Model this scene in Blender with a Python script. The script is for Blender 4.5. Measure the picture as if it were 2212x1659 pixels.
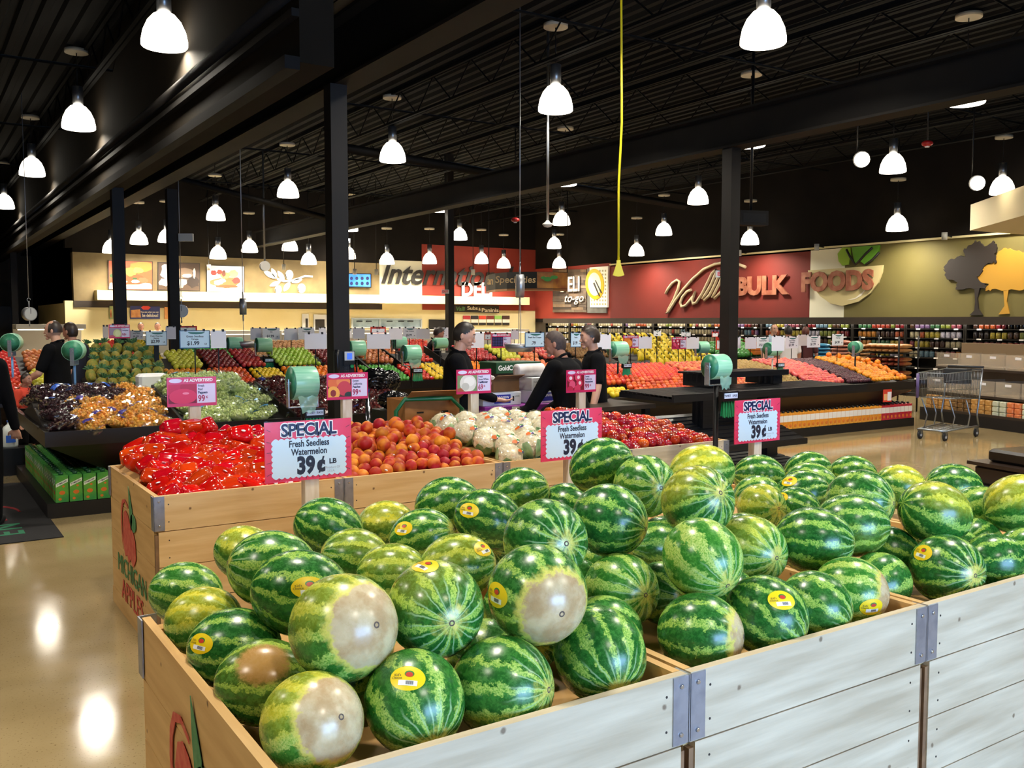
import bpy, math, random
from mathutils import Vector, Matrix, Euler
R = math.radians; PI = math.pi
random.seed(7)
for o in list(bpy.data.objects): bpy.data.objects.remove(o)
sc = bpy.context.scene
COL = sc.collection

# ---------------------------------------------------------------- camera
F, EYE, YAW = 2000.0, 1.7, R(33.3)
PITCH = math.atan(136/F)
cam_d = bpy.data.cameras.new('camera'); cam_d.sensor_width = 36; cam_d.lens = F/2212*36
cam = bpy.data.objects.new('camera', cam_d); COL.objects.link(cam)
cam.location = (0, 0, EYE); cam.rotation_euler = (PI/2-PITCH, 0, -YAW)
cam_d.clip_end = 200
sc.camera = cam
# ---------------------------------------------------------------- exposure and daylight outside the shop windows
sc.view_settings.view_transform = 'Standard'; sc.view_settings.look = 'None'
sc.view_settings.gamma = 1; sc.view_settings.use_curve_mapping = False
sc.view_settings.exposure = 0.32
LAMP_W = 72.0
DOME = 5.0
w = bpy.data.worlds.new('daylight'); sc.world = w; w.use_nodes = True
w.node_tree.nodes['Background'].inputs[0].default_value = (0.33, 0.58, 1.0, 1)
w.node_tree.nodes['Background'].inputs[1].default_value = 24.0
for x in (1.0, 2.5, 4.0):        # the sky light comes in through the three shop-front windows
    ld = bpy.data.lights.new('window_portal', 'AREA'); ld.shape = 'RECTANGLE'; ld.size = 1.34; ld.size_y = 2.5
    ld.cycles.is_portal = True
    lo = bpy.data.objects.new('window_portal', ld); COL.objects.link(lo)
    lo.location = (x, -5.02, 1.5); lo.rotation_euler = (PI/2, 0, 0)   # -Z of the lamp looks to +Y

# ---------------------------------------------------------------- helpers
def lin(h):
    if not isinstance(h, str): return tuple(h)
    h = h.lstrip('#'); v = [int(h[i:i+2], 16)/255 for i in (0, 2, 4)]
    return tuple(c/12.92 if c <= .04045 else ((c+.055)/1.055)**2.4 for c in v)
def ray(px, py):
    a = (px-1106)/F; b = -(py-829.5)/F
    cp, sp, s, c = math.cos(PITCH), math.sin(PITCH), math.sin(YAW), math.cos(YAW)
    f = cp+b*sp
    return Vector((a*c+f*s, -a*s+f*c, b*cp-sp))
def at(px, py, X=None, Y=None, Z=None, d=None):
    """where the line of sight through a pixel of the photograph meets a known plane of the shop"""
    r = ray(px, py)
    t = X/r.x if X is not None else Y/r.y if Y is not None else (Z-EYE)/r.z if Z is not None else d
    return Vector((r.x*t, r.y*t, EYE+r.z*t))
def depth(p): return p[0]*math.sin(YAW)+p[1]*math.cos(YAW)

MATS = {}
def mat(name, col, rough=.5, metal=0, col2=None, scale=8, detail=3, stretch=None, thr=(.35, .65), bump=0, bscale=40, rnd=0, hue=0, emit=0, coat=0, spec=.5, alpha=1, trans=0, coord='Object', sss=0):
    """a principled material with optional noise between two colours, bump and per-object variation"""
    if name in MATS: return MATS[name]
    m = bpy.data.materials.new(name); m.use_nodes = True; MATS[name] = m
    nt = m.node_tree; N, L = nt.nodes, nt.links; b = N['Principled BSDF']; c = lin(col)
    b.inputs['Base Color'].default_value = (*c, 1); b.inputs['Roughness'].default_value = rough
    b.inputs['Metallic'].default_value = metal; b.inputs['Specular IOR Level'].default_value = spec
    if coat: b.inputs['Coat Weight'].default_value = coat; b.inputs['Coat Roughness'].default_value = .08
    if emit: b.inputs['Emission Color'].default_value = (*c, 1); b.inputs['Emission Strength'].default_value = emit
    if trans: b.inputs['Transmission Weight'].default_value = trans
    if alpha < 1: b.inputs['Alpha'].default_value = alpha
    out = None
    tc = N.new('ShaderNodeTexCoord'); vec = tc.outputs[coord]
    if stretch:
        mp = N.new('ShaderNodeMapping'); mp.inputs['Scale'].default_value = stretch; L.new(vec, mp.inputs[0]); vec = mp.outputs[0]
    if rnd or hue or col2 is not None:
        oi = N.new('ShaderNodeObjectInfo')
    if col2 is not None:
        if rnd or hue:
            ad = N.new('ShaderNodeVectorMath'); ad.operation = 'ADD'; sv = N.new('ShaderNodeVectorMath'); sv.operation = 'SCALE'
            cb = N.new('ShaderNodeCombineXYZ'); L.new(oi.outputs['Random'], cb.inputs[0]); L.new(oi.outputs['Random'], cb.inputs[1])
            L.new(cb.outputs[0], sv.inputs[0]); sv.inputs['Scale'].default_value = 37; L.new(vec, ad.inputs[0]); L.new(sv.outputs[0], ad.inputs[1]); nv = ad.outputs[0]
        else: nv = vec
        no = N.new('ShaderNodeTexNoise'); no.inputs['Scale'].default_value = scale; no.inputs['Detail'].default_value = detail; L.new(nv, no.inputs['Vector'])
        mr = N.new('ShaderNodeMapRange'); mr.inputs[1].default_value, mr.inputs[2].default_value = thr; L.new(no.outputs[0], mr.inputs[0])
        mx = N.new('ShaderNodeMix'); mx.data_type = 'RGBA'; L.new(mr.outputs[0], mx.inputs[0])
        mx.inputs[6].default_value = (*c, 1); mx.inputs[7].default_value = (*lin(col2), 1); out = mx.outputs[2]
    if rnd or hue:
        hs = N.new('ShaderNodeHueSaturation')
        if out: L.new(out, hs.inputs['Color'])
        else: hs.inputs['Color'].default_value = (*c, 1)
        m1 = N.new('ShaderNodeMapRange'); m1.inputs[3].default_value = .5-hue; m1.inputs[4].default_value = .5+hue; L.new(oi.outputs['Random'], m1.inputs[0]); L.new(m1.outputs[0], hs.inputs['Hue'])
        ma = N.new('ShaderNodeMath'); ma.operation = 'MULTIPLY'; ma.inputs[1].default_value = 7.31; L.new(oi.outputs['Random'], ma.inputs[0])
        fr = N.new('ShaderNodeMath'); fr.operation = 'FRACT'; L.new(ma.outputs[0], fr.inputs[0])
        m2 = N.new('ShaderNodeMapRange'); m2.inputs[3].default_value = 1-rnd; m2.inputs[4].default_value = 1+rnd; L.new(fr.outputs[0], m2.inputs[0]); L.new(m2.outputs[0], hs.inputs['Value'])
        out = hs.outputs[0]
    if out:
        L.new(out, b.inputs['Base Color'])
        if emit: L.new(out, b.inputs['Emission Color'])
    if bump:
        n2 = N.new('ShaderNodeTexNoise'); n2.inputs['Scale'].default_value = bscale; n2.inputs['Detail'].default_value = 4; L.new(vec, n2.inputs['Vector'])
        bp = N.new('ShaderNodeBump'); bp.inputs['Strength'].default_value = bump; bp.inputs['Distance'].default_value = .02
        L.new(n2.outputs[0], bp.inputs['Height']); L.new(bp.outputs[0], b.inputs['Normal'])
    return m

def film(name, col='#ffffff', lo=.06, hi=.5, scale=22, rough=.12):
    """thin clear wrapping: mostly see-through, with glossy wrinkles"""
    if name in MATS: return MATS[name]
    m = bpy.data.materials.new(name); m.use_nodes = True; MATS[name] = m; nt = m.node_tree; N, L = nt.nodes, nt.links; N.remove(N['Principled BSDF'])
    tr = N.new('ShaderNodeBsdfTransparent'); gl = N.new('ShaderNodeBsdfGlossy'); gl.inputs['Roughness'].default_value = rough; gl.inputs['Color'].default_value = (*lin(col), 1)
    mx = N.new('ShaderNodeMixShader'); tc = N.new('ShaderNodeTexCoord'); no = N.new('ShaderNodeTexNoise'); no.inputs['Scale'].default_value = scale; no.inputs['Detail'].default_value = 3
    mr = N.new('ShaderNodeMapRange'); mr.inputs[1].default_value = .42; mr.inputs[2].default_value = .7; mr.inputs[3].default_value = lo; mr.inputs[4].default_value = hi
    L.new(tc.outputs['Object'], no.inputs['Vector']); L.new(no.outputs[0], mr.inputs[0]); L.new(mr.outputs[0], mx.inputs[0]); L.new(tr.outputs[0], mx.inputs[1]); L.new(gl.outputs[0], mx.inputs[2]); L.new(mx.outputs[0], N['Material Output'].inputs[0]); return m

class MB:
    """collects shapes; build() links them as ONE mesh object"""
    def __init__(s): s.v = []; s.f = []; s.mi = []; s.sm = []
    def add(s, vs, fs, m=0, smooth=False, M=None):
        k = len(s.v)
        s.v += [tuple(M @ Vector(p)) for p in vs] if M is not None else [tuple(p) for p in vs]
        s.f += [[i+k for i in f] for f in fs]; s.mi += [m]*len(fs); s.sm += [smooth]*len(fs); return s
    def box(s, x0, x1, y0, y1, z0, z1, m=0, M=None, ch=0):
        if ch <= 0:
            v = [(x, y, z) for z in (z0, z1) for y in (y0, y1) for x in (x0, x1)]
            return s.add(v, [(0, 2, 3, 1), (4, 5, 7, 6), (0, 1, 5, 4), (2, 6, 7, 3), (0, 4, 6, 2), (1, 3, 7, 5)], m, False, M)
        # chamfered along z edges and top/bottom
        def ring(c, z): return [(x0+c, y0, z), (x1-c, y0, z), (x1, y0+c, z), (x1, y1-c, z), (x1-c, y1, z), (x0+c, y1, z), (x0, y1-c, z), (x0, y0+c, z)]
        def inset(z): c = ch; return [(x0+2*c, y0+c, z), (x1-2*c, y0+c, z), (x1-c, y0+2*c, z), (x1-c, y1-2*c, z), (x1-2*c, y1-c, z), (x0+2*c, y1-c, z), (x0+c, y1-2*c, z), (x0+c, y0+2*c, z)]
        v = inset(z0)+ring(ch, z0+ch)+ring(ch, z1-ch)+inset(z1); f = []
        for r in range(3):
            for i in range(8): j = (i+1) % 8; f.append((r*8+i, r*8+j, r*8+8+j, r*8+8+i))
        f.append(tuple(range(7, -1, -1))); f.append(tuple(range(24, 32)))
        return s.add(v, f, m, False, M)
    def cyl(s, p0, p1, r0, r1=None, n=12, m=0, cap=True, smooth=True):
        return s.tube([p0, p1], [r0, r0 if r1 is None else r1], n, m, cap, smooth)
    def tube(s, pts, r, n=8, m=0, cap=True, smooth=True):
        pts = [Vector(p) for p in pts]; rs = r if isinstance(r, (list, tuple)) else [r]*len(pts)
        v = []; f = []; up = None
        for i, p in enumerate(pts):
            d = (pts[min(i+1, len(pts)-1)]-pts[max(i-1, 0)]).normalized()
            if up is None: up = Vector((0, 0, 1)) if abs(d.z) < .95 else Vector((1, 0, 0))
            a = d.cross(up); a = a.normalized() if a.length > 1e-6 else Vector((1, 0, 0)); b = d.cross(a)
            up = -b if b.length > .1 else up
            v += [tuple(p+(a*math.cos(t)+b*math.sin(t))*rs[i]) for t in [2*PI*k/n for k in range(n)]]
        for i in range(len(pts)-1):
            for k in range(n): f.append((i*n+k, i*n+(k+1) % n, (i+1)*n+(k+1) % n, (i+1)*n+k))
        s.add(v, f, m, smooth)
        if cap:
            k = len(s.v)-len(v); e = k+(len(pts)-1)*n
            s.f += [list(range(k+n-1, k-1, -1)), list(range(e, e+n))]; s.mi += [m, m]; s.sm += [False, False]
        return s
    def lathe(s, prof, n=24, m=0, M=None, smooth=True, lob=0, lk=4, sx=1, sy=1):
        """revolve (radius, height) pairs about Z; lob adds lk lobes"""
        v = []; f = []
        for r, z in prof:
            for k in range(n):
                t = 2*PI*k/n; q = r*(1+lob*math.cos(lk*t)); v.append((q*math.cos(t)*sx, q*math.sin(t)*sy, z))
        for i in range(len(prof)-1):
            for k in range(n): f.append((i*n+k, i*n+(k+1) % n, (i+1)*n+(k+1) % n, (i+1)*n+k))
        if prof[0][0] > 1e-4: f.append(tuple(range(n-1, -1, -1)))
        if prof[-1][0] > 1e-4: f.append(tuple(range((len(prof)-1)*n, len(prof)*n)))
        return s.add(v, f, m, smooth, M)
    def ball(s, c, r, n=12, k=8, m=0, sc=(1, 1, 1), M=None, fn=None):
        v = [(0, 0, -1)]; f = []
        for i in range(1, k):
            a = -PI/2+PI*i/k
            v += [(math.cos(a)*math.cos(2*PI*j/n), math.cos(a)*math.sin(2*PI*j/n), math.sin(a)) for j in range(n)]
        v.append((0, 0, 1)); t = len(v)-1
        for j in range(n): f.append((0, 1+(j+1) % n, 1+j)); f.append((t, t-n+j, t-n+(j+1) % n))
        for i in range(k-2):
            for j in range(n): a = 1+i*n; f.append((a+j, a+(j+1) % n, a+n+(j+1) % n, a+n+j))
        if fn: v = [tuple(Vector(p)*fn(Vector(p))) for p in v]
        v = [(c[0]+p[0]*r*sc[0], c[1]+p[1]*r*sc[1], c[2]+p[2]*r*sc[2]) for p in v]
        return s.add(v, f, m, True, M)
    def prism(s, poly, z0, z1, m=0, M=None):
        n = len(poly)
        v = [(p[0], p[1], z0) for p in poly]+[(p[0], p[1], z1) for p in poly]
        f = [tuple(range(n-1, -1, -1)), tuple(range(n, 2*n))]+[(i, (i+1) % n, n+(i+1) % n, n+i) for i in range(n)]
        return s.add(v, f, m, False, M)
    def quad(s, a, b, c, d, m=0): return s.add([a, b, c, d], [(0, 1, 2, 3)], m)
    def text(s, txt, size, M, m=0, depth=.002, bold=0, shear=0, align='CENTER', sx=1):
        v, f = text_mesh(txt, size, depth, bold, shear, align)
        if sx != 1: v = [(p[0]*sx, p[1], p[2]) for p in v]
        return s.add(v, f, m, False, M)
    def mesh(s, name, mats):
        me = bpy.data.meshes.new(name); me.from_pydata(s.v, [], s.f)
        for x in (mats if isinstance(mats, (list, tuple)) else [mats]): me.materials.append(x)
        me.polygons.foreach_set('material_index', s.mi); me.polygons.foreach_set('use_smooth', s.sm); me.update(); return me
    def build(s, name, mats, parent=None, loc=None):
        o = bpy.data.objects.new(name, s.mesh(name, mats)); COL.objects.link(o)
        if parent is not None: o.parent = parent
        if loc is not None: o.location = loc
        return o

_txt = {}
def text_mesh(txt, size, depth=.002, bold=0, shear=0, align='CENTER'):
    k = (txt, size, depth, bold, shear, align)
    if k not in _txt:
        c = bpy.data.curves.new('t', 'FONT'); c.body = txt; c.size = size; c.extrude = depth; c.offset = bold; c.shear = shear
        c.align_x = align; c.align_y = 'CENTER'; c.resolution_u = 3
        o = bpy.data.objects.new('t', c); me = bpy.data.meshes.new_from_object(o)
        _txt[k] = ([tuple(v.co) for v in me.vertices], [tuple(p.vertices) for p in me.polygons])
        bpy.data.objects.remove(o); bpy.data.curves.remove(c); bpy.data.meshes.remove(me)
    return _txt[k]

def basis(o, x, y=None, z=None):
    """matrix whose local X,Y are the directions x,y at origin o (Z = x cross y)"""
    x = Vector(x).normalized(); y = Vector(y).normalized(); z = x.cross(y)
    M = Matrix((x, y, z)).transposed().to_4x4(); M.translation = Vector(o); return M
def front(o): return basis(o, (1, 0, 0), (0, 0, 1))           # a face that looks to -Y: X right, Z up, normal -Y
def side(o): return basis(o, (0, -1, 0), (0, 0, 1))           # a face that looks to -X

def thing(name, label, cat, loc=(0, 0, 0), rz=0, group=None):
    o = bpy.data.objects.new(name, None); COL.objects.link(o); o.empty_display_size = .05
    o.location = loc; o.rotation_euler = (0, 0, rz); return tag(o, label, cat, group)
def tag(o, label, cat, group=None, kind=None):
    o['label'] = label; o['category'] = cat
    if group: o['group'] = group
    if kind: o['kind'] = kind
    return o
def struct(name, mb, mats, label=None):
    o = mb.build(name, mats); o['kind'] = 'structure'
    if label: o['label'] = label
    return o
def dup(root, loc=None, rot=None, label=None, group=None, scale=None):
    """a copy of a thing with copies of its parts and sub-parts (mesh data shared)"""
    r = root.copy(); COL.objects.link(r)
    if loc is not None: r.location = loc
    if rot is not None: r.rotation_euler = rot
    if scale is not None: r.scale = (scale,)*3 if isinstance(scale, (int, float)) else scale
    if label: r['label'] = label
    if group: r['group'] = group
    for ch in KIDS.get(root.name, []):
        c = ch.copy(); COL.objects.link(c); c.parent = r
        for g in KIDS.get(ch.name, []):
            d = g.copy(); COL.objects.link(d); d.parent = c
    return r
KIDS = {}
def kids(o):
    """note a finished prototype's children once, so that copies need no search"""
    KIDS[o.name] = list(o.children)
    for c in KIDS[o.name]: KIDS[c.name] = list(c.children)
    return o
ORD = 'first second third fourth fifth sixth seventh eighth ninth tenth eleventh twelfth thirteenth fourteenth fifteenth sixteenth seventeenth eighteenth nineteenth twentieth'.split()
def nth(i):
    if i < 20: return ORD[i]
    t = {20: 'twenty', 30: 'thirty', 40: 'forty', 50: 'fifty', 60: 'sixty'}[(i+1)//10*10]
    return t.replace('ty', 'tieth') if (i+1) % 10 == 0 else t+'-'+ORD[(i+1) % 10-1]

# ================================================================ THE SETTING
DARK = mat('painted_black', '#0d0c0c', .7, col2='#151311', scale=3)
BROWN = mat('dark_brown_paint', '#2a2119', .65, col2='#332820', scale=2)
BEAM = mat('beam_paint', '#0f0d0c', .7, col2='#161310', scale=2, spec=.2)
def floor_mat():
    m = mat('polished_concrete', '#ab976f', .12, col2='#937f58', scale=1.3, detail=8, thr=(.3, .7), coord='Object')
    nt = m.node_tree; N, L = nt.nodes, nt.links; b = N['Principled BSDF']
    no = N.new('ShaderNodeTexNoise'); no.inputs['Scale'].default_value = 90; no.inputs['Detail'].default_value = 2
    tc = N.new('ShaderNodeTexCoord'); L.new(tc.outputs['Object'], no.inputs['Vector'])
    cr = N.new('ShaderNodeMapRange'); cr.inputs[1].default_value = .62; cr.inputs[2].default_value = .74; L.new(no.outputs[0], cr.inputs[0])
    src = b.inputs['Base Color'].links[0].from_socket
    mx = N.new('ShaderNodeMix'); mx.data_type = 'RGBA'; L.new(cr.outputs[0], mx.inputs[0]); L.new(src, mx.inputs[6]); mx.inputs[7].default_value = (*lin('#6e5838'), 1)
    L.new(mx.outputs[2], b.inputs['Base Color'])
    n3 = N.new('ShaderNodeTexNoise'); n3.inputs['Scale'].default_value = 5; n3.inputs['Detail'].default_value = 5; L.new(tc.outputs['Object'], n3.inputs['Vector'])
    r = N.new('ShaderNodeMapRange'); r.inputs[3].default_value = .05; r.inputs[4].default_value = .16; L.new(n3.outputs[0], r.inputs[0]); L.new(r.outputs[0], b.inputs['Roughness'])
    return m
struct('floor', MB().box(-6, 40, -5.2, 40, -.2, 0), floor_mat(), 'polished tan concrete shop floor')
# corrugated deck
mb = MB(); n = 0
prof = []
x = -6.0
while x < 40:
    prof += [(x, 5.75), (x+.09, 5.75), (x+.12, 5.81), (x+.21, 5.81)]; x += .24
v = [(a, y, z) for y in (-5.2, 40) for a, z in prof]; k = len(prof)
mb.add(v, [(i, i+1, k+i+1, k+i) for i in range(k-1)])
mb.box(-6, 40, -5.2, 40, 5.82, 6.0)
struct('ceiling', mb, mat('black_deck', '#070708', .8, col2='#0a0a0b', scale=2, spec=.2), 'black corrugated metal roof deck')
# outer walls
DWALL = mat('dark_wall', '#14110f', .9, col2='#1a1613', scale=1.5, spec=.1)
struct('wall_left', MB().box(-6.2, -6, -5.2, 40, 0, 6.0), DWALL)
struct('wall_far', MB().box(-6, 40, 40, 40.2, 0, 6.0), DWALL)
struct('wall_right', MB().box(40, 40.2, -5.2, 40, 0, 6.0), DWALL)
FW = mat('front_wall', '#b9ad93', .8, col2='#a99d83', scale=2)
mb = MB().box(-6, 40, -5.2, -5, 2.78, 6.0).box(-6, .3, -5.2, -5, 0, 2.78).box(4.7, 40, -5.2, -5, 0, 2.78).box(.3, 4.7, -5.2, -5, 0, .22)
for a in (1.7, 3.2): mb.box(a, a+.1, -5.2, -5, .22, 2.78)
struct('wall_front', mb, FW)
ALU = mat('aluminium', '#9a9ca0', .35, .9)
GLASS = mat('window_glass', '#eef4f6', .02, alpha=.06)
for i, x in enumerate((1.0, 2.5, 4.0)):
    mb = MB().box(x-.7, x+.7, -5.15, -5.05, .22, .27).box(x-.7, x+.7, -5.15, -5.05, 2.73, 2.78).box(x-.7, x-.66, -5.15, -5.05, .27, 2.73).box(x+.66, x+.7, -5.15, -5.05, .27, 2.73)
    o = struct('window_%d' % (i+1), mb, ALU)
    MB().box(x-.66, x+.66, -5.104, -5.098, .27, 2.73).build('pane', GLASS, o)

# deli wall (looks to -Y) at Y = 25.1 with a step out, bulk-food wall (looks to -X) at X = 17.4
TAN = mat('tan_stucco', '#6a5a3c', .8, col2='#83714d', scale=1.2, detail=6)
CREAM = mat('cream_paint', '#e3d6a4', .7, col2='#dccd98', scale=1)
WHITE = mat('ivory_paint', '#e9e2c4', .7)
RED = mat('brick_red_paint', '#8c2c1b', .7, col2='#852818', scale=1)
RED2 = mat('deep_red_paint', '#6e1a0e', .75, col2='#67180c', scale=1)
OLIVE = mat('olive_paint', '#665c2c', .7, col2='#6e6434', scale=.8)
YD, XB = 28.12, 19.5
struct('wall_deli', MB().box(3.75, XB, YD, YD+.3, 0, 2.26).box(3.75, 3.95, YD+.3, YD+6, 0, 2.2), CREAM, 'cream wall behind the deli counter')
struct('wall_deli_upper', MB().box(3.98, 13.22, YD-.02, YD+.3, 2.26, 3.6, 0).box(13.22, 14.8, YD-.02, YD+.3, 2.26, 3.72, 1).box(14.8, XB, YD-.02, YD+.3, 2.26, 4.3, 2).box(3.8, XB, YD-.01, YD+.3, 4.3, 5.75, 3).box(3.8, 14.8, YD-.01, YD+.3, 3.72, 4.3, 3).box(3.98, 13.22, YD-.01, YD+.3, 3.6, 3.72, 3).box(3.98, 13.3, YD-.04, YD-.02, 2.08, 2.26, 4).box(14.8, XB, YD-.04, YD-.02, 2.08, 2.26, 2), [TAN, WHITE, RED, DWALL, BROWN], 'tan, ivory and red sign wall above the deli')
struct('trim_deli_ledge', MB().box(4.5, 18.9, YD-.5, YD-.04, 2.28, 2.55), CREAM, 'cream ledge along the deli wall')
struct('wall_bulk', MB().box(XB, XB+.3, -5, YD, 0, 1.79, 0).box(XB-.02, XB+.3, 15.74, 23.76, 1.79, 3.48, 1).box(XB-.02, XB+.3, 14.7, 15.74, 1.79, 3.5, 2).box(XB-.02, XB+.3, -5, 14.7, 1.79, 3.53, 3).box(XB-.02, XB+.3, 23.76, YD-.02, 1.79, 3.6, 4).box(XB-.01, XB+.3, -5, 23.76, 3.56, 5.75, 5).box(XB-.01, XB+.3, 23.76, YD, 3.6, 5.75, 5).box(XB-.06, XB+.3, -5, YD-.1, 1.66, 1.79, 5), [BROWN, RED2, WHITE, OLIVE, RED, DWALL], 'red, white and olive sign wall of the bulk foods')
struct('trim_wall_cap', MB().box(XB-.08, XB-.01, -5, 23.76, 3.52, 3.565), CREAM)
# far left dark wall with doors and a pale side room
struct('wall_back', MB().box(-6, 3.8, 36, 36.3, 0, 5.75), mat('brown_wall', '#3a2f22', .8, col2='#45382a', scale=1))
struct('door_1', MB().box(2.35, 3.1, 35.9, 36, 0, 2.15).box(2.3, 2.35, 35.88, 36, 0, 2.2).box(3.1, 3.15, 35.88, 36, 0, 2.2).box(2.3, 3.15, 35.88, 36, 2.15, 2.2), mat('dark_door', '#14100d', .5))
# beams and columns
struct('beam_bulkhead', MB().box(2.62, 2.9, 6.95, 36, 3.68, 5.75), mat('bulkhead_paint', '#1d1913', .9, col2='#241e17', scale=1.2, spec=.1), 'dark bulkhead wall over the left aisle')
struct('beam_lip', MB().box(2.5, 2.62, 6.95, 36, 3.62, 3.72).box(2.56, 2.62, 6.95, 36, 4.02, 4.08), BEAM)
struct('trim_bulkhead_pipe', MB().cyl((2.56, 6.95, 4.2), (2.56, 36, 4.2), .05), BEAM)
def ibeam(name, X, z0, z1, y0, y1):
    struct(name, MB().box(X-.14, X+.14, y0, y1, z0, z0+.03).box(X-.14, X+.14, y0, y1, z1-.03, z1).box(X-.012, X+.012, y0, y1, z0+.03, z1-.03), BEAM)
ibeam('beam_steel', 3.62, 3.93, 4.55, -4, 36)
ibeam('beam_steel_far', 9.1, 3.93, 4.4, -4, 28)
struct('beam_cross', MB().tube([at(740, 319, d=17), at(1479, 446, d=24)], .09, 4), BEAM)
struct('beam_cross_far', MB().tube([at(380, 385, d=19), at(740, 480, d=22)], .07, 4), BEAM)
for i, (X, Y, wd, top) in enumerate(((3.52, 8.42, .166, 3.93), (3.9, 16.5, .165, 3.93), (2.75, 14.95, .165, 3.68), (9.07, 8.62, .166, 3.93), (11.3, 20.0, .165, 5.75), (2.75, 30.5, .165, 3.68))):
    h = wd/2
    o = struct('column', MB().box(X-h, X+h, Y-h, Y+h, 0, top), mat('column_paint', '#151210', .6, col2='#1c1714', scale=2, spec=.3))
# open-web joists along Y, plus bridging
JM = mat('joist_paint', '#080808', .8, spec=.15)
for X in (-4.2, -2.5, -.85, .8, 2.45, 4.1, 5.8, 7.45, 9.1, 10.8, 12.4, 14.1, 15.7, 17.4):
    mb = MB()
    for dx in (-.035, .035): mb.box(X+dx-.025, X+dx+.025, -4.9, 28, 5.2, 5.24).box(X+dx-.025, X+dx+.025, -4.9, 28, 5.7, 5.74)
    y = -4.9; k = 0
    while y < 27.4:
        a, b = (5.22, 5.72) if k % 2 == 0 else (5.72, 5.22)
        mb.tube([(X, y, a), (X, y+.6, b)], .014, 4, cap=False); y += .6; k += 1
    struct('ceiling_joist', mb, JM)
for y in (4.0, 8.9, 14.2, 19.0, 24.0): struct('ceiling_bridging', MB().tube([(-4.5, y, 5.22), (18.5, y+.3, 5.26)], .02, 5), JM)
# soffit at upper right
a = at(2095, 498, Z=3.36); dv = Vector((-.67, -.755, 0))
pl = [(a.x, a.y), (a.x+dv.x*3.2, a.y+dv.y*3.2), (a.x+8, a.y+dv.y*3.2-1), (a.x+8, a.y-.3), (XB, a.y-.2)]
struct('ceiling_soffit', MB().prism([(p[0], p[1]) for p in pl][::-1], 3.36, 3.83), mat('soffit_cream', '#e0d3b0', .7), 'cream dropped soffit at the upper right')

# ================================================================ CEILING LAMPS
OPAL = mat('lit_opal_glass', '#fff4df', .3, emit=DOME)
STEEL = mat('brushed_steel', '#8e9094', .35, .9)
CANOPY = mat('canopy_paint', '#b5ac98', .5)
DKMETAL = mat('dark_metal', '#1c1c1e', .45, .6)
lamp_bulb = bpy.data.lights.new('bulb', 'AREA'); lamp_bulb.shape = 'DISK'; lamp_bulb.size = .40; lamp_bulb.energy = LAMP_W; lamp_bulb.color = (1.0, .92, .78); lamp_bulb.spread = R(152)
def make_lamp():
    t = thing('pendant_lamp', 'x', 'lamp')
    MB().lathe([(.225, -.16), (.235, -.15), (.235, -.1), (.215, 0), (.17, .1), (.11, .17), (.07, .19)], 28).lathe([(0, -.15), (.225, -.15)], 28).build('lamp_shade', OPAL, t)
    MB().cyl((0, 0, .18), (0, 0, .46), .075, n=20).build('ballast_tube', STEEL, t)
    MB().cyl((0, 0, .46), (0, 0, .98), .008, n=6).build('stem', DKMETAL, t)
    MB().cyl((0, 0, .95), (0, 0, 1.0), .165, n=24).build('canopy', CANOPY, t)
    lo = bpy.data.objects.new('bulb', lamp_bulb); COL.objects.link(lo); lo.parent = t; lo.location = (0, 0, -.17)
    return kids(t)
LAMPS = [(354, 20, 105), (168, 210, 77), (68, 330, 60), (8, 408, 46), (848, 322, 57), (1200, 215, 75), (1649, 55, 102), (2088, 190, 88), (1929, 354, 60), (2165, 402, 55), (1221, 383, 50), (1621, 295, 66), (1508, 425, 46), (1434, 496, 36), (1375, 541, 29), (1620, 515, 34), (1938, 483, 42), (949, 443, 41), (993, 507, 33), (1213, 473, 38), (1197, 526, 31), (1208, 569, 26), (1040, 559, 28), (1088, 569, 25), (928, 559, 26), (757, 488, 33), (752, 548, 28), (836, 560, 30), (622, 410, 48), (466, 462, 42), (626, 530, 33), (539, 533, 30), (471, 547, 29), (667, 560, 27), (300, 515, 34), (360, 511, 30), (241, 534, 27)]
LAMPS.sort()
proto = make_lamp(); first = True; LPOS = []
for i, (px, py, wpx) in enumerate(LAMPS):
    d = .47*2000/wpx/ (1-.16*((px-1106)/1106)**2)
    r = ray(px, py)
    d = min(d, 27.0/r.y, 18.7/r.x); p = r*d + Vector((0, 0, EYE)); p.z = min(p.z, 4.72); LPOS.append(p)
    lab = 'lit white dome pendant lamp, %s from the left under the black ceiling' % nth(i)
    o = proto if first else dup(proto)
    MB().cyl((0, 0, .99), (0, 0, 5.75-p.z), .008, n=6).build('hanger_rod', DKMETAL, o)
    o.location = p; o['label'] = lab; o['group'] = 'dome pendant lamps'; first = False
# the same lamps go on over the part of the shop behind and beside the camera
for k, p in enumerate([(1.2, 3.3), (4.6, 2.4), (8.2, 2.2), (12.3, 2.6), (1.0, -2.0), (5.0, -2.0), (9.4, -1.6), (4.9, 6.6), (-2.6, 6.5), (-2.6, 1.5), (-2.6, 11.5), (16.0, 4.0)]):
    o = dup(proto, (p[0], p[1], 4.75), label='lit white dome pendant lamp over the front of the shop, outside the picture', group='dome pendant lamps out of view')
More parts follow.
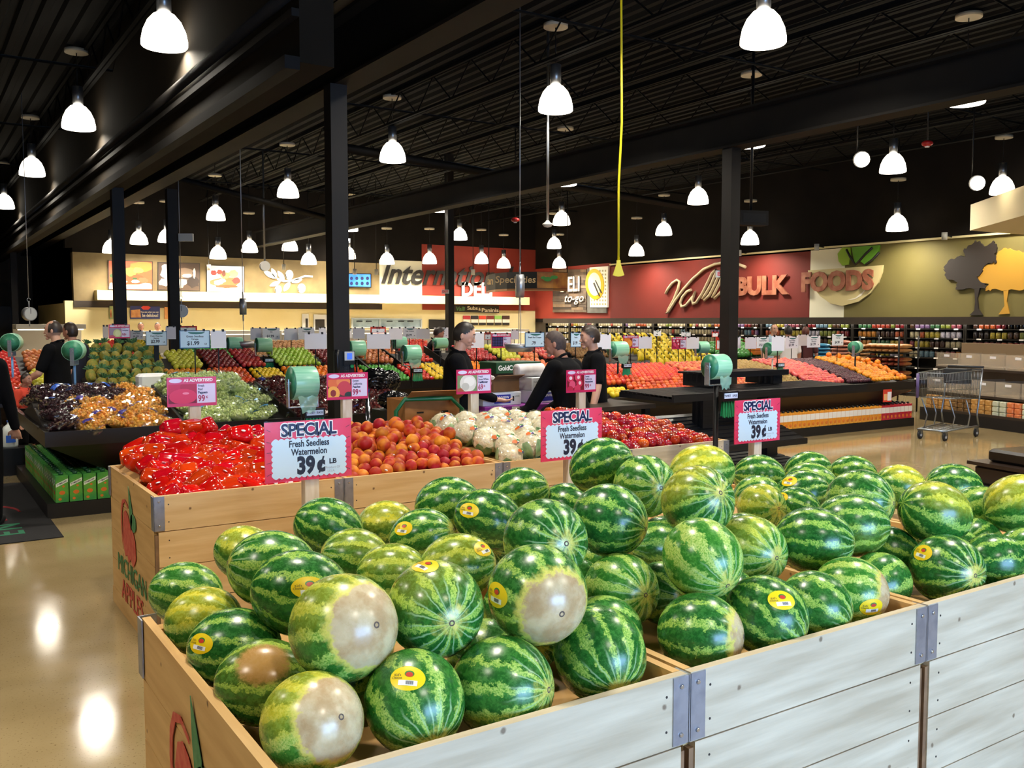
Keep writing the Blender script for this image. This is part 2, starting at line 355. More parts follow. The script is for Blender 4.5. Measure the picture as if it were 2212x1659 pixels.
# two bare halogen floodlights beside the lamps at right
HAL = mat('halogen_glow', '#fff1d0', .3, emit=30)
for k, (px, py, ds) in enumerate(((1861, 342, 14.5), (2110, 393, 15.5))):
    p = at(px, py, d=ds)
    t = thing('flood_lamp', 'small glaring floodlight beside the %s' % ('dome lamp near the red strobe light' if k == 0 else 'cream soffit corner'), 'lamp', p, -.8, 'small floodlights')
    MB().cyl((0, .1, 0), (0, -.02, -.02), .1, .13, 16).build('housing', DKMETAL, t)
    MB().ball((0, -.06, -.03), .115, 14, 8).build('bulb_face', HAL, t)
    MB().cyl((-.06, .06, .05), (-.06, .06, 5.75-p.z), .012, n=6).build('stem', DKMETAL, t)

# ================================================================ WOODEN BINS
def wood(name, c1, c2, stretch, knot='#5a3a1e'):
    m = mat(name, c1, .6, col2=c2, scale=1.6, detail=6, stretch=stretch, thr=(.3, .7), bump=.06, bscale=3)
    nt = m.node_tree; N, L = nt.nodes, nt.links; b = N['Principled BSDF']
    tc = N.new('ShaderNodeTexCoord'); mp = N.new('ShaderNodeCombineXYZ'); sx = N.new('ShaderNodeSeparateXYZ'); L.new(tc.outputs['Object'], sx.inputs[0])
    L.new(sx.outputs[0 if stretch[0] < 2 else 1], mp.inputs[0]); L.new(sx.outputs[2], mp.inputs[1])
    vo = N.new('ShaderNodeTexVoronoi'); vo.voronoi_dimensions = '2D'; vo.inputs['Scale'].default_value = 3.1
    no = N.new('ShaderNodeTexNoise'); no.inputs['Scale'].default_value = 30
    L.new(tc.outputs['Object'], no.inputs['Vector'])
    L.new(mp.outputs[0], vo.inputs['Vector'])
    ad = N.new('ShaderNodeMath'); ad.operation = 'MULTIPLY_ADD'; L.new(no.outputs[0], ad.inputs[0]); ad.inputs[1].default_value = .05; L.new(vo.outputs['Distance'], ad.inputs[2])
    mr = N.new('ShaderNodeMapRange'); mr.inputs[1].default_value = .036; mr.inputs[2].default_value = .052; mr.inputs[3].default_value = .85; mr.inputs[4].default_value = 0; L.new(ad.outputs[0], mr.inputs[0])
    src = b.inputs['Base Color'].links[0].from_socket
    mx = N.new('ShaderNodeMix'); mx.data_type = 'RGBA'; L.new(mr.outputs[0], mx.inputs[0]); L.new(src, mx.inputs[6]); mx.inputs[7].default_value = (*lin(knot), 1)
    L.new(mx.outputs[2], b.inputs['Base Color']); return m
WX = wood('pine_boards', '#e2c08a', '#cfa66c', (1.2, 14, 14)); WY = wood('pine_side_boards', '#d9b274', '#c3985c', (14, 1.2, 14))
WXP = wood('daylit_pine_boards', '#d3c6ab', '#b0a084', (1.2, 14, 14), '#6e5a44'); WYP = WY  # paler copy of the pine boards, the daylight on the fronts mixed into its colour
WIN = mat('inner_board', '#c79c5d', .65, col2='#b58a4e', scale=6)
GALV = mat('galvanised_plate', '#a9adb8', .38, .75, col2='#969aa6', scale=20)
BOLT = mat('bolt_head', '#c9ccd2', .25, .9)
NAIL = mat('nail_head', '#2b2522', .5)
def planks(n, z0, z1):
    h = (z1-z0)/n; return [(z0+i*h+.002, z0+(i+1)*h-.002) for i in range(n)]
def make_bin(x0, x1, y0, y1, label, pale=False, bed=.72, art=False, top=.83, low=False):
    t = thing('wooden_bin', label, 'crate', (x0, y0, 0)); W, D = x1-x0, y1-y0; T = .024
    wx, wy = (WXP, WYP) if pale else (WX, WY); rows = planks(4, .1, top)
    for nm, yy in (('front_panel', 0), ('back_panel', D-T)):
        mb = MB()
        for a, b in (rows[:3] if low and nm == 'back_panel' else rows):
            ins = .003 if b > top-.02 else .02
            mb.box(ins, W-ins, yy, yy+T, a, b)
            if nm == 'front_panel':
                for x in (.07, W-.07):
                    for z in (a+.045, b-.045): mb.cyl((x, -.001, z), (x, .002, z), .0035, n=6, m=1)
        mb.build(nm, [wx, NAIL], t)
    for nm, xx in (('left_panel', .003), ('right_panel', W-T-.003)):
        mb = MB()
        for a, b in rows: mb.box(xx, xx+T, T+.002, D-T-.002, a, b)
        mb.build(nm, wy, t)
    for x in (.004, W-.032): MB().box(x, x+.028, .005, .05, .1, top-.2).build('edge_post', mat('post_brown', '#8a6a4a', .7, col2='#6f5238', scale=12), t)
    for x in (.028, W-.075):
        for y in (T+.002, D-T-.05): MB().box(x, x+.047, y, y+.045, .1, top-.03).build('corner_post', WIN, t)
    for x in (.0, W/2-.045, W-.09): MB().box(x, x+.09, .02, D-.02, 0, .098).build('skid', wy, t)
    h0, h1 = rows[-1][0]+.004, top-.004
    for sx in (0, 1):
        for sy in (0, 1):
            xa = -.002 if sx == 0 else W-.05; ya = -.004 if sy == 0 else D-.0
            mb = MB().box(xa, xa+.052, ya, ya+.004, h0, h1)
            xs = -.004 if sx == 0 else W
            mb.box(xs, xs+.004, ya if sy == 0 else D-.05, (.05 if sy == 0 else D+.004), h0, h1)
            br = mb.build('corner_bracket', GALV, t)
            if sy == 0:
                for z in (h0+.025, h1-.025): MB().cyl((xa+.026, -.0045, z), (xa+.026, -.008, z), .007, .005, 8).build('bolt', BOLT, br)
    MB().box(T+.006, W-T-.006, T+.004, D-T-.004, bed-.02, bed).build('false_bottom', WIN, t)
    if art:
        RP = mat('red_stencil_paint', '#c0453a', .7, col2='#cf6a52', scale=25); GP = mat('green_stencil_paint', '#3f7d4c', .7, col2='#5a8f5c', scale=25)
        Ms = Matrix.Translation((-.0012, D*.5, .1)) @ basis((0, 0, 0), (0, -1, 0), (0, 0, 1))
        mb = MB()
        mb.prism([(-.20, .30), (-.23, .36), (-.25, .45), (-.24, .53), (-.20, .585), (-.13, .6), (-.05, .575), (-.04, .56), (-.12, .583), (-.18, .565), (-.215, .51), (-.225, .44), (-.21, .37)], 0, .002, 0, Ms)
        mb.prism([(-.17, .30), (-.14, .27), (-.09, .29), (-.05, .25), (0, .285), (.06, .25), (.11, .28), (.14, .31), (.13, .4), (.07, .46), (0, .48), (-.05, .52), (-.11, .54), (-.16, .52), (-.19, .45), (-.19, .36)], 0, .002, 0, Ms)
        mb.build('painted_apple', RP, t)
        MB().prism([(-.02, .69), (.03, .62), (.07, .56), (.07, .5), (.03, .44), (.01, .5), (-.01, .58)], 0, .002, 0, Ms).prism([(.09+.07*math.cos(a), .50+.05*math.sin(a)) for a in [k*PI/8 for k in range(16)]], 0, .002, 0, Ms).build('painted_leaf', GP, t)
        MB().text('MICHIGAN', .15, Ms @ Matrix.Translation((0, .19, 0)), depth=.001, sx=1.05).build('lettering', GP, t)
        MB().text('APPLES', .17, Ms @ Matrix.Translation((0, .05, 0)), depth=.001, sx=1.1).build('lettering', RP, t)
    return t
XS = [.55, 1.60, 2.6, 3.6, 4.6]; Y1A, Y1B, Y2B = 1.635, 2.86, 4.06
nm = ['nearest at the picture bottom, first of the front row', 'second of the front row behind the blue-grey corner plates', 'third of the front row at the right edge', 'fourth of the front row']
for i in range(4): make_bin(XS[i]+.004, XS[i+1]-.004, Y1A, Y1B, 'wooden watermelon bin, '+nm[i], True, .715, art=(i == 0), low=True)
for i in range(1, 4): make_bin(XS[i]+.004-.35, XS[i+1]-.004-.35, Y1B+.012, Y2B, 'wooden watermelon bin under melons, %s of the second row' % ORD[i-1], False, .68, top=.7)
XR = [1.005, 2.02, 3.07, 4.06, 5.05]; YR = 4.78
nm = ['glossy red peppers', 'peaches', 'wrapped cauliflower', 'red nectarines']
for i in range(4): make_bin(XR[i]+.005, XR[i+1]-.005, YR, YR+1.2, 'wooden bin heaped with '+nm[i], i == 3, .74, art=(i == 0))

# ================================================================ WATERMELONS
def melon_mat():
    m = bpy.data.materials.new('watermelon_rind'); m.use_nodes = True; nt = m.node_tree; N, L = nt.nodes, nt.links; b = N['Principled BSDF']
    def node(t, **k):
        n = N.new(t)
        for a, v in k.items(): setattr(n, a, v)
        return n
    def math_(op, a, b_=None, c=None):
        n = node('ShaderNodeMath', operation=op)
        for i, x in enumerate((a, b_, c)):
            if x is None: continue
            if isinstance(x, (int, float)): n.inputs[i].default_value = x
            else: L.new(x, n.inputs[i])
        return n.outputs[0]
    def rng(x, a, b_, lo=0, hi=1):
        n = node('ShaderNodeMapRange', interpolation_type='SMOOTHSTEP'); L.new(x, n.inputs[0])
        for i, q in ((1, a), (2, b_), (3, lo), (4, hi)):
            if isinstance(q, (int, float)): n.inputs[i].default_value = q
            else: L.new(q, n.inputs[i])
        return n.outputs[0]
    def mix(f, a, c):
        n = node('ShaderNodeMix', data_type='RGBA'); L.new(f, n.inputs[0])
        for i, q in ((6, a), (7, c)):
            if isinstance(q, str): n.inputs[i].default_value = (*lin(q), 1)
            else: L.new(q, n.inputs[i])
        return n.outputs[2]
    def attr(nm): return node('ShaderNodeAttribute', attribute_type='OBJECT', attribute_name=nm).outputs['Fac']
    tc = node('ShaderNodeTexCoord'); oi = node('ShaderNodeObjectInfo'); rnd = oi.outputs['Random']
    sp = node('ShaderNodeSeparateXYZ'); L.new(tc.outputs['Object'], sp.inputs[0]); x, y, z = sp.outputs
    off = node('ShaderNodeVectorMath', operation='ADD'); L.new(tc.outputs['Object'], off.inputs[0])
    cb = node('ShaderNodeCombineXYZ'); r20 = math_('MULTIPLY', rnd, 40); L.new(r20, cb.inputs[0]); L.new(r20, cb.inputs[2]); L.new(cb.outputs[0], off.inputs[1])
    def noise(s, d=4, rough=.6):
        n = node('ShaderNodeTexNoise'); n.inputs['Scale'].default_value = s; n.inputs['Detail'].default_value = d; n.inputs['Roughness'].default_value = rough; L.new(off.outputs[0], n.inputs['Vector']); return n.outputs[0]
    nA, nB, nC = noise(2.2, 3), noise(9, 5, .75), noise(28, 3)
    ang = math_('DIVIDE', math_('ARCTAN2', y, x), 2*PI)
    nst = math_('ADD', 9, math_('FLOOR', math_('MULTIPLY', rnd, 3.99)))
    pole = rng(math_('ABSOLUTE', z), .75, .95)
    amp = math_('SUBTRACT', 1, math_('MULTIPLY', pole, .75))
    dist = math_('MULTIPLY', math_('ADD', math_('MULTIPLY', math_('SUBTRACT', nA, .5), .8), math_('MULTIPLY', math_('SUBTRACT', nB, .5), .95)), amp)
    t = math_('ADD', math_('MULTIPLY', ang, nst), dist)
    tri = math_('MULTIPLY', math_('ABSOLUTE', math_('SUBTRACT', math_('FRACT', t), .5)), 2)
    pale = attr('pale')
    th = math_('SUBTRACT', math_('ADD', .66, math_('MULTIPLY', math_('SUBTRACT', noise(3.1, 2), .5), .7)), math_('MULTIPLY', pale, .3))
    light = rng(tri, th, math_('ADD', th, .16))
    light = math_('MULTIPLY', light, rng(nC, .28, .5, .35, 1))
    dark = mix(rng(nB, .3, .7), mix(pale, '#10431a', '#276f22'), mix(pale, '#28702a', '#559a34'))
    lt = mix(rng(nC, .35, .65), mix(pale, '#5f9c34', '#8fbb48'), mix(pale, '#a8c65a', '#c5d676'))
    col = mix(light, dark, lt)
    # fine pale rays that gather at the blossom end
    ray_ = math_('MULTIPLY', math_('ABSOLUTE', math_('SUBTRACT', math_('FRACT', math_('ADD', math_('MULTIPLY', ang, 19), math_('MULTIPLY', nA, .9))), .5)), 2)
    col = mix(math_('MULTIPLY', math_('MULTIPLY', rng(ray_, .72, .95), rng(z, .45, .8)), .7), col, '#a3c690')
    yel = attr('yellow')
    ym = math_('MULTIPLY', rng(math_('ADD', x, math_('MULTIPLY', math_('SUBTRACT', nA, .5), .9)), .25, .8), yel)
    ym = math_('MULTIPLY', ym, math_('ADD', .5, math_('MULTIPLY', light, .5)))
    col = mix(ym, col, mix(rng(nB, .35, .65), '#c6bd22', '#e0d852'))
    tn = attr('tan')
    e = math_('ADD', z, math_('MULTIPLY', math_('SUBTRACT', noise(4, 4, .7), .5), .42))
    lim = math_('SUBTRACT', 1.06, math_('MULTIPLY', tn, .42))
    col = mix(rng(e, math_('SUBTRACT', lim, .16), lim), col, '#d9cf63')
    tanf = rng(e, math_('SUBTRACT', lim, .03), math_('ADD', lim, .05))
    col = mix(tanf, col, mix(rng(nA, .35, .65), '#b4966a', '#cdb98f'))
    sp_ = attr('spot')      # dry tan patch on the flank
    sm = math_('MULTIPLY', rng(math_('ADD', x, math_('MULTIPLY', math_('SUBTRACT', nB, .5), .25)), .8, .92), sp_)
    col = mix(sm, col, '#b58a4c')
    L.new(col, b.inputs['Base Color']); b.inputs['Roughness'].default_value = .3; b.inputs['Specular IOR Level'].default_value = .5
    rr = rng(nB, .3, .7, .2, .33); L.new(rr, b.inputs['Roughness'])
    return m
RIND = melon_mat()
def rindfn(p): return 1.0-.005*math.cos(10*math.atan2(p.y, p.x))*(1-abs(p.z))
_m = MB().ball((0, 0, 0), 1, 56, 36, fn=rindfn).mesh('watermelon', RIND)
SCARM = mat('blossom_scar', '#6b5c4e', .8, col2='#4d4038', scale=30)
_scar = MB().lathe([(.0, .972), (.012, .972), (.02, .985), (.04, 1.006), (.058, 1.001), (.07, .992)], 14).mesh('blossom_scar', SCARM)
YST, WST, GST, RST, KST = mat('sticker_yellow', '#f2cf14', .35), mat('sticker_white', '#f2f2ee', .35), mat('sticker_green', '#2c7d33', .35), mat('sticker_red', '#c93a2a', .35), mat('sticker_ink', '#2a2a30', .4)
def sticker_mesh(w=.36, h=.25):
    """an oval label wrapped on the unit sphere around +X (u along Y, v along Z)"""
    mb = MB()
    def wrap(u, v, k): d = Vector((1, u, v)).normalized(); return d*k
    def oval(a, b, k, m, cu=0, cv=0, n=28):
        v = [wrap(cu, cv, k)]; f = []
        for r in (.5, 1):
            v += [wrap(cu+a*r*math.cos(2*PI*i/n), cv+b*r*math.sin(2*PI*i/n), k) for i in range(n)]
        for i in range(n): j = (i+1) % n; f += [(0, 1+i, 1+j), (1+i, 1+n+i, 1+n+j, 1+j)]
        mb.add(v, f, m, True)
    oval(w, h, 1.009, 0); oval(w*.26, h*.26, 1.0115, 2, .03, .08); oval(w*.2, h*.2, 1.0135, 3, .03, .065)
    g = [[wrap(u, v, 1.012) for u in (-.17, -.08, .02, .12, .2)] for v in (-.15, -.05)]
    mb.add([p for r_ in g for p in r_], [(i, i+1, 5+i+1, 5+i) for i in range(4)], 1, True)
    for i in range(9):
        u = -.02+i*.017; mb.add([wrap(u, -.13, 1.0145), wrap(u+.009, -.13, 1.0145), wrap(u+.009, -.06, 1.0145), wrap(u, -.06, 1.0145)], [(0, 1, 2, 3)], 4)
    for s_, cu, cv in (("Kid's", -.2, .05), ('Choice', -.21, -.01)):
        v, f = text_mesh(s_, .075, 0.0)
        mb.add([wrap(cu+p[0], cv+p[1], 1.013) for p in v], f, 4)
    return mb.mesh('sticker', [YST, WST, GST, RST, KST])
_stk = sticker_mesh()
# px, py, width, height in the photograph, height of the centre, pole, sticker, (tan, yellow, pale, spot), label
ML = [
 (670, 1562, 232, 205, .85, (735, 1549), None, (1, .8, .75, 0), 'pale watermelon with broad tan blossom end, in the near corner of the bin'),
 (895, 1515, 220, 210, .85, (937, 1603), (880, 1463), (0, .1, .35, 0), 'pear-shaped green watermelon with oval yellow sticker facing the front edge'),
 (742, 1357, 230, 226, 1.0, (811, 1350), None, (.95, .6, .45, 0), 'big scratched watermelon with tan end on top of the near pile'),
 (940, 1315, 204, 210, 1.0, (975, 1345), (917, 1218), (0, .35, .2, 0), 'striped watermelon with sticker on its crown, on top beside the scratched one'),
 (1095, 1462, 210, 215, .855, (1182, 1490), None, (0, .2, .3, 0), 'plain green watermelon at the front edge left of the gap'),
 (1330, 1403, 190, 200, .855, (1335, 1489), None, (0, 0, .2, 0), 'dark watermelon standing on end in the corner by the paired plates'),
 (1152, 1308, 210, 215, 1.0, (1212, 1325), (1069, 1285), (.9, .1, .2, 0), 'watermelon with whitish blossom patch and sticker on its left flank'),
 (565, 1475, 180, 195, .84, None, None, (0, .2, .15, 1), 'watermelon with orange-tan flank patch behind the near corner one'),
 (495, 1400, 165, 190, .85, None, (432, 1390), (0, .1, .1, 0), 'watermelon with yellow sticker at the left wall of the near bin'),
 (440, 1342, 150, 150, .845, None, None, (0, 1, .6, 0), 'yellow-topped watermelon along the left wall of the near bin'),
 (402, 1282, 138, 135, .845, None, None, (0, .1, .45, 0), 'leftmost green watermelon, in the far left corner of the near bin'),
 (645, 1285, 190, 185, .98, None, (668, 1268), (0, .1, .15, 0), 'dark watermelon with half-hidden sticker behind the scratched one'),
 (590, 1230, 180, 160, .985, None, None, (0, .2, .35, 0), 'light-striped watermelon above the left wall, on the second layer'),
 (530, 1195, 130, 110, .88, None, None, (0, .8, .45, 0), 'watermelon with yellow crown peeping out at the far left of the pile'),
 (710, 1142, 152, 118, .9, None, None, (0, .1, .15, 0), 'dark striped watermelon below the post of the left sale sign'),
 (768, 1208, 150, 120, .87, None, None, (0, .4, .3, 0), 'boldly striped watermelon in front of the left sale sign'),
 (835, 1137, 122, 105, .85, None, None, (0, .9, .35, 0), 'watermelon with yellow right flank against the peach bin'),
 (860, 1240, 150, 125, .88, None, None, (0, .5, .45, 0), 'yellowish striped watermelon behind the one with the crown sticker'),
 (912, 1162, 145, 112, .9, None, (868, 1140), (0, .3, .3, 0), 'watermelon with a sticker seen edge-on, below the peach bin'),
 (1010, 1220, 150, 138, .9, None, (1043, 1186), (0, .5, .5, 0), 'pale streaked watermelon with sticker turned to the upper right'),
 (968, 1092, 135, 118, .95, None, None, (0, .1, .15, 0), 'dark watermelon in the back row below the peaches'),
 (1055, 1123, 145, 122, .96, None, (1012, 1102), (0, 0, .05, 0), 'very dark watermelon with yellow sticker on its left side'),
 (1130, 1068, 130, 100, .95, None, None, (0, .1, .25, 0), 'watermelon in the back row below the cauliflower bin'),
 (1220, 1095, 115, 100, .89, None, None, (0, .1, .05, 0), 'dark watermelon tucked behind the one with the blue sheen'),
 (1178, 1168, 182, 175, 1.06, (1222, 1174), None, (0, 0, .12, 0), 'dark round watermelon showing its blossom end in mid pile'),
 (1318, 1132, 158, 152, 1.06, (1392, 1142), None, (0, 0, .05, 0), 'dark watermelon pointing right beside the round one in mid pile'),
 (1300, 1008, 130, 120, 1.12, None, None, (0, .1, .1, 0), 'topmost watermelon overlapping the middle sale sign'),
 (1393, 1050, 135, 130, 1.08, (1427, 1054), None, (0, .2, .4, 0), 'watermelon with starred blossom end on the summit of the pile'),
 (1507, 1083, 160, 145, 1.11, (1555, 1065), None, (0, .7, .2, 0), 'big watermelon with yellow shoulder on the summit of the pile'),
 (1515, 1022, 142, 110, 1.09, None, None, (0, 1, .6, 0), 'yellow-backed watermelon behind the summit'),
 (1340, 1267, 165, 152, .89, (1393, 1285), None, (0, 0, .65, 0), 'finely mottled light watermelon behind the upright one'),
 (1517, 1220, 178, 158, 1.0, (1570, 1263), None, (0, 0, .9, 0), 'pale evenly striped watermelon above the second bin'),
 (1640, 1187, 150, 150, .945, (1676, 1205), None, (0, .5, .7, 0), 'light watermelon with starred end right of the evenly striped one'),
 (1513, 1353, 192, 155, .855, (1603, 1375), None, (.55, 0, .15, 0), 'watermelon with tan tip lying at the left end of the second bin'),
 (1668, 1329, 180, 157, .855, (1738, 1390), (1690, 1295), (0, 0, .1, 0), 'dark watermelon with round yellow sticker at the front of the second bin'),
 (1790, 1297, 157, 130, .85, (1840, 1350), None, (0, 0, .25, 0), 'green watermelon third along the front of the second bin'),
 (1898, 1266, 150, 140, .85, (1963, 1289), (1884, 1312), (.7, .3, .75, 0), 'pale watermelon with cream end at the right of the second bin'),
 (1750, 1167, 150, 142, .965, None, None, (0, 0, .08, 0), 'dark watermelon in the second layer of the second bin'),
 (1830, 1138, 148, 130, .985, None, None, (0, .2, .2, 0), 'watermelon leaning above the dark one in the second bin'),
 (1925, 1192, 110, 110, .85, None, None, (0, 0, .1, 0), 'dark watermelon deep in the pile near the third bin'),
 (2045, 1230, 165, 132, .85, (2105, 1243), (1990, 1192), (0, 0, .02, 0), 'dark watermelon with sticker at the front of the third bin'),
 (2150, 1213, 125, 118, .85, None, None, (0, 0, .05, 0), 'dark watermelon second along the third bin'),
 (2212, 1192, 110, 100, .85, None, None, (0, .2, .35, 0), 'watermelon cut by the right picture edge, in the third bin'),
 (2019, 1108, 150, 126, 1.0, None, None, (0, .7, .25, 0), 'watermelon with yellow upper left, second layer of the third bin'),
 (2110, 1106, 120, 108, .92, None, None, (0, .3, .5, 0), 'light green watermelon behind the yellow-topped one in the third bin'),
 (2184, 1092, 130, 125, .97, None, None, (0, .9, .4, 0), 'yellow-backed watermelon at the right picture edge'),
 (1858, 1082, 147, 122, 1.03, (1928, 1087), None, (0, 0, .2, 0), 'large watermelon on the upper layer right of the summit'),
 (1945, 1052, 108, 88, .87, None, None, (0, .9, .5, 0), 'yellow-splashed watermelon in the last row before the open floor'),
 (2060, 1052, 124, 84, .87, None, None, (0, 0, .1, 0), 'dark watermelon at the right of the last row before the open floor'),
 (1842, 1028, 98, 82, .85, None, None, (0, .1, .25, 0), 'watermelon in the last row below the juice cartons'),
 (1745, 1020, 100, 82, .87, None, None, (0, .1, .2, 0), 'watermelon furthest back behind the right sale sign'),
 (1752, 1046, 112, 82, .875, None, None, (0, .2, .4, 0), 'striped watermelon just before the furthest one'),
 (1733, 1067, 118, 88, .88, None, (1703, 1038), (0, 0, .05, 0), 'dark watermelon with small round sticker below the right sale sign'),
 (1640, 1030, 110, 86, .9, None, None, (0, .1, .25, 0), 'watermelon at the foot of the right sale sign post'),
 (1635, 1072, 102, 82, .87, None, None, (0, .2, .45, 0), 'pale watermelon right of the summit, half hidden'),
 (1645, 1096, 118, 86, .9, (1681, 1098), None, (0, .7, .7, 0), 'light watermelon with yellow tip right of the summit'),
 (1722, 1096, 95, 80, .86, None, (1690, 1074), (0, .1, .1, 0), 'dark watermelon with sticker between the second layer and the back rows'),
 (1412, 1182, 110, 115, .9, None, None, (0, .2, .35, 0), 'green watermelon in the hollow below the summit'),
]
pos = []; rad = []
for q in ML:
    p = at(q[0], q[1], Z=q[4]); d = depth(p); pos.append(p); rad.append(min(.525*math.sqrt(q[2]*q[3])*d/2000, .13))
pos0 = [p.copy() for p in pos]
# small relaxation so that the melons touch instead of cutting into one another
for it in range(40):
    for i in range(len(pos)):
        for j in range(i):
            v = pos[i]-pos[j]; L_ = v.length; need = (rad[i]+rad[j])*.97
            if L_ < need and L_ > 1e-6:
                s_ = v*((need-L_)/L_*.25); pos[i] = pos[i]+s_; pos[j] = pos[j]-s_
    for i in range(len(pos)):
        p = pos[i]; r = rad[i]
        if p.y < Y1B:
            for wx in XS[1:4]:
                dx = p.x-wx; e_ = max(abs(dx)-.03, .001)
                if p.z < .93:
                    e2_ = math.sqrt(max(0, r*r-max(0, p.z-.83)**2))
                    if e_ < e2_: p.x = wx+math.copysign(e2_+.03, pos0[i].x-wx if abs(pos0[i].x-wx) > .01 else -1)
                else:
                    h_ = math.hypot(e_, p.z-.83)
                    if h_ < r: k_ = r/h_; p.x = wx+math.copysign(.03+e_*k_, dx); p.z = .83+(p.z-.83)*k_
        p.z = min(max(p.z, .717+rad[i]), max(pos0[i].z+.03, .717+rad[i])); p.y = max(p.y, Y1A+.03+rad[i]*.98); p.x = max(p.x, XS[0]+.035+rad[i])
rg = random.Random(3)
def melon(p, r, axis, xdir, attrs, label, stk=None, scar=True, el=1.1):
    o = bpy.data.objects.new('watermelon', _m); COL.objects.link(o); o.location = p
    z = Vector(axis).normalized(); x = Vector(xdir); x = (x-z*x.dot(z)); x = x.normalized() if x.length > 1e-3 else z.orthogonal().normalized(); y = z.cross(x)
    o.rotation_euler = Matrix((x, y, z)).transposed().to_euler(); k = (1/el)**.33; o.scale = (r*k, r*k, r*k*el)
    tag(o, label, 'watermelon', 'watermelons in the bins')
    for n_, v_ in zip(('tan', 'yellow', 'pale', 'spot'), attrs): o[n_] = float(v_)
    if scar:
        s_ = bpy.data.objects.new('blossom_scar', _scar); COL.objects.link(s_); s_.parent = o
    if stk is not None:
        s_ = bpy.data.objects.new('sticker', _stk); COL.objects.link(s_); s_.parent = o; s_['label'] = 'yellow oval fruit sticker'
        Mi = Matrix((x, y, z)); n_ = Mi @ Vector(stk).normalized(); n_ = Vector((n_.x*r, n_.y*r, n_.z*r/el)).normalized()
        up = Mi @ Vector((0, 0, 1)); t_ = up-n_*up.dot(n_); t_ = t_.normalized() if t_.length > 1e-3 else n_.orthogonal().normalized()
        # the label's u axis lies level, v points up
        s_.rotation_euler = Matrix((n_, t_.cross(n_), t_)).transposed().to_euler()
        k_ = min(1.0, .117/r)
    return o
def surf_dir(p, r, px, py):
    rr = ray(px, py); e = Vector((0, 0, EYE)); oc = e-p; a = rr.dot(rr); b = 2*rr.dot(oc); c = oc.dot(oc)-r*r; D = b*b-4*a*c
    t = (-b-math.sqrt(D))/(2*a) if D > 0 else -b/(2*a)
    return ((e+rr*t)-p).normalized()
for q, p, r in zip(ML, pos, rad):
    view = (Vector((0, 0, EYE))-p).normalized(); rt = Vector((math.cos(YAW), -math.sin(YAW), 0))
    rx, ry = proj_shift = (0, 0)
    if q[5]: ax = surf_dir(p, r, *q[5])
    else: ax = (rt*rg.choice((1, 1, .8, -.9))+Vector((0, 0, rg.uniform(-.4, .35)))+view*rg.uniform(-.25, .35)).normalized()
    at_ = q[7]
    xd = view*.75+Vector((0, 0, .5)) if at_[3] else (Vector((0, 0, 1))-rt*.5+view*.4 if at_[1] > .3 else Vector((rg.uniform(-1, 1), rg.uniform(-1, 1), -1)))
    melon(p, r, ax, xd, at_, q[8], surf_dir(p, r, *q[6]) if q[6] else None, True, 1.06 if q[5] else 1.16)
# a hidden lower layer carries the upper melons
placed = [(p, r) for p, r in zip(pos, rad)]; nf = 0
gy = Y1A+.16
while gy < Y2B-.13:
    gx = XS[0]+.17
    while gx < 4.75:
        c = Vector((gx+rg.uniform(-.02, .02), gy+rg.uniform(-.02, .02), .717+.105))
        above = any((q-c).xy.length < .2 and q.z > .9 for q, r in placed)
        free = all((q-c).length > (r+.105)*.93 for q, r in placed)
        if above and free and (c.y < Y1B-.13 or c.y > Y1B+.14 and XS[1]-.2 < c.x < 4.1):
            melon(c, .105, (rg.uniform(-1, 1), rg.uniform(-1, 1), .1), (0, 0, 1), (0, 0, rg.uniform(0, .4), 0), 'watermelon in the shaded lower layer under the pile'); placed.append((c, .105)); nf += 1
        gx += .1
    gy += .1
print('lower layer melons', nf)

# ================================================================ PRODUCE IN THE SECOND ROW OF BINS
def rot_rand(rg, tilt=PI): return (rg.uniform(-tilt, tilt), rg.uniform(-tilt, tilt), rg.uniform(-PI, PI))
def heap(protos, rg, x0, x1, y0, y1, h, sp, label, group, jit=.15, tilt=PI, smin=.92, smax=1.08, zj=.01, rotz=None, lim=10**9, mask=None):
    """lay single copies on a heap's surface h(x, y), in staggered rows"""
    y = y0; row = 0; n = 0
    while y <= y1:
        x = x0+(sp/2 if row % 2 else 0)
        while x <= x1 and n < lim:
            px, py = x+rg.uniform(-jit, jit)*sp, y+rg.uniform(-jit, jit)*sp
            px = min(max(px, x0), x1)
            if mask is None or mask(px, py):
                p = rg.choice(protos)
                dup(p, (px, py, h(px, py)+rg.uniform(-zj, zj)), rot_rand(rg, tilt) if rotz is None else (rg.uniform(-tilt, tilt), rg.uniform(-tilt, tilt), rotz+rg.uniform(-.5, .5)), label, group, rg.uniform(smin, smax)); n += 1
            x += sp
        y += sp*.87; row += 1
    return n
def bed(parent, x0, x1, y0, y1, h, drop, m, name='produce_bed', n=8, base=None):
    """the sloping board under a heap, a part of its bin or table"""
    L_ = parent.location; mb = MB(); v = []
    for i in range(n+1):
        for j in range(n+1):
            x, y = x0+(x1-x0)*i/n, y0+(y1-y0)*j/n; v.append((x-L_.x, y-L_.y, h(x, y)-drop-L_.z))
    f = [(i*(n+1)+j, (i+1)*(n+1)+j, (i+1)*(n+1)+j+1, i*(n+1)+j+1) for i in range(n) for j in range(n)]
    mb.add(v, f, 0, True); return mb.build(name, m, parent)
def drop_proto(*ps):
    for p in ps:
        for c in list(p.children):
            for g in list(c.children): bpy.data.objects.remove(g)
            bpy.data.objects.remove(c)
        bpy.data.objects.remove(p)
bins = {o['label'].split('heaped with ')[1]: o for o in COL.objects if o.name.startswith('wooden_bin') and 'heaped' in o['label']}
rg = random.Random(11)
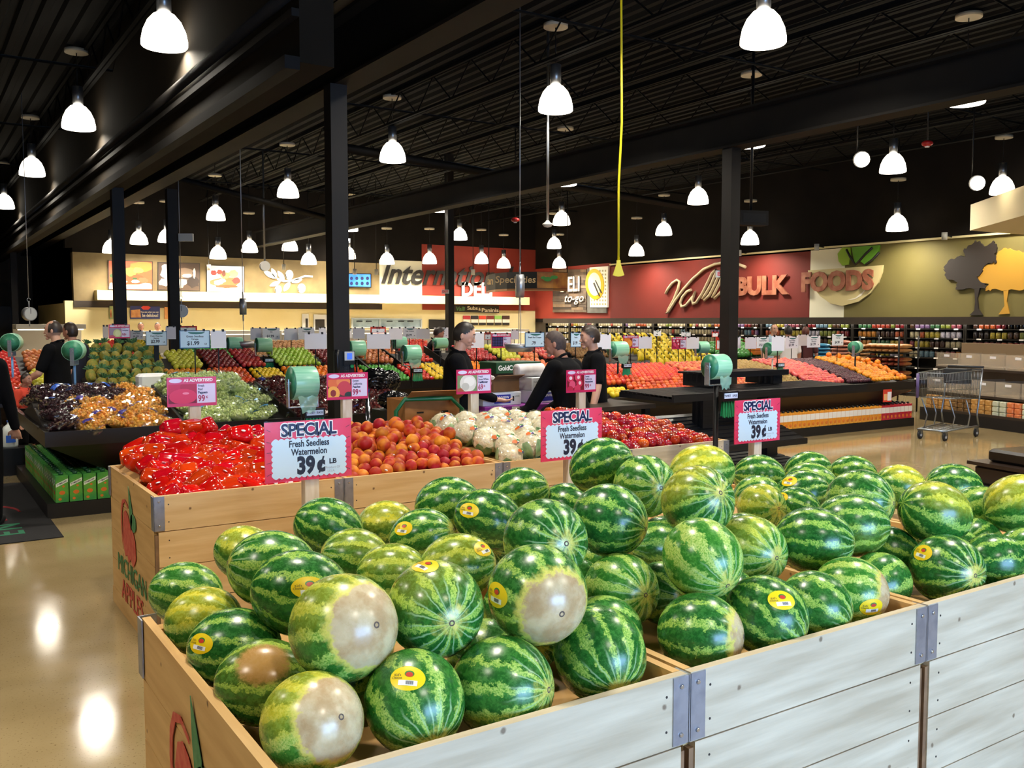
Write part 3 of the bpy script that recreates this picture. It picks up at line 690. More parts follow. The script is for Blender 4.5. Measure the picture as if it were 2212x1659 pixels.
# ---- bell peppers
PEP = mat('red_pepper_skin', '#c4150c', .12, col2='#d8340f', scale=5, rnd=.2, hue=.008, coat=.6)
PST = mat('pepper_stem', '#5f8a2c', .5); LBL = mat('small_white_sticker', '#ece9ee', .4)
def make_pepper(k):
    t = thing('bell_pepper', 'x', 'pepper')
    M = Matrix.Rotation(PI/2, 4, 'Y')
    el = (1.0, 1.25, .9)[k]
    prof = [(.0, -.058), (.012, -.064), (.028, -.066), (.04, -.056), (.047, -.03), (.052, 0), (.056, .028), (.053, .048), (.04, .06), (.022, .058), (.01, .048), (0, .045)]
    MB().lathe([(r, z*el) for r, z in prof], 32, 0, M, lob=.13, lk=(4, 3, 4)[k]).build('pepper_body', PEP, t)
    MB().lathe([(.018, .05*el), (.016, .055*el), (.007, .06*el), (.006, .078*el), (.008, .08*el)], 10, 0, M).build('stem', PST, t)
    if k == 0: MB().ball((0, -.03, .043), .013, 10, 6, sc=(1, 1, .25), M=Matrix.Rotation(.15, 4, 'X')).build('sticker', LBL, t)
    return kids(t)
pp = [make_pepper(k) for k in (0, 2, 1, 2)]
b = bins['glossy red peppers']
def h(x, y): s = (y-YR)/1.2; return .80+.17*min(1, s*1.25)*min(1, .25+(x-XR[0])/.28)
bed(b, XR[0]+.04, XR[1]-.04, YR+.04, YR+1.16, h, .075, WIN)
heap(pp, rg, XR[0]+.1, XR[1]-.09, YR+.09, YR+1.11, h, .103, 'glossy red bell pepper in the stencilled wooden bin', 'red bell peppers in the wooden bin', tilt=.5, rotz=0.2, zj=.015)
for k, (px, py) in enumerate(((520, 942), (372, 962), (418, 952), (445, 968))):
    p = at(px, py, d=5.6+.05*k); dup(pp[k % 4], (p.x, p.y, h(p.x, p.y)+.075), (.2, .1, .3*k), 'glossy red bell pepper in the stencilled wooden bin', 'red bell peppers in the wooden bin', 1.08)
drop_proto(*pp)
# ---- peaches and nectarines
def make_peach(name, label, m, crease=True, stk=False, r=.041):
    def fn(p):
        a = math.atan2(p.y, p.x); g = -.07*math.exp(-(a/.22)**2)*(1-p.z**2*.4) if crease else 0
        return 1+g-.16*math.exp(-((1-p.z)/.03))-.06*max(0, -p.z)**8
    t = thing(name, label, 'fruit'); MB().ball((0, 0, 0), r, 20, 14, fn=fn, sc=(1, 1, .95)).build('flesh', m, t)
    if stk: MB().ball((-r*.68, 0, r*.68), r*.24, 8, 5, sc=(.5, 1, .5)).build('sticker', LBL, t)
    return kids(t)
PEACH = mat('peach_skin', '#a51f14', .5, col2='#e08b22', scale=13, detail=2, thr=(.42, .7), rnd=.16, hue=.012, spec=.3)
NECT = mat('nectarine_skin', '#8e0f10', .2, col2='#d94a18', scale=14, detail=3, thr=(.4, .75), rnd=.3, hue=.015, coat=.2)
pp = [make_peach('peach', 'x', PEACH), make_peach('peach', 'x', PEACH, True, True)]
b = bins['peaches']
def h(x, y): s = (y-YR)/1.2; return .815+.155*math.sin(min(1, max(0, s)*1.15)*PI*.55)-.02*abs(x-2.5)
bed(b, XR[1]+.04, XR[2]-.04, YR+.04, YR+1.16, h, .04, WIN)
heap([pp[0]]*7+[pp[1]], rg, XR[1]+.07, XR[2]-.07, YR+.07, YR+1.1, h, .076, 'red and orange peach in the wooden bin under the peach price sign', 'peaches in the wooden bin', zj=.018, smin=.9, smax=1.14)
heap([pp[0]], rg, XR[1]+.25, XR[2]-.1, YR+.35, YR+1.0, lambda x, y: h(x, y)+.05, .19, 'red and orange peach in the wooden bin under the peach price sign', 'peaches in the wooden bin', jit=.35, smin=1, smax=1.15)
drop_proto(*pp)
pp = [make_peach('nectarine', 'x', NECT, False, False, .04), make_peach('nectarine', 'x', NECT, True, True, .04)]
b = bins['red nectarines']
def h(x, y): s = (y-YR)/1.2; return .815+(.19-.12*(x-4.06))*math.sin(min(1, max(0, s)*1.2)*PI*.55)
bed(b, XR[3]+.04, XR[4]-.04, YR+.04, YR+1.16, h, .04, WIN)
heap([pp[0]]*2+[pp[1]], rg, XR[3]+.07, XR[4]-.07, YR+.07, YR+1.1, h, .075, 'shiny dark red nectarine in the wooden bin behind the summit of the melons', 'nectarines in the wooden bin', zj=.02, smin=.9, smax=1.18)
drop_proto(*pp)
# ---- cauliflowers in film
CURD = mat('cauliflower_curd', '#e2d5ae', .5, col2='#f3ecd6', scale=30, rnd=.06, bump=.5, bscale=70, coat=.3)
LEAF = mat('cauliflower_leaf', '#5c8f55', .4, col2='#a9c89a', scale=14, rnd=.15, coat=.4)
FILM = film('clear_film', '#f6fbf8', .03, .22)
LAB1, LAB2, LAB3 = mat('label_orange', '#dd6a1f', .4), mat('label_violet', '#43307f', .4), mat('label_green', '#2f8b45', .4)
def make_cauli(k):
    r2 = random.Random(20+k); t = thing('cauliflower', 'x', 'vegetable'); bumps = [Vector((r2.gauss(0, 1), r2.gauss(0, 1), r2.uniform(-.1, 1))).normalized() for _ in range(70)]
    def fn(p):
        m_ = max(p.dot(b_) for b_ in bumps); return .84+.2*max(0, (m_-.88))/.12
    MB().ball((0, 0, 0), .086, 40, 26, fn=fn, sc=(1, 1, .88)).build('head', CURD, t)
    mb = MB()
    for i in range(7):
        a = 2*PI*i/7+r2.uniform(-.2, .2); v = []
        for u in range(5):
            for w_ in range(5):
                el = -1.4+u*.37+(.1 if i % 2 else 0); aa = a+(w_-2)*.2*(1-(u-1.6)**2*.09); rr_ = .089+.004*(w_ % 2)+.006*(u == 4)
                v.append((rr_*math.cos(el)*math.cos(aa), rr_*math.cos(el)*math.sin(aa), rr_*.9*math.sin(el)))
        mb.add(v, [(u*5+w_, u*5+w_+1, u*5+w_+6, u*5+w_+5) for u in range(4) for w_ in range(4)], 0, True)
    mb.build('leaves', LEAF, t)
    MB().ball((0, 0, 0), .096, 22, 14, sc=(1, 1, .92), fn=lambda p: 1+.03*math.sin(9*p.x+5*k)*math.cos(11*p.y)).build('film_wrap', FILM, t)
    def on(u, v, r_): d = Vector((u, v-.55, .8)).normalized(); return (d.x*r_, d.y*r_, d.z*r_*.94)
    mb = MB()
    for (pl, m_, r_) in (([(-.35, -.1), (-.05, -.18), (.1, -.02), (.0, .14), (-.25, .1)], 0, .098), ([(-.02, -.2), (.3, -.25), (.33, -.05), (.12, .0)], 1, .0985), ([(0, .02), (.26, -.02), (.34, .14), (.08, .2)], 2, .0985), ([(.05, -.05), (.16, -.07), (.16, .05), (.05, .06)], 3, .0995)):
        mb.add([on(u, v, r_) for u, v in pl], [tuple(range(len(pl)))], m_)
    mb.build('printed_label', [LAB1, LAB2, LAB3, LBL], t)
    return kids(t)
pp = [make_cauli(k) for k in range(3)]
b = bins['wrapped cauliflower']
def h(x, y): s = (y-YR)/1.2; return .835+.13*math.sin(min(1, max(0, s)*1.2)*PI*.5)
bed(b, XR[2]+.04, XR[3]-.04, YR+.04, YR+1.16, h, .09, WIN)
heap(pp, rg, XR[2]+.115, XR[3]-.115, YR+.115, YR+1.08, h, .152, 'film-wrapped white cauliflower with a printed label in the wooden bin', 'wrapped cauliflowers in the wooden bin', tilt=.6, rotz=0, zj=.03, smin=.95, smax=1.15)
drop_proto(*pp)

# ================================================================ SIGNS
PINK = mat('sign_pink', '#dd2c58', .35, col2='#e64a70', scale=3); SKY = mat('sign_pale_blue', '#cbe3f4', .35); NAVY = mat('sign_navy', '#17214f', .4); INK = mat('sign_ink', '#23263a', .4)
SGREY = mat('sign_grey_print', '#a9b3c0', .5); SWHITE = mat('sign_white', '#f4f2f4', .4); MAG = mat('sign_magenta', '#cf2a63', .35); BLUSH = mat('sign_blush', '#f7b9c4', .35)
ACR = film('clear_acrylic', '#ffffff', .012, .03, 2, .1)
POSTW = mat('whitewashed_post', '#dcd3c4', .6, col2='#cbbba2', scale=5, stretch=(8, 8, 1))
PLUM = mat('sign_price_plum', '#a3174b', .4); LILAC = mat('sign_lilac', '#dcd6f2', .4)
def scallop(w, h_, n, m_, amp):
    pts = []
    for (x0, y0, x1, y1, k) in ((-w, -h_, w, -h_, n), (w, -h_, w, h_, m_), (w, h_, -w, h_, n), (-w, h_, -w, -h_, m_)):
        for i in range(k*4):
            s_ = i/(k*4); o_ = abs(math.sin(s_*k*PI))*amp; dx, dy = x1-x0, y1-y0; L_ = math.hypot(dx, dy)
            pts.append((x0+dx*s_+dy/L_*o_, y0+dy*s_-dx/L_*o_))
    return pts
def sale_sign(px, py, Y, label, post_to=0.0):
    p = at(px, py, Y=Y); t = thing('sale_sign', label, 'sign', (p.x, p.y, 0)); W, H_ = .432, .285; zc = p.z
    MB().box(-W/2, W/2, 0, .006, zc-H_/2, zc+H_/2).build('board', PINK, t)
    Mf = front((0, -.0008, zc))
    mb = MB().prism(scallop(.18, .088, 13, 7, .008), 0, .0006, 0, Mf @ Matrix.Translation((.002, -.033, 0)))
    mb.build('white_panel', SKY, t)
    mb = MB()
    for i in range(26):      # little dashes printed around the pink border
        a = 2*PI*i/26; c_, s_ = math.cos(a), math.sin(a); k = min(.2/abs(c_) if abs(c_) > .01 else 9, .128/abs(s_) if abs(s_) > .01 else 9)
        if s_ > .25 and abs(c_) < .8 and k*s_ > .1: continue
        q = Vector((c_*k, s_*k)); d = Vector((c_, s_)); n_ = Vector((-s_, c_))*.0011
        a_, b_ = q-d*.014, q+d*.008
        mb.add([(*(a_+n_), .0005), (*(a_-n_), .0005), (*(b_-n_), .0005), (*(b_+n_), .0005)], [(0, 1, 2, 3)], 0, False, Mf)
    mb.build('border_dashes', INK, t)
    Ms = Mf @ Matrix.Translation((0.0, .098, .0006))
    MB().text('SPECIAL', .083, Ms, depth=.0004, bold=.0072, sx=.93).build('lettering_outline', SWHITE, t)
    MB().text('SPECIAL', .083, Ms @ Matrix.Translation((0, 0, .0008)), depth=.0005, bold=.0022, sx=.93).build('lettering', NAVY, t)
    Mp = Mf @ Matrix.Translation((0, 0, .0008))
    T_ = Matrix.Translation
    MB().text('Fresh Seedless', .044, Mp @ T_((0, .033, 0)), depth=.0004, bold=.0011, sx=.78).text('Watermelon', .044, Mp @ T_((0, -.007, 0)), depth=.0004, bold=.0011, sx=.78).text('39', .112, Mp @ T_((-.018, -.075, 0)), depth=.0004, bold=.0056, sx=.8).text('c', .105, Mp @ T_((.058, -.072, 0)), depth=.0004, bold=.0055, sx=.85).text('/', .112, Mp @ T_((.06, -.078, .0004)), depth=.0004, bold=.0005).text('LB', .034, Mp @ T_((.118, -.062, 0)), depth=.0004, bold=.0012, sx=1.05).build('price_lettering', INK, t)
    MB().text('Product Of', .016, Mp @ T_((.118, -.092, 0)), depth=.0003).text('U.S.A.', .016, Mp @ T_((.11, -.109, 0)), depth=.0003).build('small_print', SGREY, t)
    MB().box(-W/2-.004, W/2+.004, -.004, -.002, zc-H_/2-.006, zc+H_/2+.006).build('acrylic_sleeve', ACR, t)
    MB().box(-.06+.04, .05, .008, .06, post_to, zc+.02).build('post', POSTW, t)
    return t
Y_S = 4.2
sale_sign(668, 972, Y_S, 'pink sale sign at left, largest of three, between the melons and the pepper bin')
sale_sign(1236, 938, Y_S, 'pink sale sign in the middle, partly hidden by the topmost watermelon')
sale_sign(1637, 909, Y_S, 'pink sale sign at right, smallest of three, before the juice cartons')

PHM = {}
def photo_art(kind):
    if kind in PHM: return PHM[kind]
    if kind == 'pepper': a = [('#7a1030', (0, 0, 1, 1)), ('#c42452', (-.3, .3, .34, .42)), ('#b21c46', (.28, .34, .36, .4)), ('#d8315e', (.02, -.14, .5, .4)), ('#f08aa8', (.12, .02, .12, .06))]
    elif kind == 'peach': a = [('#4a3328', (0, 0, 1, 1)), ('#e0703c', (-.28, .34, .26, .36)), ('#e8894a', (.16, .36, .3, .34)), ('#c9404e', (.2, -.02, .3, .42)), ('#f2b04c', (-.28, -.3, .28, .42)), ('#8c2a2c', (-.28, -.28, .12, .2)), ('#203a34', (.38, -.42, .18, .2))]
    elif kind == 'cauliflower': a = [('#7c9668', (0, 0, 1, 1)), ('#e4e0d8', (.04, 0, .42, .55)), ('#f2efe9', (.1, .1, .28, .3)), ('#a8543c', (-.36, -.44, .18, .16)), ('#c9c6bd', (-.1, -.2, .2, .24))]
    elif kind == 'nectarine': a = [('#7c0f26', (0, 0, 1, 1))]+[(c, (x, y, .19, .26)) for x, y, c in ((-.3, .3, '#d6345c'), (.14, .36, '#e04a6c'), (-.2, -.12, '#e2557a'), (.22, -.04, '#d22d54'), (-.32, -.46, '#c22448'), (.1, -.42, '#d83a60'))]+[('#f6dfe4', (-.3, .32, .09, .12)), ('#f6dfe4', (.16, .36, .08, .12)), ('#f6dfe4', (.24, -.02, .08, .12))]
    elif kind == 'honeydew': a = [('#9a86a0', (0, 0, 1, 1)), ('#c9cf92', (.16, -.12, .34, .46)), ('#dce0ac', (.2, -.1, .22, .32)), ('#c9546a', (-.3, -.5, .3, .2))]
    elif kind == 'apricot': a = [('#8a3a1c', (0, 0, 1, 1)), ('#e8872c', (-.1, .3, .36, .36)), ('#f0a040', (.2, -.1, .3, .4)), ('#d8641c', (-.28, -.34, .24, .3))]
    else: a = [('#1c1838', (0, 0, 1, 1))]+[('#3c3870', ((i % 4-1.5)*.24, (i//4-1)*.3, .1, .13)) for i in range(12)]
    PHM[kind] = [(mat('printed_'+c.strip('#'), c, .45), g) for c, g in a]; return PHM[kind]
def add_art(mb, kind, w, h_, M, mats):
    for k, (m_, (cx, cy, rx, ry)) in enumerate(photo_art(kind)):
        mats.append(m_); i = len(mats)-1
        if k == 0: pl = [(-w/2, -h_/2), (w/2, -h_/2), (w/2, h_/2), (-w/2, h_/2)]
        else: pl = [(min(w/2, max(-w/2, w*(cx+rx*math.cos(q)))), min(h_/2, max(-h_/2, h_*(cy+ry*math.sin(q))))) for q in [PI*z/10 for z in range(20)]]
        mb.add([(x, y, .0003*k) for x, y in pl], [tuple(range(len(pl)))], i, False, M)
T_ = Matrix.Translation
def ad_sign(px, py, Y, kind, lines, price, label, post=None, W=.31, H_=.187, group=None):
    p = at(px, py, Y=Y); t = thing('price_sign', label, 'sign', (p.x, p.y, 0), 0, group); zc = p.z
    MB().box(-W/2, W/2, 0, .005, zc-H_/2, zc+H_/2).build('board', MAG, t)
    Mf = front((0, -.0006, zc)); mats = []; mb = MB(); add_art(mb, kind, W*.56, H_*.66, Mf @ T_((-W*.195, -H_*.065, 0)), mats); mb.build('fruit_picture', mats, t)
    MB().prism([(W*.1, -H_*.4), (W*.475, -H_*.4), (W*.475, H_*.265), (W*.1, H_*.265)], 0, .0004, 0, Mf).build('white_panel', LILAC, t)
    mb = MB().add([(-W*.33+W*.13*math.cos(q), H_*.385+H_*.075*math.sin(q), .0006) for q in [PI*z/8 for z in range(16)]], [tuple(range(16))], 0, False, Mf); mb.build('shop_badge', LILAC, t)
    MB().text('AS ADVERTISED', H_*.145, Mf @ T_((W*.13, H_*.385, .0006)), depth=.0003, bold=.0009, sx=.95).build('lettering', SWHITE, t)
    mb = MB()
    for i, s_ in enumerate(lines): mb.text(s_, H_*.115, Mf @ T_((W*.12, H_*(.19-.115*i), .0008)), depth=.0003, bold=.0004 if i < len(lines)-1 else .0009, align='LEFT', sx=.85)
    mb.build('name_lettering', NAVY, t)
    MB().text(price, H_*.3, Mf @ T_((W*.115, -H_*.25, .0008)), depth=.0003, bold=.0014, align='LEFT', sx=.8).text('c', H_*.16, Mf @ T_((W*.3, -H_*.19, .0008)), depth=.0003, bold=.001).build('price_lettering', PLUM, t)
    if post:
        a, z0 = post; MB().box(a-.035, a+.035, .006, .05, z0, zc-.02).build('post', POSTW, t)
    return t
Y_B = 6.08
ad_sign(415, 846, Y_B, 'pepper', ['Fresh', 'Red', 'Peppers'], '99', 'magenta price sign for red peppers on a pale post behind the pepper bin', (0.02, 0))
ad_sign(751, 834, Y_B, 'peach', ['Sweet', 'California', 'Peaches'], '99', 'magenta price sign for peaches on a pale post before the column', (0.0, 0))
ad_sign(1024, 824, Y_B, 'cauliflower', ['Fresh', 'Snow White', 'Cauliflower'], '69', 'magenta price sign for cauliflower on a white post behind the cauliflower', (0.01, 0))
ad_sign(1256, 823, Y_B, 'nectarine', ['Sweet', 'California', 'Nectarines'], '99', 'magenta price sign for nectarines in front of the two workers', (0.015, 0))

# ---- bag roll dispensers with bundles of green ties
GROLL = mat('green_film_roll', '#86cfa8', .3, col2='#a5dfc0', scale=3, stretch=(1, 30, 30), rnd=.08); GCORE = mat('green_roll_end', '#2f7d5c', .45, col2='#3d8f6b', scale=3, stretch=(1, 14, 14))
GTIE = mat('green_ties', '#12a06a', .4, col2='#0c7f54', scale=10, stretch=(30, 1, 1)); GREENP = mat('green_plastic', '#1c8a4e', .4); BRKT = mat('bracket_steel', '#c2ccd4', .25, .8); TIEL = mat('tie_label', '#c9dcf0', .4)
def roll_stand(loc, R_, rz, label, z0, ties=(.06, -.2), film=True, postmat=None, W=.28, tie_side=1, pr=.013):
    """a roll of produce bags on a post; local X is the roll's axis, ties hang below"""
    t = thing('bag_roll_stand', label, 'bag dispenser', (loc[0], loc[1], z0), rz, 'bag roll dispensers'); zc = loc[2]-z0
    Mx = Matrix.Translation((0, 0, zc)) @ Matrix.Rotation(PI/2, 4, 'Y')
    MB().lathe([(R_*.985, -W/2), (R_, -W/2+.004), (R_, W/2-.004), (R_*.985, W/2)], 36, 0, Mx).build('film_roll', GROLL, t)
    for s_ in (-1, 1): MB().lathe([(R_*.2, s_*(W/2+.0015)), (R_*.95, s_*(W/2+.0005))][::s_], 32, 0, Mx).build('roll_end', GCORE, t)
    mb = MB().cyl((-W/2-.03, 0, zc), (W/2+.03, 0, zc), .012, n=10)
    for s_ in (-1, 1): mb.box(s_*(W/2+.022)-.004, s_*(W/2+.022)+.004, -.022, .022, zc-R_*1.45, zc+.03)
    mb.box(-W/2-.026, W/2+.026, -.02, .02, zc-R_*1.47, zc-R_*1.45+.004)
    mb.build('bracket', BRKT, t)
    MB().cyl((0, 0, 0), (0, 0, zc-R_*1.45), pr, n=10).build('post', postmat or DKMETAL, t)
    if film:
        v = []
        for i in range(9):
            for j in range(7):
                a = -.25-i*.16; u = (j/6-.5)*W*.92*(1-.05*i); v.append((u, -R_*1.01-.003*math.sin(j*1.7+i), zc-R_*.75-R_*.12*i+.008*math.sin(i*1.3+j*2)))
        MB().add(v, [(i*7+j, i*7+j+1, i*7+j+8, i*7+j+7) for i in range(8) for j in range(6)], 0, True).build('loose_film', mat('loose_green_film', '#a8e4cc', .2, alpha=.45, spec=.8), t)
    if ties:
        tx, tz = ties; zt = zc+tz; yy = -.06
        h_ = MB().box(tx-.075, tx+.075, yy-.02, yy+.02, zt-.03, zt+.035).cyl((tx, yy+.01, zt), (0, 0, zt), .006, n=6); h_.build('tie_holder', DKMETAL, t)
        MB().box(tx-.062, tx+.062, yy-.024, yy-.0205, zt-.012, zt+.024).build('tie_label', TIEL, t)
        MB().text('TWIST', .021, front((tx-.033, yy-.0245, zt+.006)), depth=.0003, bold=.0004).text('EASE', .021, front((tx+.035, yy-.0245, zt+.006)), depth=.0003, bold=.0004).build('lettering', INK, t)
        mb = MB()
        for i in range(16):
            u = -.06+i*.008; s_ = (u*.25*(1 if tie_side else 0)); mb.add([(tx+u, yy-.012, zt-.03), (tx+u+.0072, yy-.012+.004*(i % 3), zt-.03), (tx+u*1.25+.0075, yy-.02-.004*(i % 2), zt-.135-.006*(i % 3)), (tx+u*1.25, yy-.02, zt-.135)], [(0, 1, 2, 3)], 0).add([(tx+u, yy+.004, zt-.03), (tx+u+.0072, yy+.004, zt-.03), (tx+u*1.2+.0075, yy+.002, zt-.13), (tx+u*1.2, yy+.004, zt-.13)], [(0, 1, 2, 3)], 0)
        mb.build('twist_ties', GTIE, t)
    return t
p = at(653, 827, Y=6.28); roll_stand(p, .118, 0, 'large green bag roll on a stand left of the peach sign', 0, (.06, -.215), W=.17)
p = at(1548, 792, Y=4.45); roll_stand(p, .085, 0, 'part-used green bag roll with loose film on a black post, before the empty black rack', 0, (.055, -.2), pr=.018, W=.13)

# ================================================================ LEFT TABLE WITH BAGGED GRAPES
TBL = mat('table_laminate', '#2a2019', .45, col2='#33271e', scale=4, stretch=(1, 6, 6)); TRIM_ = mat('table_edge', '#17120f', .3); TBED = mat('table_bed', '#1d1713', .6); PLI = mat('black_plinth', '#0f0f12', .45)
def make_table(label, x0, x1, y0, y1, rim, ridge, yr, base=(.3, .3, .3, .3), dividers=(), plinth=True, back=None, pin=0):
    """a two-sided sloping produce table: plinth, base, rim and bed"""
    t = thing('produce_table', label, 'produce table', (x0, y0, 0)); W, D = x1-x0, y1-y0; a, b, c, d = base; yr -= y0; bk = rim if back is None else back
    MB().box(a, W-b, c, D-d, .12 if plinth else 0, rim-.16).build('base', TBL, t)
    if plinth: MB().box(pin, W-pin, pin, D-pin, 0, .13).build('plinth', PLI, t)
    # skirt that flares out from base to rim
    v = [(a, c, rim-.42), (W-b, c, rim-.42), (W-b, D-d, rim-.42), (a, D-d, rim-.42), (0.02, 0.02, rim-.1), (W-.02, 0.02, rim-.1), (W-.02, D-.02, rim-.1), (0.02, D-.02, rim-.1)]
    MB().add(v, [(0, 1, 5, 4), (1, 2, 6, 5), (2, 3, 7, 6), (3, 0, 4, 7), (4, 5, 6, 7)], 0).build('skirt', TBL, t)
    MB().box(0, W, 0, .04, rim-.1, rim+.03).box(0, W, D-.04, D, bk-.1, bk+.03).box(0, .04, .04, D-.04, rim-.1, rim+.03).box(W-.04, W, .04, D-.04, rim-.1, rim+.03).build('rim', TRIM_, t)
    MB().add([(.04, .04, rim-.06), (W-.04, .04, rim-.06), (W-.04, yr, ridge-.06), (.04, yr, ridge-.06), (W-.04, D-.04, bk-.06), (.04, D-.04, bk-.06), (.04, .04, rim-.1), (W-.04, .04, rim-.1), (W-.04, D-.04, rim-.1), (.04, D-.04, rim-.1)], [(0, 1, 2, 3), (3, 2, 4, 5), (0, 3, 5, 9, 6), (1, 7, 8, 4, 2), (6, 9, 8, 7), (0, 6, 7, 1), (5, 4, 8, 9)]).build('bed', TBED, t)
    for x in dividers:
        x -= x0; MB().add([(x+s_, *q) for s_ in (-.012, .012) for q in ((.05, rim-.05), (.05, rim+.06), (yr, ridge+.07), (yr, ridge-.05))], [(0, 1, 2, 3), (4, 7, 6, 5), (1, 5, 6, 2), (0, 4, 5, 1), (3, 2, 6, 7)]).build('divider', TRIM_, t)
    return t
GX0, GX1, GY0, GY1 = .98, 4.62, 8.76, 11.35
make_table('dark produce table with bagged grapes behind the pepper bin', GX0, GX1, GY0, GY1, .72, .97, 10.05, (.6, .2, .35, .3), (2.14, 3.22))
def hg(x, y): return .74+.27*min(1, (y-GY0)/1.3) if y < 10.06 else 1.01-.24*(y-10.06)/1.2
FILMB = film('crinkled_bag_film', '#ffffff', .05, .5, 26, .1)
BLUEP = mat('bag_print_blue', '#2f62c8', .3); REDP = mat('bag_print_red', '#c0263a', .3); GRNP = mat('bag_print_green', '#1d7a55', .3)
def make_bag(name, m, k, gr=.012, n=85, size=(.13, .095, .062), film=None, pr=None, fa=1):
    r2 = random.Random(hash(name) % 1000+k if False else 50+k*13+len(name)); t = thing(name, 'x', 'bag'); mb = MB()
    for i in range(n):
        z = 1-1.25*(i+.5)/n; a = i*2.39996+r2.uniform(-.2, .2); q = math.sqrt(max(0, 1-z*z)); k_ = r2.uniform(.86, 1.04)
        mb.ball((size[0]*q*math.cos(a)*k_, size[1]*q*math.sin(a)*k_, size[2]*z*k_), gr*r2.uniform(.85, 1.15), 7, 5)
    mb.ball((0, 0, 0), 1, 14, 8, sc=(size[0]*.88, size[1]*.88, size[2]*.85)); mb.build('fruit', m, t)
    def fn(p): return 1.06+r2.uniform(-.05, .13)
    f = MB().ball((0, 0, .004), 1, 20, 11, sc=(size[0]*1.04, size[1]*1.06, size[2]*1.1), fn=fn); f.sm = [False]*len(f.sm)
    # the gathered neck of the bag
    v = []
    for i in range(4):
        for j in range(7): v.append((size[0]*(1.0+.16*i), (j-3)*.012*(1+.55*i)+r2.uniform(-.008, .008), size[2]*.35+r2.uniform(-.012, .02)+.008*i))
    f.add(v, [(i*7+j, i*7+j+1, i*7+j+8, i*7+j+7) for i in range(3) for j in range(6)], 0); f.build('plastic_bag', film or FILMB, t)
    if pr:
        v = [(size[0]*(-.1+.11*i), size[1]*1.0*math.sin(-.75+.26*j)*.95, size[2]*1.2*math.cos(-.75+.26*j)*(1-.05*abs(i-2))+.006+r2.uniform(-.003, .003)) for i in range(5) for j in range(5)]
        MB().add(v, [(i*5+j, (i+1)*5+j, (i+1)*5+j+1, i*5+j+1) for i in range(4) for j in range(4)]).build('printed_patch', pr, t)
    return kids(t)
BLK = mat('black_grape', '#2c171c', .22, col2='#4a262c', scale=30, rnd=.2); YEL = mat('golden_cherry', '#f5c65a', .25, col2='#ee9838', scale=20, rnd=.12); GRN = mat('green_grape', '#bccd72', .22, col2='#d9e4a8', scale=25, rnd=.1); RGR = mat('red_grape', '#4a151a', .25, col2='#6e2a26', scale=25, rnd=.2)
rg = random.Random(5)
def lay(kinds, x0, x1, y0, y1, sx, sy, label, group, mask=None, lift=0):
    y = y0; r_ = 0
    while y <= y1:
        x = x0+(sx/2 if r_ % 2 else 0)
        while x <= x1:
            px, py = x+rg.uniform(-.02, .02), y+rg.uniform(-.02, .02)
            if mask is None or mask(px, py):
                sl = .3 if py < 10.05 else -.27
                dup(rg.choice(kinds), (px, py, hg(px, py)+lift+rg.uniform(-.012, .02)), (sl+rg.uniform(-.2, .2), rg.uniform(-.25, .25), rg.uniform(-PI, PI)), label, group, rg.uniform(.92, 1.12))
            x += sx
        y += sy; r_ += 1
ks = [make_bag('grape_bag', BLK, 0), make_bag('grape_bag', BLK, 1, pr=BLUEP), make_bag('grape_bag', BLK, 2)]
isy = lambda x, y: (y < 9.65 and x > 1.33) or x > 1.8
lay(ks, 1.14, 2.04, 8.9, 11.1, .2, .155, 'glossy bag of black grapes at the left end of the grape table', 'bags of black grapes', lambda x, y: not isy(x, y)); drop_proto(*ks)
ks = [make_bag('cherry_bag', YEL, 3, .0135, 70), make_bag('cherry_bag', YEL, 4, .0135, 70, pr=mat('bag_print_violet', '#4b3f96', .3))]
lay(ks, 1.36, 2.06, 8.9, 10.1, .21, .16, 'bag of golden cherries beside the black grapes', 'bags of golden cherries', isy); drop_proto(*ks)
FILMG = film('tinted_bag_film', '#e2f3f8', .05, .4, 26, .12)
ks = [make_bag('grape_bag', GRN, 5, film=FILMG), make_bag('grape_bag', GRN, 6, film=FILMG, pr=mat('bag_print_sky', '#5fa6d8', .3)), make_bag('grape_bag', GRN, 7, film=FILMG)]
lay(ks, 2.3, 3.1, 8.9, 11.0, .2, .155, 'bag of green grapes in the middle of the grape table', 'bags of green grapes'); lay(ks, 2.4, 3.0, 9.6, 10.5, .25, .2, 'bag of green grapes in the middle of the grape table', 'bags of green grapes', lift=.09); drop_proto(*ks)
ks = [make_bag('grape_bag', RGR, 8), make_bag('grape_bag', RGR, 9, pr=mat('bag_print_navy', '#2a2f86', .3)), make_bag('grape_bag', RGR, 10)]
lay(ks, 3.36, 4.5, 8.92, 11.0, .205, .16, 'bag of dark red grapes at the right end of the grape table', 'bags of red grapes'); drop_proto(*ks)

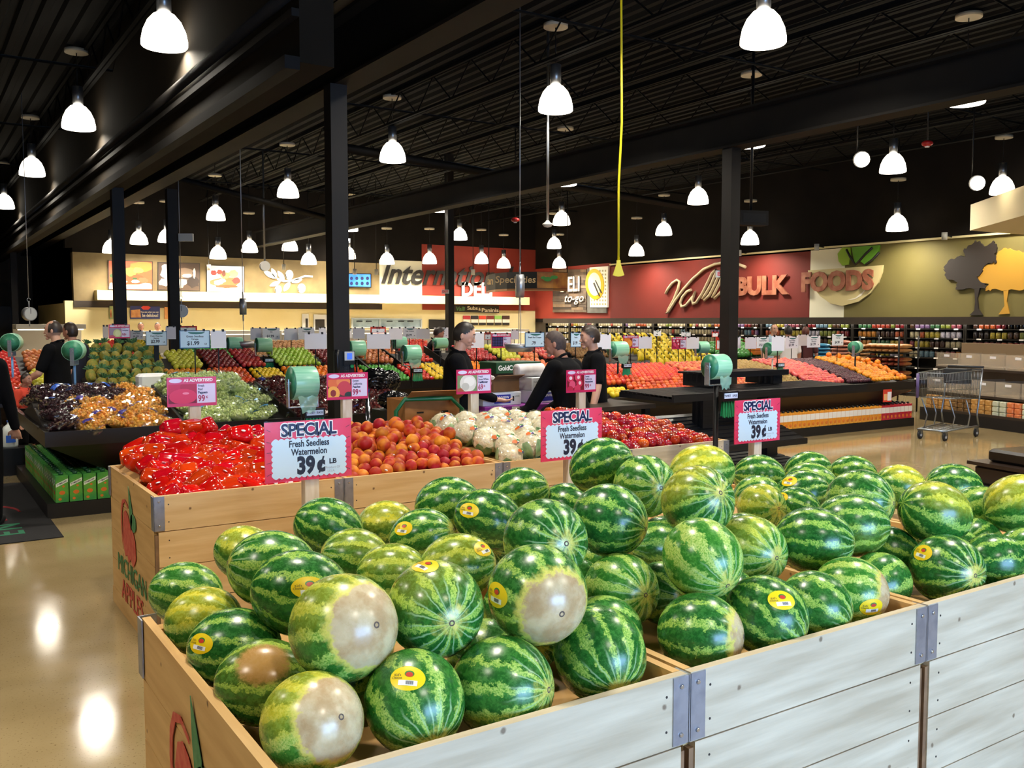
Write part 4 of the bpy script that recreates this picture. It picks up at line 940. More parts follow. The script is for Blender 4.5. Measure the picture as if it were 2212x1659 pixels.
# ---- juice cartons on the table's plinth
CGR = mat('carton_green', '#63a83a', .35, col2='#2f8a45', scale=9); CBAND = mat('carton_band', '#e6efe0', .4); CRED = mat('carton_red', '#b93a2a', .4); CORG = mat('carton_orange', '#d8742a', .4); CAPG = mat('cap_dark_green', '#0f4a30', .35); CPNK = mat('carton_pink', '#d84a86', .4)
def make_carton():
    t = thing('juice_carton', 'x', 'juice carton'); w_, hh = .052, .235
    MB().box(-w_, w_, -w_, w_, 0, hh, ch=.003).build('carton_body', CGR, t)
    MB().cyl((0, 0, hh), (0, 0, hh+.022), .02, n=14).build('cap', CAPG, t)
    for k, M in enumerate((front((0, -w_-.0008, 0)), side((-w_-.0008, 0, 0)))):
        MB().prism([(-.048, .135), (.048, .178), (.048, .208), (-.048, .165)], 0, .0004, 0, M).build('label_band', CBAND, t)
        MB().text('TYMBARK', .021, M @ Matrix.Translation((0, .171, .0006)) @ Matrix.Rotation(.42, 4, 'Z'), depth=.0003, bold=.0003, sx=.95).build('lettering', INK, t)
        mb = MB()
        for cx, cy, rx, ry in ((.0, .085, .024, .018), (-.018, .03, .013, .011), (.012, .14, .01, .009)): mb.prism([(cx+rx*math.cos(a), cy+ry*math.sin(a)) for a in [PI*z/7 for z in range(14)]], 0, .0006, 0, M)
        mb.build('fruit_print', CORG if k == 0 else CRED, t)
    return kids(t)
c0 = make_carton()
for j in range(21):
    for i in range(4): dup(c0, (1.045+.055+i*.112, GY0+.0+.06+j*.113-.0, .131), (0, 0, rg.uniform(-.04, .04)), 'green juice carton with dark green cap on the low black plinth at left', 'green juice cartons under the grape table')
cp = dup(c0, None); drop_proto(cp)
for i in range(3):
    o = thing('juice_carton', 'pink-fronted juice carton beside the green cartons at left', 'juice carton', (1.56+i*.112, GY0+.06, .131), 0, 'pink juice cartons under the grape table'); MB().box(-.052, .052, -.052, .052, 0, .235, ch=.003).build('carton_body', CPNK, o); MB().cyl((0, 0, .235), (0, 0, .257), .02, n=12).build('cap', SWHITE, o)
drop_proto(c0)
# ---- door mat, jug
t = thing('door_mat', 'black door mat with red and green print at the left edge', 'mat', (0.1, 7.95, 0)); MB().box(-1.2, .9, 0, 2.95, 0, .008, ch=.002).build('mat_body', mat('mat_pile', '#121114', .95, col2='#1a181b', scale=60), t)
mb = MB(); Mm = Matrix.Translation((0, 0, .0085))
mb.tube([(.45+.26*math.cos(a), 1.25+.38*math.sin(a), .0085) for a in [PI*2*z/24 for z in range(21)]], .012, 4).tube([(.4+.14*math.cos(a), 1.5+.2*math.sin(a), .0085) for a in [PI*1.6*z/16 for z in range(17)]], .012, 4)
mb.build('red_print', mat('mat_red', '#7c1f22', .9), t)
MB().text('E', .34, basis((.55, .35, .0085), (0, 1, 0), (-1, 0, 0)), depth=.001, bold=.006).text('N', .34, basis((.55, .62, .0085), (0, 1, 0), (-1, 0, 0)), depth=.001, bold=.006).build('green_print', mat('mat_green', '#1f6a4a', .9), t)
p = at(22, 966, Z=.3)
t = thing('water_jug', 'translucent plastic jug with blue label on a low black stand at the left edge', 'jug', (p.x, p.y, 0))
MB().box(-.2, .2, -.14, .14, 0, .3).build('stand', PLI, t)
MB().lathe([(.0, .3), (.075, .3), (.082, .32), (.082, .47), (.06, .53), (.022, .56), (.022, .58)], 24).build('jug_body', mat('jug_plastic', '#d6dcd8', .3), t); MB().cyl((0, 0, .58), (0, 0, .6), .026, n=14).build('cap', BLUEP, t); MB().box(-.045, .05, -.084, -.079, .36, .44).build('jug_label', BLUEP, t)
p = at(380, 945, Y=GY0-.03)
t = tag(MB().box(-.12, .12, 0, .004, -.09, .09).build('shelf_sign', mat('sign_orange', '#dc5a30', .4), None, (p.x, p.y+.01, p.z)), 'orange special sign on the grape table edge behind the peppers', 'sign')
MB().text('SPECIAL', .055, front((0, -.001, .05)), depth=.0004, bold=.002, sx=.95).build('lettering', INK, t); MB().box(-.1, .1, -.001, 0, -.08, .015).build('white_panel', SWHITE, t)

# ---- telephone on the column, chrome post
t = thing('telephone', 'black office telephone with lit screen fixed on the near column', 'telephone', at(741, 783, Y=8.335))
MB().box(-.1, .1, 0, -.035, -.125, .11, ch=0).box(-.015, .1, -.035, -.05, -.02, .11).build('phone_body', mat('phone_black', '#14161b', .35), t)
MB().tube([(-.08, -.05, .12), (-.088, -.07, .07), (-.085, -.072, -.05), (-.075, -.05, -.11)], [.022, .017, .017, .024], 10).build('handset', mat('phone_black', '#14161b'), t)
MB().box(-.005, .095, -.052, -.05, .02, .105).build('screen_bezel', mat('phone_grey', '#b9bfc9', .4), t); MB().box(.02, .072, -.0535, -.0522, .03, .09).build('screen', mat('phone_screen', '#3f62c8', .2, emit=.9), t)
mb = MB()
for i in range(3):
    for j in range(4): mb.box(.0+i*.016, .008+i*.016, -.0385, -.035, -.03-j*.018, -.022-j*.018)
mb.build('keypad', mat('phone_keys', '#3d434c', .4), t); MB().cyl((.075, -.036, -.035), (.075, -.045, -.035), .018, n=14).build('green_button', GREENP, t)
p = at(795, 935, Y=8.45); t = thing('chrome_post', 'thin chrome post between the column and the peaches', 'post', (p.x, 8.45, 0)); MB().cyl((0, 0, .02), (0, 0, .99), .024, n=16).build('tube', mat('chrome', '#c9ccd0', .12, 1.0), t); MB().cyl((0, 0, 0), (0, 0, .02), .09, n=20).build('foot', DKMETAL, t)

# ---- stock area in the aisle: hand cart, cardboard, boxes of grapes, paper roll
CARD = mat('cardboard', '#a9743f', .75, col2='#96632f', scale=6); CARD2 = mat('cardboard_brown', '#7a5530', .75, col2='#6b4826', scale=6); BOXW = mat('box_white', '#dfe3ec', .55); BOXB = mat('box_blue', '#2a2f9c', .45); PURP = mat('tray_purple', '#8a2a94', .5)
t = thing('hand_cart', 'green-framed hand cart holding flattened cardboard behind the peaches', 'cart', (3.45, 6.45, 0), -.2)
MB().tube([(-.27, 0, .15), (-.27, -.02, 1.0), (-.2, -.02, 1.09), (.18, -.02, 1.09), (.27, -.02, 1.0), (.27, 0, .15)], .018, 10).tube([(-.27, .5, .15), (.27, .5, .15)], .015, 8).tube([(-.27, 0, .15), (-.27, .5, .15)], .015, 8).tube([(.27, 0, .15), (.27, .5, .15)], .015, 8).build('frame', mat('cart_green', '#0f6a3c', .35), t)
MB().box(-.27, .27, 0, .5, .15, .17).build('deck', DKMETAL, t)
for x in (-.25, .25):
    for y in (.05, .45): MB().cyl((x-.015, y, .07), (x+.015, y, .07), .07, n=18).build('wheel', mat('rubber', '#18181a', .7), t)
def flap_box(name, label, loc, rz, sx, sy, sz, m, open_=.12, group=None, cat='cardboard box', holes=True):
    t = thing(name, label, cat, loc, rz, group); T__ = .006
    MB().box(-sx, sx, -sy, sy, 0, T__).build('bottom', m, t)
    for nm_, b_ in (('front_wall', (-sx, sx, -sy, -sy+T__)), ('back_wall', (-sx, sx, sy-T__, sy)), ('left_wall', (-sx, -sx+T__, -sy+T__, sy-T__)), ('right_wall', (sx-T__, sx, -sy+T__, sy-T__))): MB().box(*b_, T__, sz).build(nm_, m, t)
    if open_:
        MB().add([(-sx, -sy, sz), (sx, -sy, sz), (sx*1.05, -sy-open_, sz+open_*.5), (-sx*1.05, -sy-open_, sz+open_*.5), (-sx, -sy+.004, sz), (sx, -sy+.004, sz), (sx*1.05, -sy-open_+.004, sz+open_*.5+.004), (-sx*1.05, -sy-open_+.004, sz+open_*.5+.004)], [(0, 1, 2, 3), (4, 7, 6, 5), (2, 6, 7, 3), (1, 5, 6, 2), (0, 3, 7, 4)]).build('flap', m, t)
    if holes:
        for x in (-sx*.45, sx*.45): MB().box(x-.03, x+.03, -sy-.001, -sy+.001, sz*.62, sz*.62+.014).build('hand_hole', mat('hole_dark', '#1a120b', .9), t)
    return t
flap_box('cardboard_box', 'brown cardboard box on the green hand cart', (3.52, 6.68, .172), -.2, .22, .17, .62, CARD)
flap_box('cardboard_box', 'open brown cardboard tray on top of the boxed cardboard', (3.52, 6.68, .795), -.05, .24, .18, .28, CARD, .16)
t = thing('stock_table', 'low dark stock table behind the cauliflower', 'table', (5.45, 7.05, 0)); MB().box(-.62, .62, -.35, .35, .86, .9).build('table_top', TBL, t)
for x in (-.55, .55):
    for y in (-.28, .28): MB().box(x-.03, x+.03, y-.03, y+.03, 0, .86).build('leg', DKMETAL, t)
def wall_box(x, y, z, label, txt='SUNVIEW', m=BOXW, w_=.2, hh=.115, group='white grape boxes'):
    t = thing('fruit_box', label, 'box', (x, y, z), 0, group); MB().box(-w_, w_, -.16, .16, 0, hh, ch=.004).build('box_body', m, t); Mf = front((0, -.1608, hh/2))
    MB().prism([(-.085, -.038), (.085, -.038), (.085, .038), (-.085, .038)], 0, .0006, 0, Mf).build('blue_panel', BOXB, t); MB().text(txt, .034, Mf @ T_((0, .012, .0008)), depth=.0004, bold=.0008, sx=.95).build('lettering', SWHITE, t)
    for s_ in (-1, 1): MB().prism([(s_*.115-.008, -.022), (s_*.115+.008, -.022), (s_*.115+.008, .022), (s_*.115-.008, .022)], 0, .0006, 0, Mf).build('hand_hole', mat('hole_dark', '#1a120b'), t)
    MB().text('Produce', .016, Mf @ T_((-.155, .02, .0006)), depth=.0003).text('of USA', .016, Mf @ T_((.158, .02, .0006)), depth=.0003).build('small_print', INK, t)
    return t
p1_ = at(1084, 876, Y=6.85); p2_ = at(1178, 876, Y=6.85)
t = thing('fruit_tray', 'purple cardboard tray under the white boxes', 'box', (p1_.x+.04, 6.98, .9)); MB().box(-.24, .24, -.17, .17, 0, .055, ch=.004).build('tray_body', PURP, t); MB().box(.04, .12, -.173, -.17, .015, .045).build('tray_label', SWHITE, t)
wall_box(p1_.x, 7.0, .957, 'white fruit box with blue panel on the purple tray')
t = thing('fruit_tray', 'purple cardboard tray half hidden behind the stooping worker', 'box', (p2_.x+.06, 6.98, .9)); MB().box(-.22, .22, -.17, .17, 0, .055, ch=.004).build('tray_body', PURP, t)
wall_box(p2_.x+.04, 7.0, .957, 'lower of two stacked white fruit boxes with blue panel beside the stooping worker'); wall_box(p2_.x+.045, 7.0, 1.075, 'upper of two stacked white fruit boxes with blue panel beside the stooping worker')
flap_box('cardboard_box', 'crumpled brown box on the white fruit box under the paper roll', (p1_.x+.06, 7.02, 1.075), .12, .15, .13, .11, CARD2, .07, holes=False)
p = at(1150, 808, Y=6.95)
t = thing('paper_roll', 'roll of printed paper towel on top of the stacked boxes', 'paper roll', (p2_.x-.09, 6.98, 1.252)); Mx = Matrix.Rotation(PI/2, 4, 'Y') @ T_((0, 0, 0)); MB().lathe([(.02, -.14), (.06, -.14), (.061, -.137), (.061, .137), (.06, .14), (.02, .14)], 28, 0, Mx).build('paper', mat('paper_towel', '#ece9ea', .8, col2='#dcd6da', scale=14), t); MB().lathe([(.0, .1405), (.021, .1405)], 18, 0, Mx).build('core', mat('hole_dark', '#1a120b'), t)
def crumple(name, label, cat, loc, r, m, sc=(1, 1, .6), seed=1, k=.3):
    r2 = random.Random(seed); ph = [r2.uniform(0, 6) for _ in range(9)]; f = MB().ball((0, 0, 0), r, 48, 34, sc=sc, fn=lambda p: 1+k*.5*math.sin(5*p.x+ph[0]+2*math.sin(6*p.y+ph[1]))+k*.3*abs(math.sin(11*p.z+ph[2]+3*math.sin(7*p.x+ph[3])))-k*.25*abs(math.sin(13*p.y+ph[4]+2*math.sin(9*p.z+ph[5])))); o = f.build(name, m, None, loc); return tag(o, label, cat)
crumple('plastic_wrap', 'crumpled clear and white plastic wrap left of the paper roll', 'plastic wrap', (p1_.x-.1, 7.0, 1.15), .12, mat('white_film', '#d9d6dc', .15, spec=.9), seed=4)
crumple('garbage_bag', 'crumpled black plastic bag on the end of the grape table', 'bag', (4.5, 9.6, 1.02), .22, mat('black_film', '#0c0d10', .15, spec=.8), seed=5)
crumple('garbage_bag', 'shiny black plastic bag beside the green hand cart', 'bag', (3.72, 7.62, .98), .13, mat('black_film', '#0c0d10'), seed=6)
t = thing('stock_cart', 'tall dark cart under the shiny black bag', 'cart', (3.72, 7.62, 0)); MB().box(-.16, .16, -.14, .14, .08, .9).build('cart_body', PLI, t)
for x in (-.12, .12): MB().cyl((x-.012, 0, .04), (x+.012, 0, .04), .04, n=12).build('wheel', mat('rubber', '#18181a'), t)

p = at(1120, 792, Y=8.3); t = thing('fruit_box', 'dark green fruit box with pale lettering on a stand behind the paper roll', 'box', (p.x, 8.45, 0)); MB().box(-.3, .3, -.15, .2, 0, p.z-.07).build('stand', TBL, t); MB().box(-.29, .29, -.16, .18, p.z-.07, p.z+.05, ch=.004).build('box_body', mat('box_green', '#1f4a30', .5), t)
MB().text('GoldCup', .075, front((-.14, -.161, p.z-.012)), depth=.0004, bold=.002, sx=.9).build('lettering', SWHITE, t); MB().text('GoldCup', .075, front((.13, -.161, p.z-.012)), depth=.0004, bold=.002, sx=.9).build('lettering', SWHITE, t)

# ================================================================ FRUIT TABLES FURTHER BACK
def fruit_proto(name, m, r, sc=(1, 1, 1), fn=None, n=12, k=8):
    t = MB().ball((0, 0, 0), r, n, k, sc=sc, fn=fn).build(name, m); t['category'] = 'fruit'; KIDS[t.name] = []; return t
skin = lambda n, a, b, **k: mat(n, a, k.pop('rough', .35), col2=b, scale=k.pop('scale', 12), rnd=k.pop('rnd', .12), hue=k.pop('hue', .008), **k)
applefn = lambda p: 1-.25*math.exp(-((1-p.z)/.05))-.12*math.exp(-((1+p.z)/.05))
lemonfn = lambda p: 1+.0*p.z
FR = {
 'orange': (skin('orange_skin', '#f08a10', '#e87a0c'), .042, (1, 1, 1), None), 'tangerine': (skin('tangerine_skin', '#e8590f', '#dc4a10'), .037, (1, 1, .88), None),
 'mandarin': (skin('mandarin_skin', '#ea9a1c', '#e48a14'), .037, (1, 1, .9), None), 'lemon': (skin('lemon_skin', '#f0cf1e', '#e6c018'), .034, (1.25, 1, 1), lemonfn),
 'lime': (skin('lime_skin', '#2f8a1e', '#4aa52c'), .029, (1.15, 1, 1), None), 'grapefruit': (skin('grapefruit_skin', '#ea7a52', '#e58a4a'), .052, (1, 1, .92), None),
 'dark_apple': (skin('dark_red_apple_skin', '#6a0d12', '#8a161a', coat=.3), .037, (1, 1, .95), applefn), 'red_apple': (skin('red_apple_skin', '#a3141c', '#c8302c', coat=.3), .037, (1, 1, .95), applefn),
 'green_apple': (skin('green_apple_skin', '#9cc42c', '#b3d048', coat=.3), .038, (1, 1, .93), applefn), 'pear': (skin('yellow_pear_skin', '#c8c82c', '#d8d44a'), .04, (1, 1, 1.05), applefn),
 'tomato': (skin('tomato_skin', '#c9280f', '#d83a14', coat=.3), .038, (1, 1, .85), applefn), 'potato': (skin('potato_skin', '#b98a58', '#a5754a', rough=.7), .04, (1.4, 1, .9), None),
 'kiwi': (skin('kiwi_skin', '#8a6432', '#75522a', rough=.75), .035, (1.2, 1, 1), None), 'onion': (skin('onion_skin', '#b35a2c', '#c9824a', rough=.3), .04, (1, 1, .9), applefn),
 'peach': (skin('pink_peach_skin', '#c93c2e', '#e58a4c', rough=.5, rnd=.2), .04, (1, 1, .95), applefn), 'nectarine': (skin('bright_nectarine_skin', '#c41f14', '#e0661c', rnd=.22), .04, (1, 1, .95), applefn),
 'plum': (skin('plum_skin', '#3a1520', '#54202a'), .028, (1.15, 1, 1), None), 'golden_kiwi': (skin('golden_kiwi_skin', '#a58442', '#8f7038', rough=.6), .034, (1.2, 1, 1), None),
 'pink_apple': (skin('pink_apple_skin', '#c8343c', '#e0705a', coat=.3), .037, (1, 1, .93), applefn), 'avocado': (skin('avocado_skin', '#2c6a24', '#3f8a34', rough=.3), .06, (1.15, 1, 1), None)}
PROT = {k: fruit_proto(k, m, r, sc_, fn) for k, (m, r, sc_, fn) in FR.items()}
USED = {}
rg = random.Random(9)
def strip(kind, x0, x1, y0, y1, zf, label, group, sp=None, cap=300):
    p = PROT[kind]; r = FR[kind][1]; s_ = sp or r*2.0; n = USED.get(kind, 0); y = y0; row = 0; rest = MB()
    while y <= y1:
        x = x0+r+(s_/2 if row % 2 else 0)
        while x <= x1-r:
            if n >= cap:
                rest.ball((x, y, zf(x, y)+r*.8), r, 9, 6); x += s_; n += 1; continue
            o = p.copy(); COL.objects.link(o); o.location = (x+rg.uniform(-.15, .15)*r, y+rg.uniform(-.15, .15)*r, zf(x, y)+r*.8+rg.uniform(-.1, .2)*r); o.rotation_euler = rot_rand(rg, .7); tag(o, label, 'fruit', group); k_ = rg.uniform(.94, 1.06); o.scale = (k_,)*3
            x += s_; n += 1
        y += s_*.9; row += 1
    USED[kind] = n
    if rest.v: tag(rest.build(kind+'_heap', FR[kind][0]), 'the farther part of the heap of '+label.split(' on ')[0], 'fruit', None, 'stuff')
Y2F, Y2R, Y2K = 12.85, 14.4, 16.0
def z2(x, y): return .74+(1.2-.74)*(y-Y2F)/(Y2R-Y2F) if y < Y2R else 1.2-.4*(y-Y2R)/1.5
def X2(px, Y): return at(px, 780, Y=Y).x
e = [X2(352, 13.6), X2(740, 13.6)]; e2 = [X2(770, 13.6), X2(1345, 13.6)]
lo = [('mandarin', 364, 455, 'round yellow-orange mandarin on the fruit table behind the green grapes'), ('tangerine', 459, 545, 'deep orange tangerine on the fruit table behind the green grapes'), ('lemon', 549, 615, 'yellow lemon on the fruit table left of the near column'), ('orange', 618, 735, 'orange on the fruit table just left of the near column'), ('tangerine', 766, 786, 'deep orange tangerine right of the near column'), ('lime', 788, 866, 'small green lime on the fruit table right of the near column'), ('tomato', 868, 914, 'red tomato on the fruit table between limes and lemons'), ('lemon', 916, 962, 'yellow lemon on the fruit table behind the left worker'), ('orange', 994, 1050, 'orange heaped on the fruit table right of the left worker'), ('lime', 1052, 1102, 'small green lime on the fruit table under the scale pan'), ('grapefruit', 1106, 1192, 'pink-orange grapefruit on the fruit table under the scale pan'), ('kiwi', 1222, 1296, 'brown kiwi on the fruit table between the two workers at right')]
up = [('pear', 362, 434, 'yellow-green pear on the fruit table under the green grape sign'), ('dark_apple', 437, 505, 'dark red apple in the upper tier behind the tangerines'), ('red_apple', 507, 560, 'bright red apple in the upper tier left of the green apples'), ('green_apple', 585, 680, 'green apple in the upper tier above the oranges'), ('dark_apple', 685, 735, 'dark red apple in the upper tier just left of the column'), ('onion', 772, 838, 'brown-skinned onion in the upper tier above the limes'), ('tomato', 872, 916, 'red tomato in the upper tier between limes and lemons'), ('red_apple', 996, 1058, 'bright red apple in the upper tier right of the left worker'), ('pear', 1062, 1108, 'yellow-green pear in the upper tier under the scale pan'), ('grapefruit', 1110, 1150, 'pink-orange grapefruit in the upper tier under the scale pan'), ('pink_apple', 1152, 1194, 'pinkish red apple in the upper tier above the grapefruits'), ('kiwi', 1222, 1296, 'brown kiwi in the upper tier between the two workers at right')]
dv = [X2(457, 13.6), X2(547, 13.6), X2(617, 13.6)]
make_table('long sloping fruit table left of the near column', e[0], e[1], Y2F, Y2K, .75, 1.2, Y2R, dividers=dv)
dv = [X2(787, 13.6), X2(867, 13.6), X2(915, 13.6), X2(965, 13.6), X2(1051, 13.6), X2(1104, 13.6), X2(1200, 13.6)]
make_table('long sloping fruit table behind the three workers', e2[0], e2[1], Y2F, Y2K, .75, 1.2, Y2R, dividers=dv)
for k, a, b, lab in lo: strip(k, X2(a, 13.3), X2(b, 13.3), Y2F+.09, Y2F+.76, z2, lab, lab.split(' on ')[0].split(' in ')[0]+'s, lower tier', sp=None)
for k, a, b, lab in up: strip(k, X2(a, 14.0), X2(b, 14.0), Y2F+.82, Y2R-.02, lambda x, y: z2(x, y)+.03, lab, lab.split(' in ')[0].split(' on ')[0]+'s, upper tier')
# third table: potatoes and reds
z3 = lambda x, y: .8+.45*(y-16.9)/1.1
make_table('far produce table with potatoes behind the fruit tables', X2(500, 17.4), X2(700, 17.4), 16.85, 19, .78, 1.25, 18.0)
make_table('far produce table with onions behind the near column', X2(760, 17.4), X2(960, 17.4), 16.85, 19, .78, 1.25, 18.0)
strip('potato', X2(508, 17.4), X2(690, 17.4), 17.2, 18.0, z3, 'brown potato on the far table below the white cards', 'potatoes on the far table')
strip('onion', X2(768, 17.4), X2(860, 17.4), 17.1, 18.0, z3, 'brown-skinned onion on the far table right of the column', 'onions on the far table')
strip('tomato', X2(865, 17.4), X2(950, 17.4), 17.1, 18.0, z3, 'red tomato on the far table behind the bag rolls', 'tomatoes on the far table')
# ---- left: tomatoes, pears, pineapples
make_table('produce table with tomatoes behind the person at the left edge', .75, 1.78, 12.4, 15.2, .78, 1.28, 14.0)
zl = lambda x, y: .8+.47*(y-12.4)/1.6
strip('tomato', .8, 1.25, 12.5, 14.0, zl, 'red tomato on the table behind the dark-haired woman', 'tomatoes at the left'); strip('pear', 1.3, 1.72, 12.5, 13.2, zl, 'yellow-green pear at left beside the man in black', 'pears at the left'); strip('onion', 1.3, 1.72, 13.3, 14.0, zl, 'brown-skinned onion at left above the pears', 'onions at the left')
PINE = mat('pineapple_skin', '#a08a30', .65, col2='#6e7a2c', scale=22, rnd=.15, bump=.7, bscale=24); PCR = mat('pineapple_crown', '#5c8a5a', .5, col2='#3f6e44', scale=8, rnd=.15)
t = thing('pineapple', 'x', 'fruit'); MB().lathe([(0, -.085), (.04, -.082), (.06, -.05), (.066, 0), (.06, .05), (.04, .08), (.02, .088)], 20, lob=.03, lk=8).build('pineapple_body', PINE, t)
mb = MB()
for i in range(22):
    a = i*2.4; l_ = .1-.002*i; tl = 1.1-.045*i; d = Vector((math.cos(a)*math.sin(tl), math.sin(a)*math.sin(tl), math.cos(tl))); s_ = Vector((-math.sin(a), math.cos(a), 0)); b_ = Vector((0, 0, .08))
    mb.add([b_-s_*.012, b_+s_*.012, b_+d*l_*.6+s_*.009+Vector((0, 0, .02)), b_+d*l_, b_+d*l_*.6-s_*.009+Vector((0, 0, .02))], [(0, 1, 2, 3, 4)])
mb.build('crown', PCR, t); kids(t)
zp = lambda x, y: .72+.62*(y-12.0)/1.7
make_table('sloping table stacked with pineapples behind the black grapes', 1.84, 2.92, 11.9, 14.8, .7, 1.3, 13.7)
for r_ in range(6):
    for i in range(8):
        x = 1.95+i*.135+(.065 if r_ % 2 else 0); y = 12.05+r_*.28
        if x < 2.86 and (x, y) != 0: dup(t, (x, y, zp(x, y)+.07), (-.5+rg.uniform(-.15, .15), rg.uniform(-.2, .2), rg.uniform(-1, 1)), 'pineapple with spiky crown on the table behind the black grapes', 'pineapples', rg.uniform(.92, 1.1))
drop_proto(t)
make_table('far table with tomatoes and yellow fruit beyond the pineapples', 2.6, 3.76, 16.0, 18.4, .85, 1.32, 17.2)
make_table('far table with green peppers beyond the pineapples', 4.04, 4.95, 16.0, 18.4, .85, 1.32, 17.2)
zq = lambda x, y: .88+.44*(y-16.0)/1.2
strip('tomato', 2.72, 3.3, 16.3, 17.2, zq, 'red tomato on the far table beyond the pineapples', 'tomatoes beyond the pineapples'); strip('lemon', 3.34, 3.7, 16.3, 17.2, zq, 'yellow pepper-like fruit on the far table beyond the pineapples', 'yellow fruit beyond the pineapples'); strip('lime', 4.1, 4.9, 16.3, 17.2, zq, 'small green pepper on the far table left of the cherry sign', 'green peppers beyond the pineapples')
p = at(322, 822, Y=11.2); tag(MB().box(-.13, .2, -.12, .12, -.3, .08, ch=.03).build('foam_box', mat('foam_white', '#e8e8ea', .7), None, p), 'white foam box between pineapples and green grapes', 'box')
# ---- bananas
BAN = mat('banana_skin', '#e8cc22', .45, col2='#d8b81c', scale=10, rnd=.1, hue=.012); BTIP = mat('banana_tip', '#6e6a24', .7)
t = thing('banana_bunch', 'x', 'fruit')
for i in range(6):
    a = (i-2.5)*.2; mb = MB(); pts = [Vector((math.sin(a)*.03+math.sin(a)*.11*s_, -.02-.13*math.sin(s_*1.5)*.9, .07-.15*s_*s_)) for s_ in [q/6 for q in range(7)]]
    mb.tube(pts, [.008, .013, .017, .018, .017, .013, .005], 8, 0); mb.build('banana', BAN, t)
MB().cyl((0, -.0, .06), (0, .015, .095), .016, .012, 8).build('stem', BTIP, t); kids(t)
bx0, bx1 = X2(1352, 13.6), X2(1508, 13.6)
make_table('sloping table covered with bananas', bx0, bx1, 12.9, 15.4, .75, 1.3, 14.6)
zb = lambda x, y: .78+.52*(y-12.9)/1.7
for r_ in range(9):
    for i in range(12):
        x = bx0+.12+i*.175+(.08 if r_ % 2 else 0); y = 13.05+r_*.18
        if x < bx1-.08: dup(t, (x, y, zb(x, y)+.12), (rg.uniform(-.15, .15)+.2, rg.uniform(-.2, .2), rg.uniform(-.45, .45)), 'yellow banana bunch on the banana table behind the nectarines', 'banana bunches', rg.uniform(.95, 1.15))
drop_proto(t)
make_table('far table with avocados and crates right of the bananas', X2(1518, 14), X2(1665, 14), 13.6, 15.6, .85, 1.15, 14.7)
strip('avocado', X2(1528, 14), X2(1645, 14), 13.75, 14.6, lambda x, y: .9+.27*(y-13.6), 'dark green avocado on the far table right of the bananas', 'avocados')
for k in range(3):
    p = at(1638, 770-k*7, Y=13.7); t = thing('orange_crate', 'orange plastic crate, %s of the stack beside the avocados' % ('lowest', 'middle', 'topmost')[k], 'crate', (p.x, 13.75, .98+k*.09)); MB().box(-.16, .16, -.1, .1, 0, .085, ch=.008).build('crate_body', mat('crate_orange', '#d8731c', .5), t)

# ================================================================ PRICE CARDS OVER THE TABLES
TEAL = mat('card_teal', '#2f6f6a', .4); CFRAME = mat('card_frame', '#2f5f86', .4); CARDW = mat('blank_card', '#e9e6ee', .55, rnd=.05); CLIP = mat('binder_clip', '#15151a', .35); SRED = mat('sign_red', '#d9402f', .4)
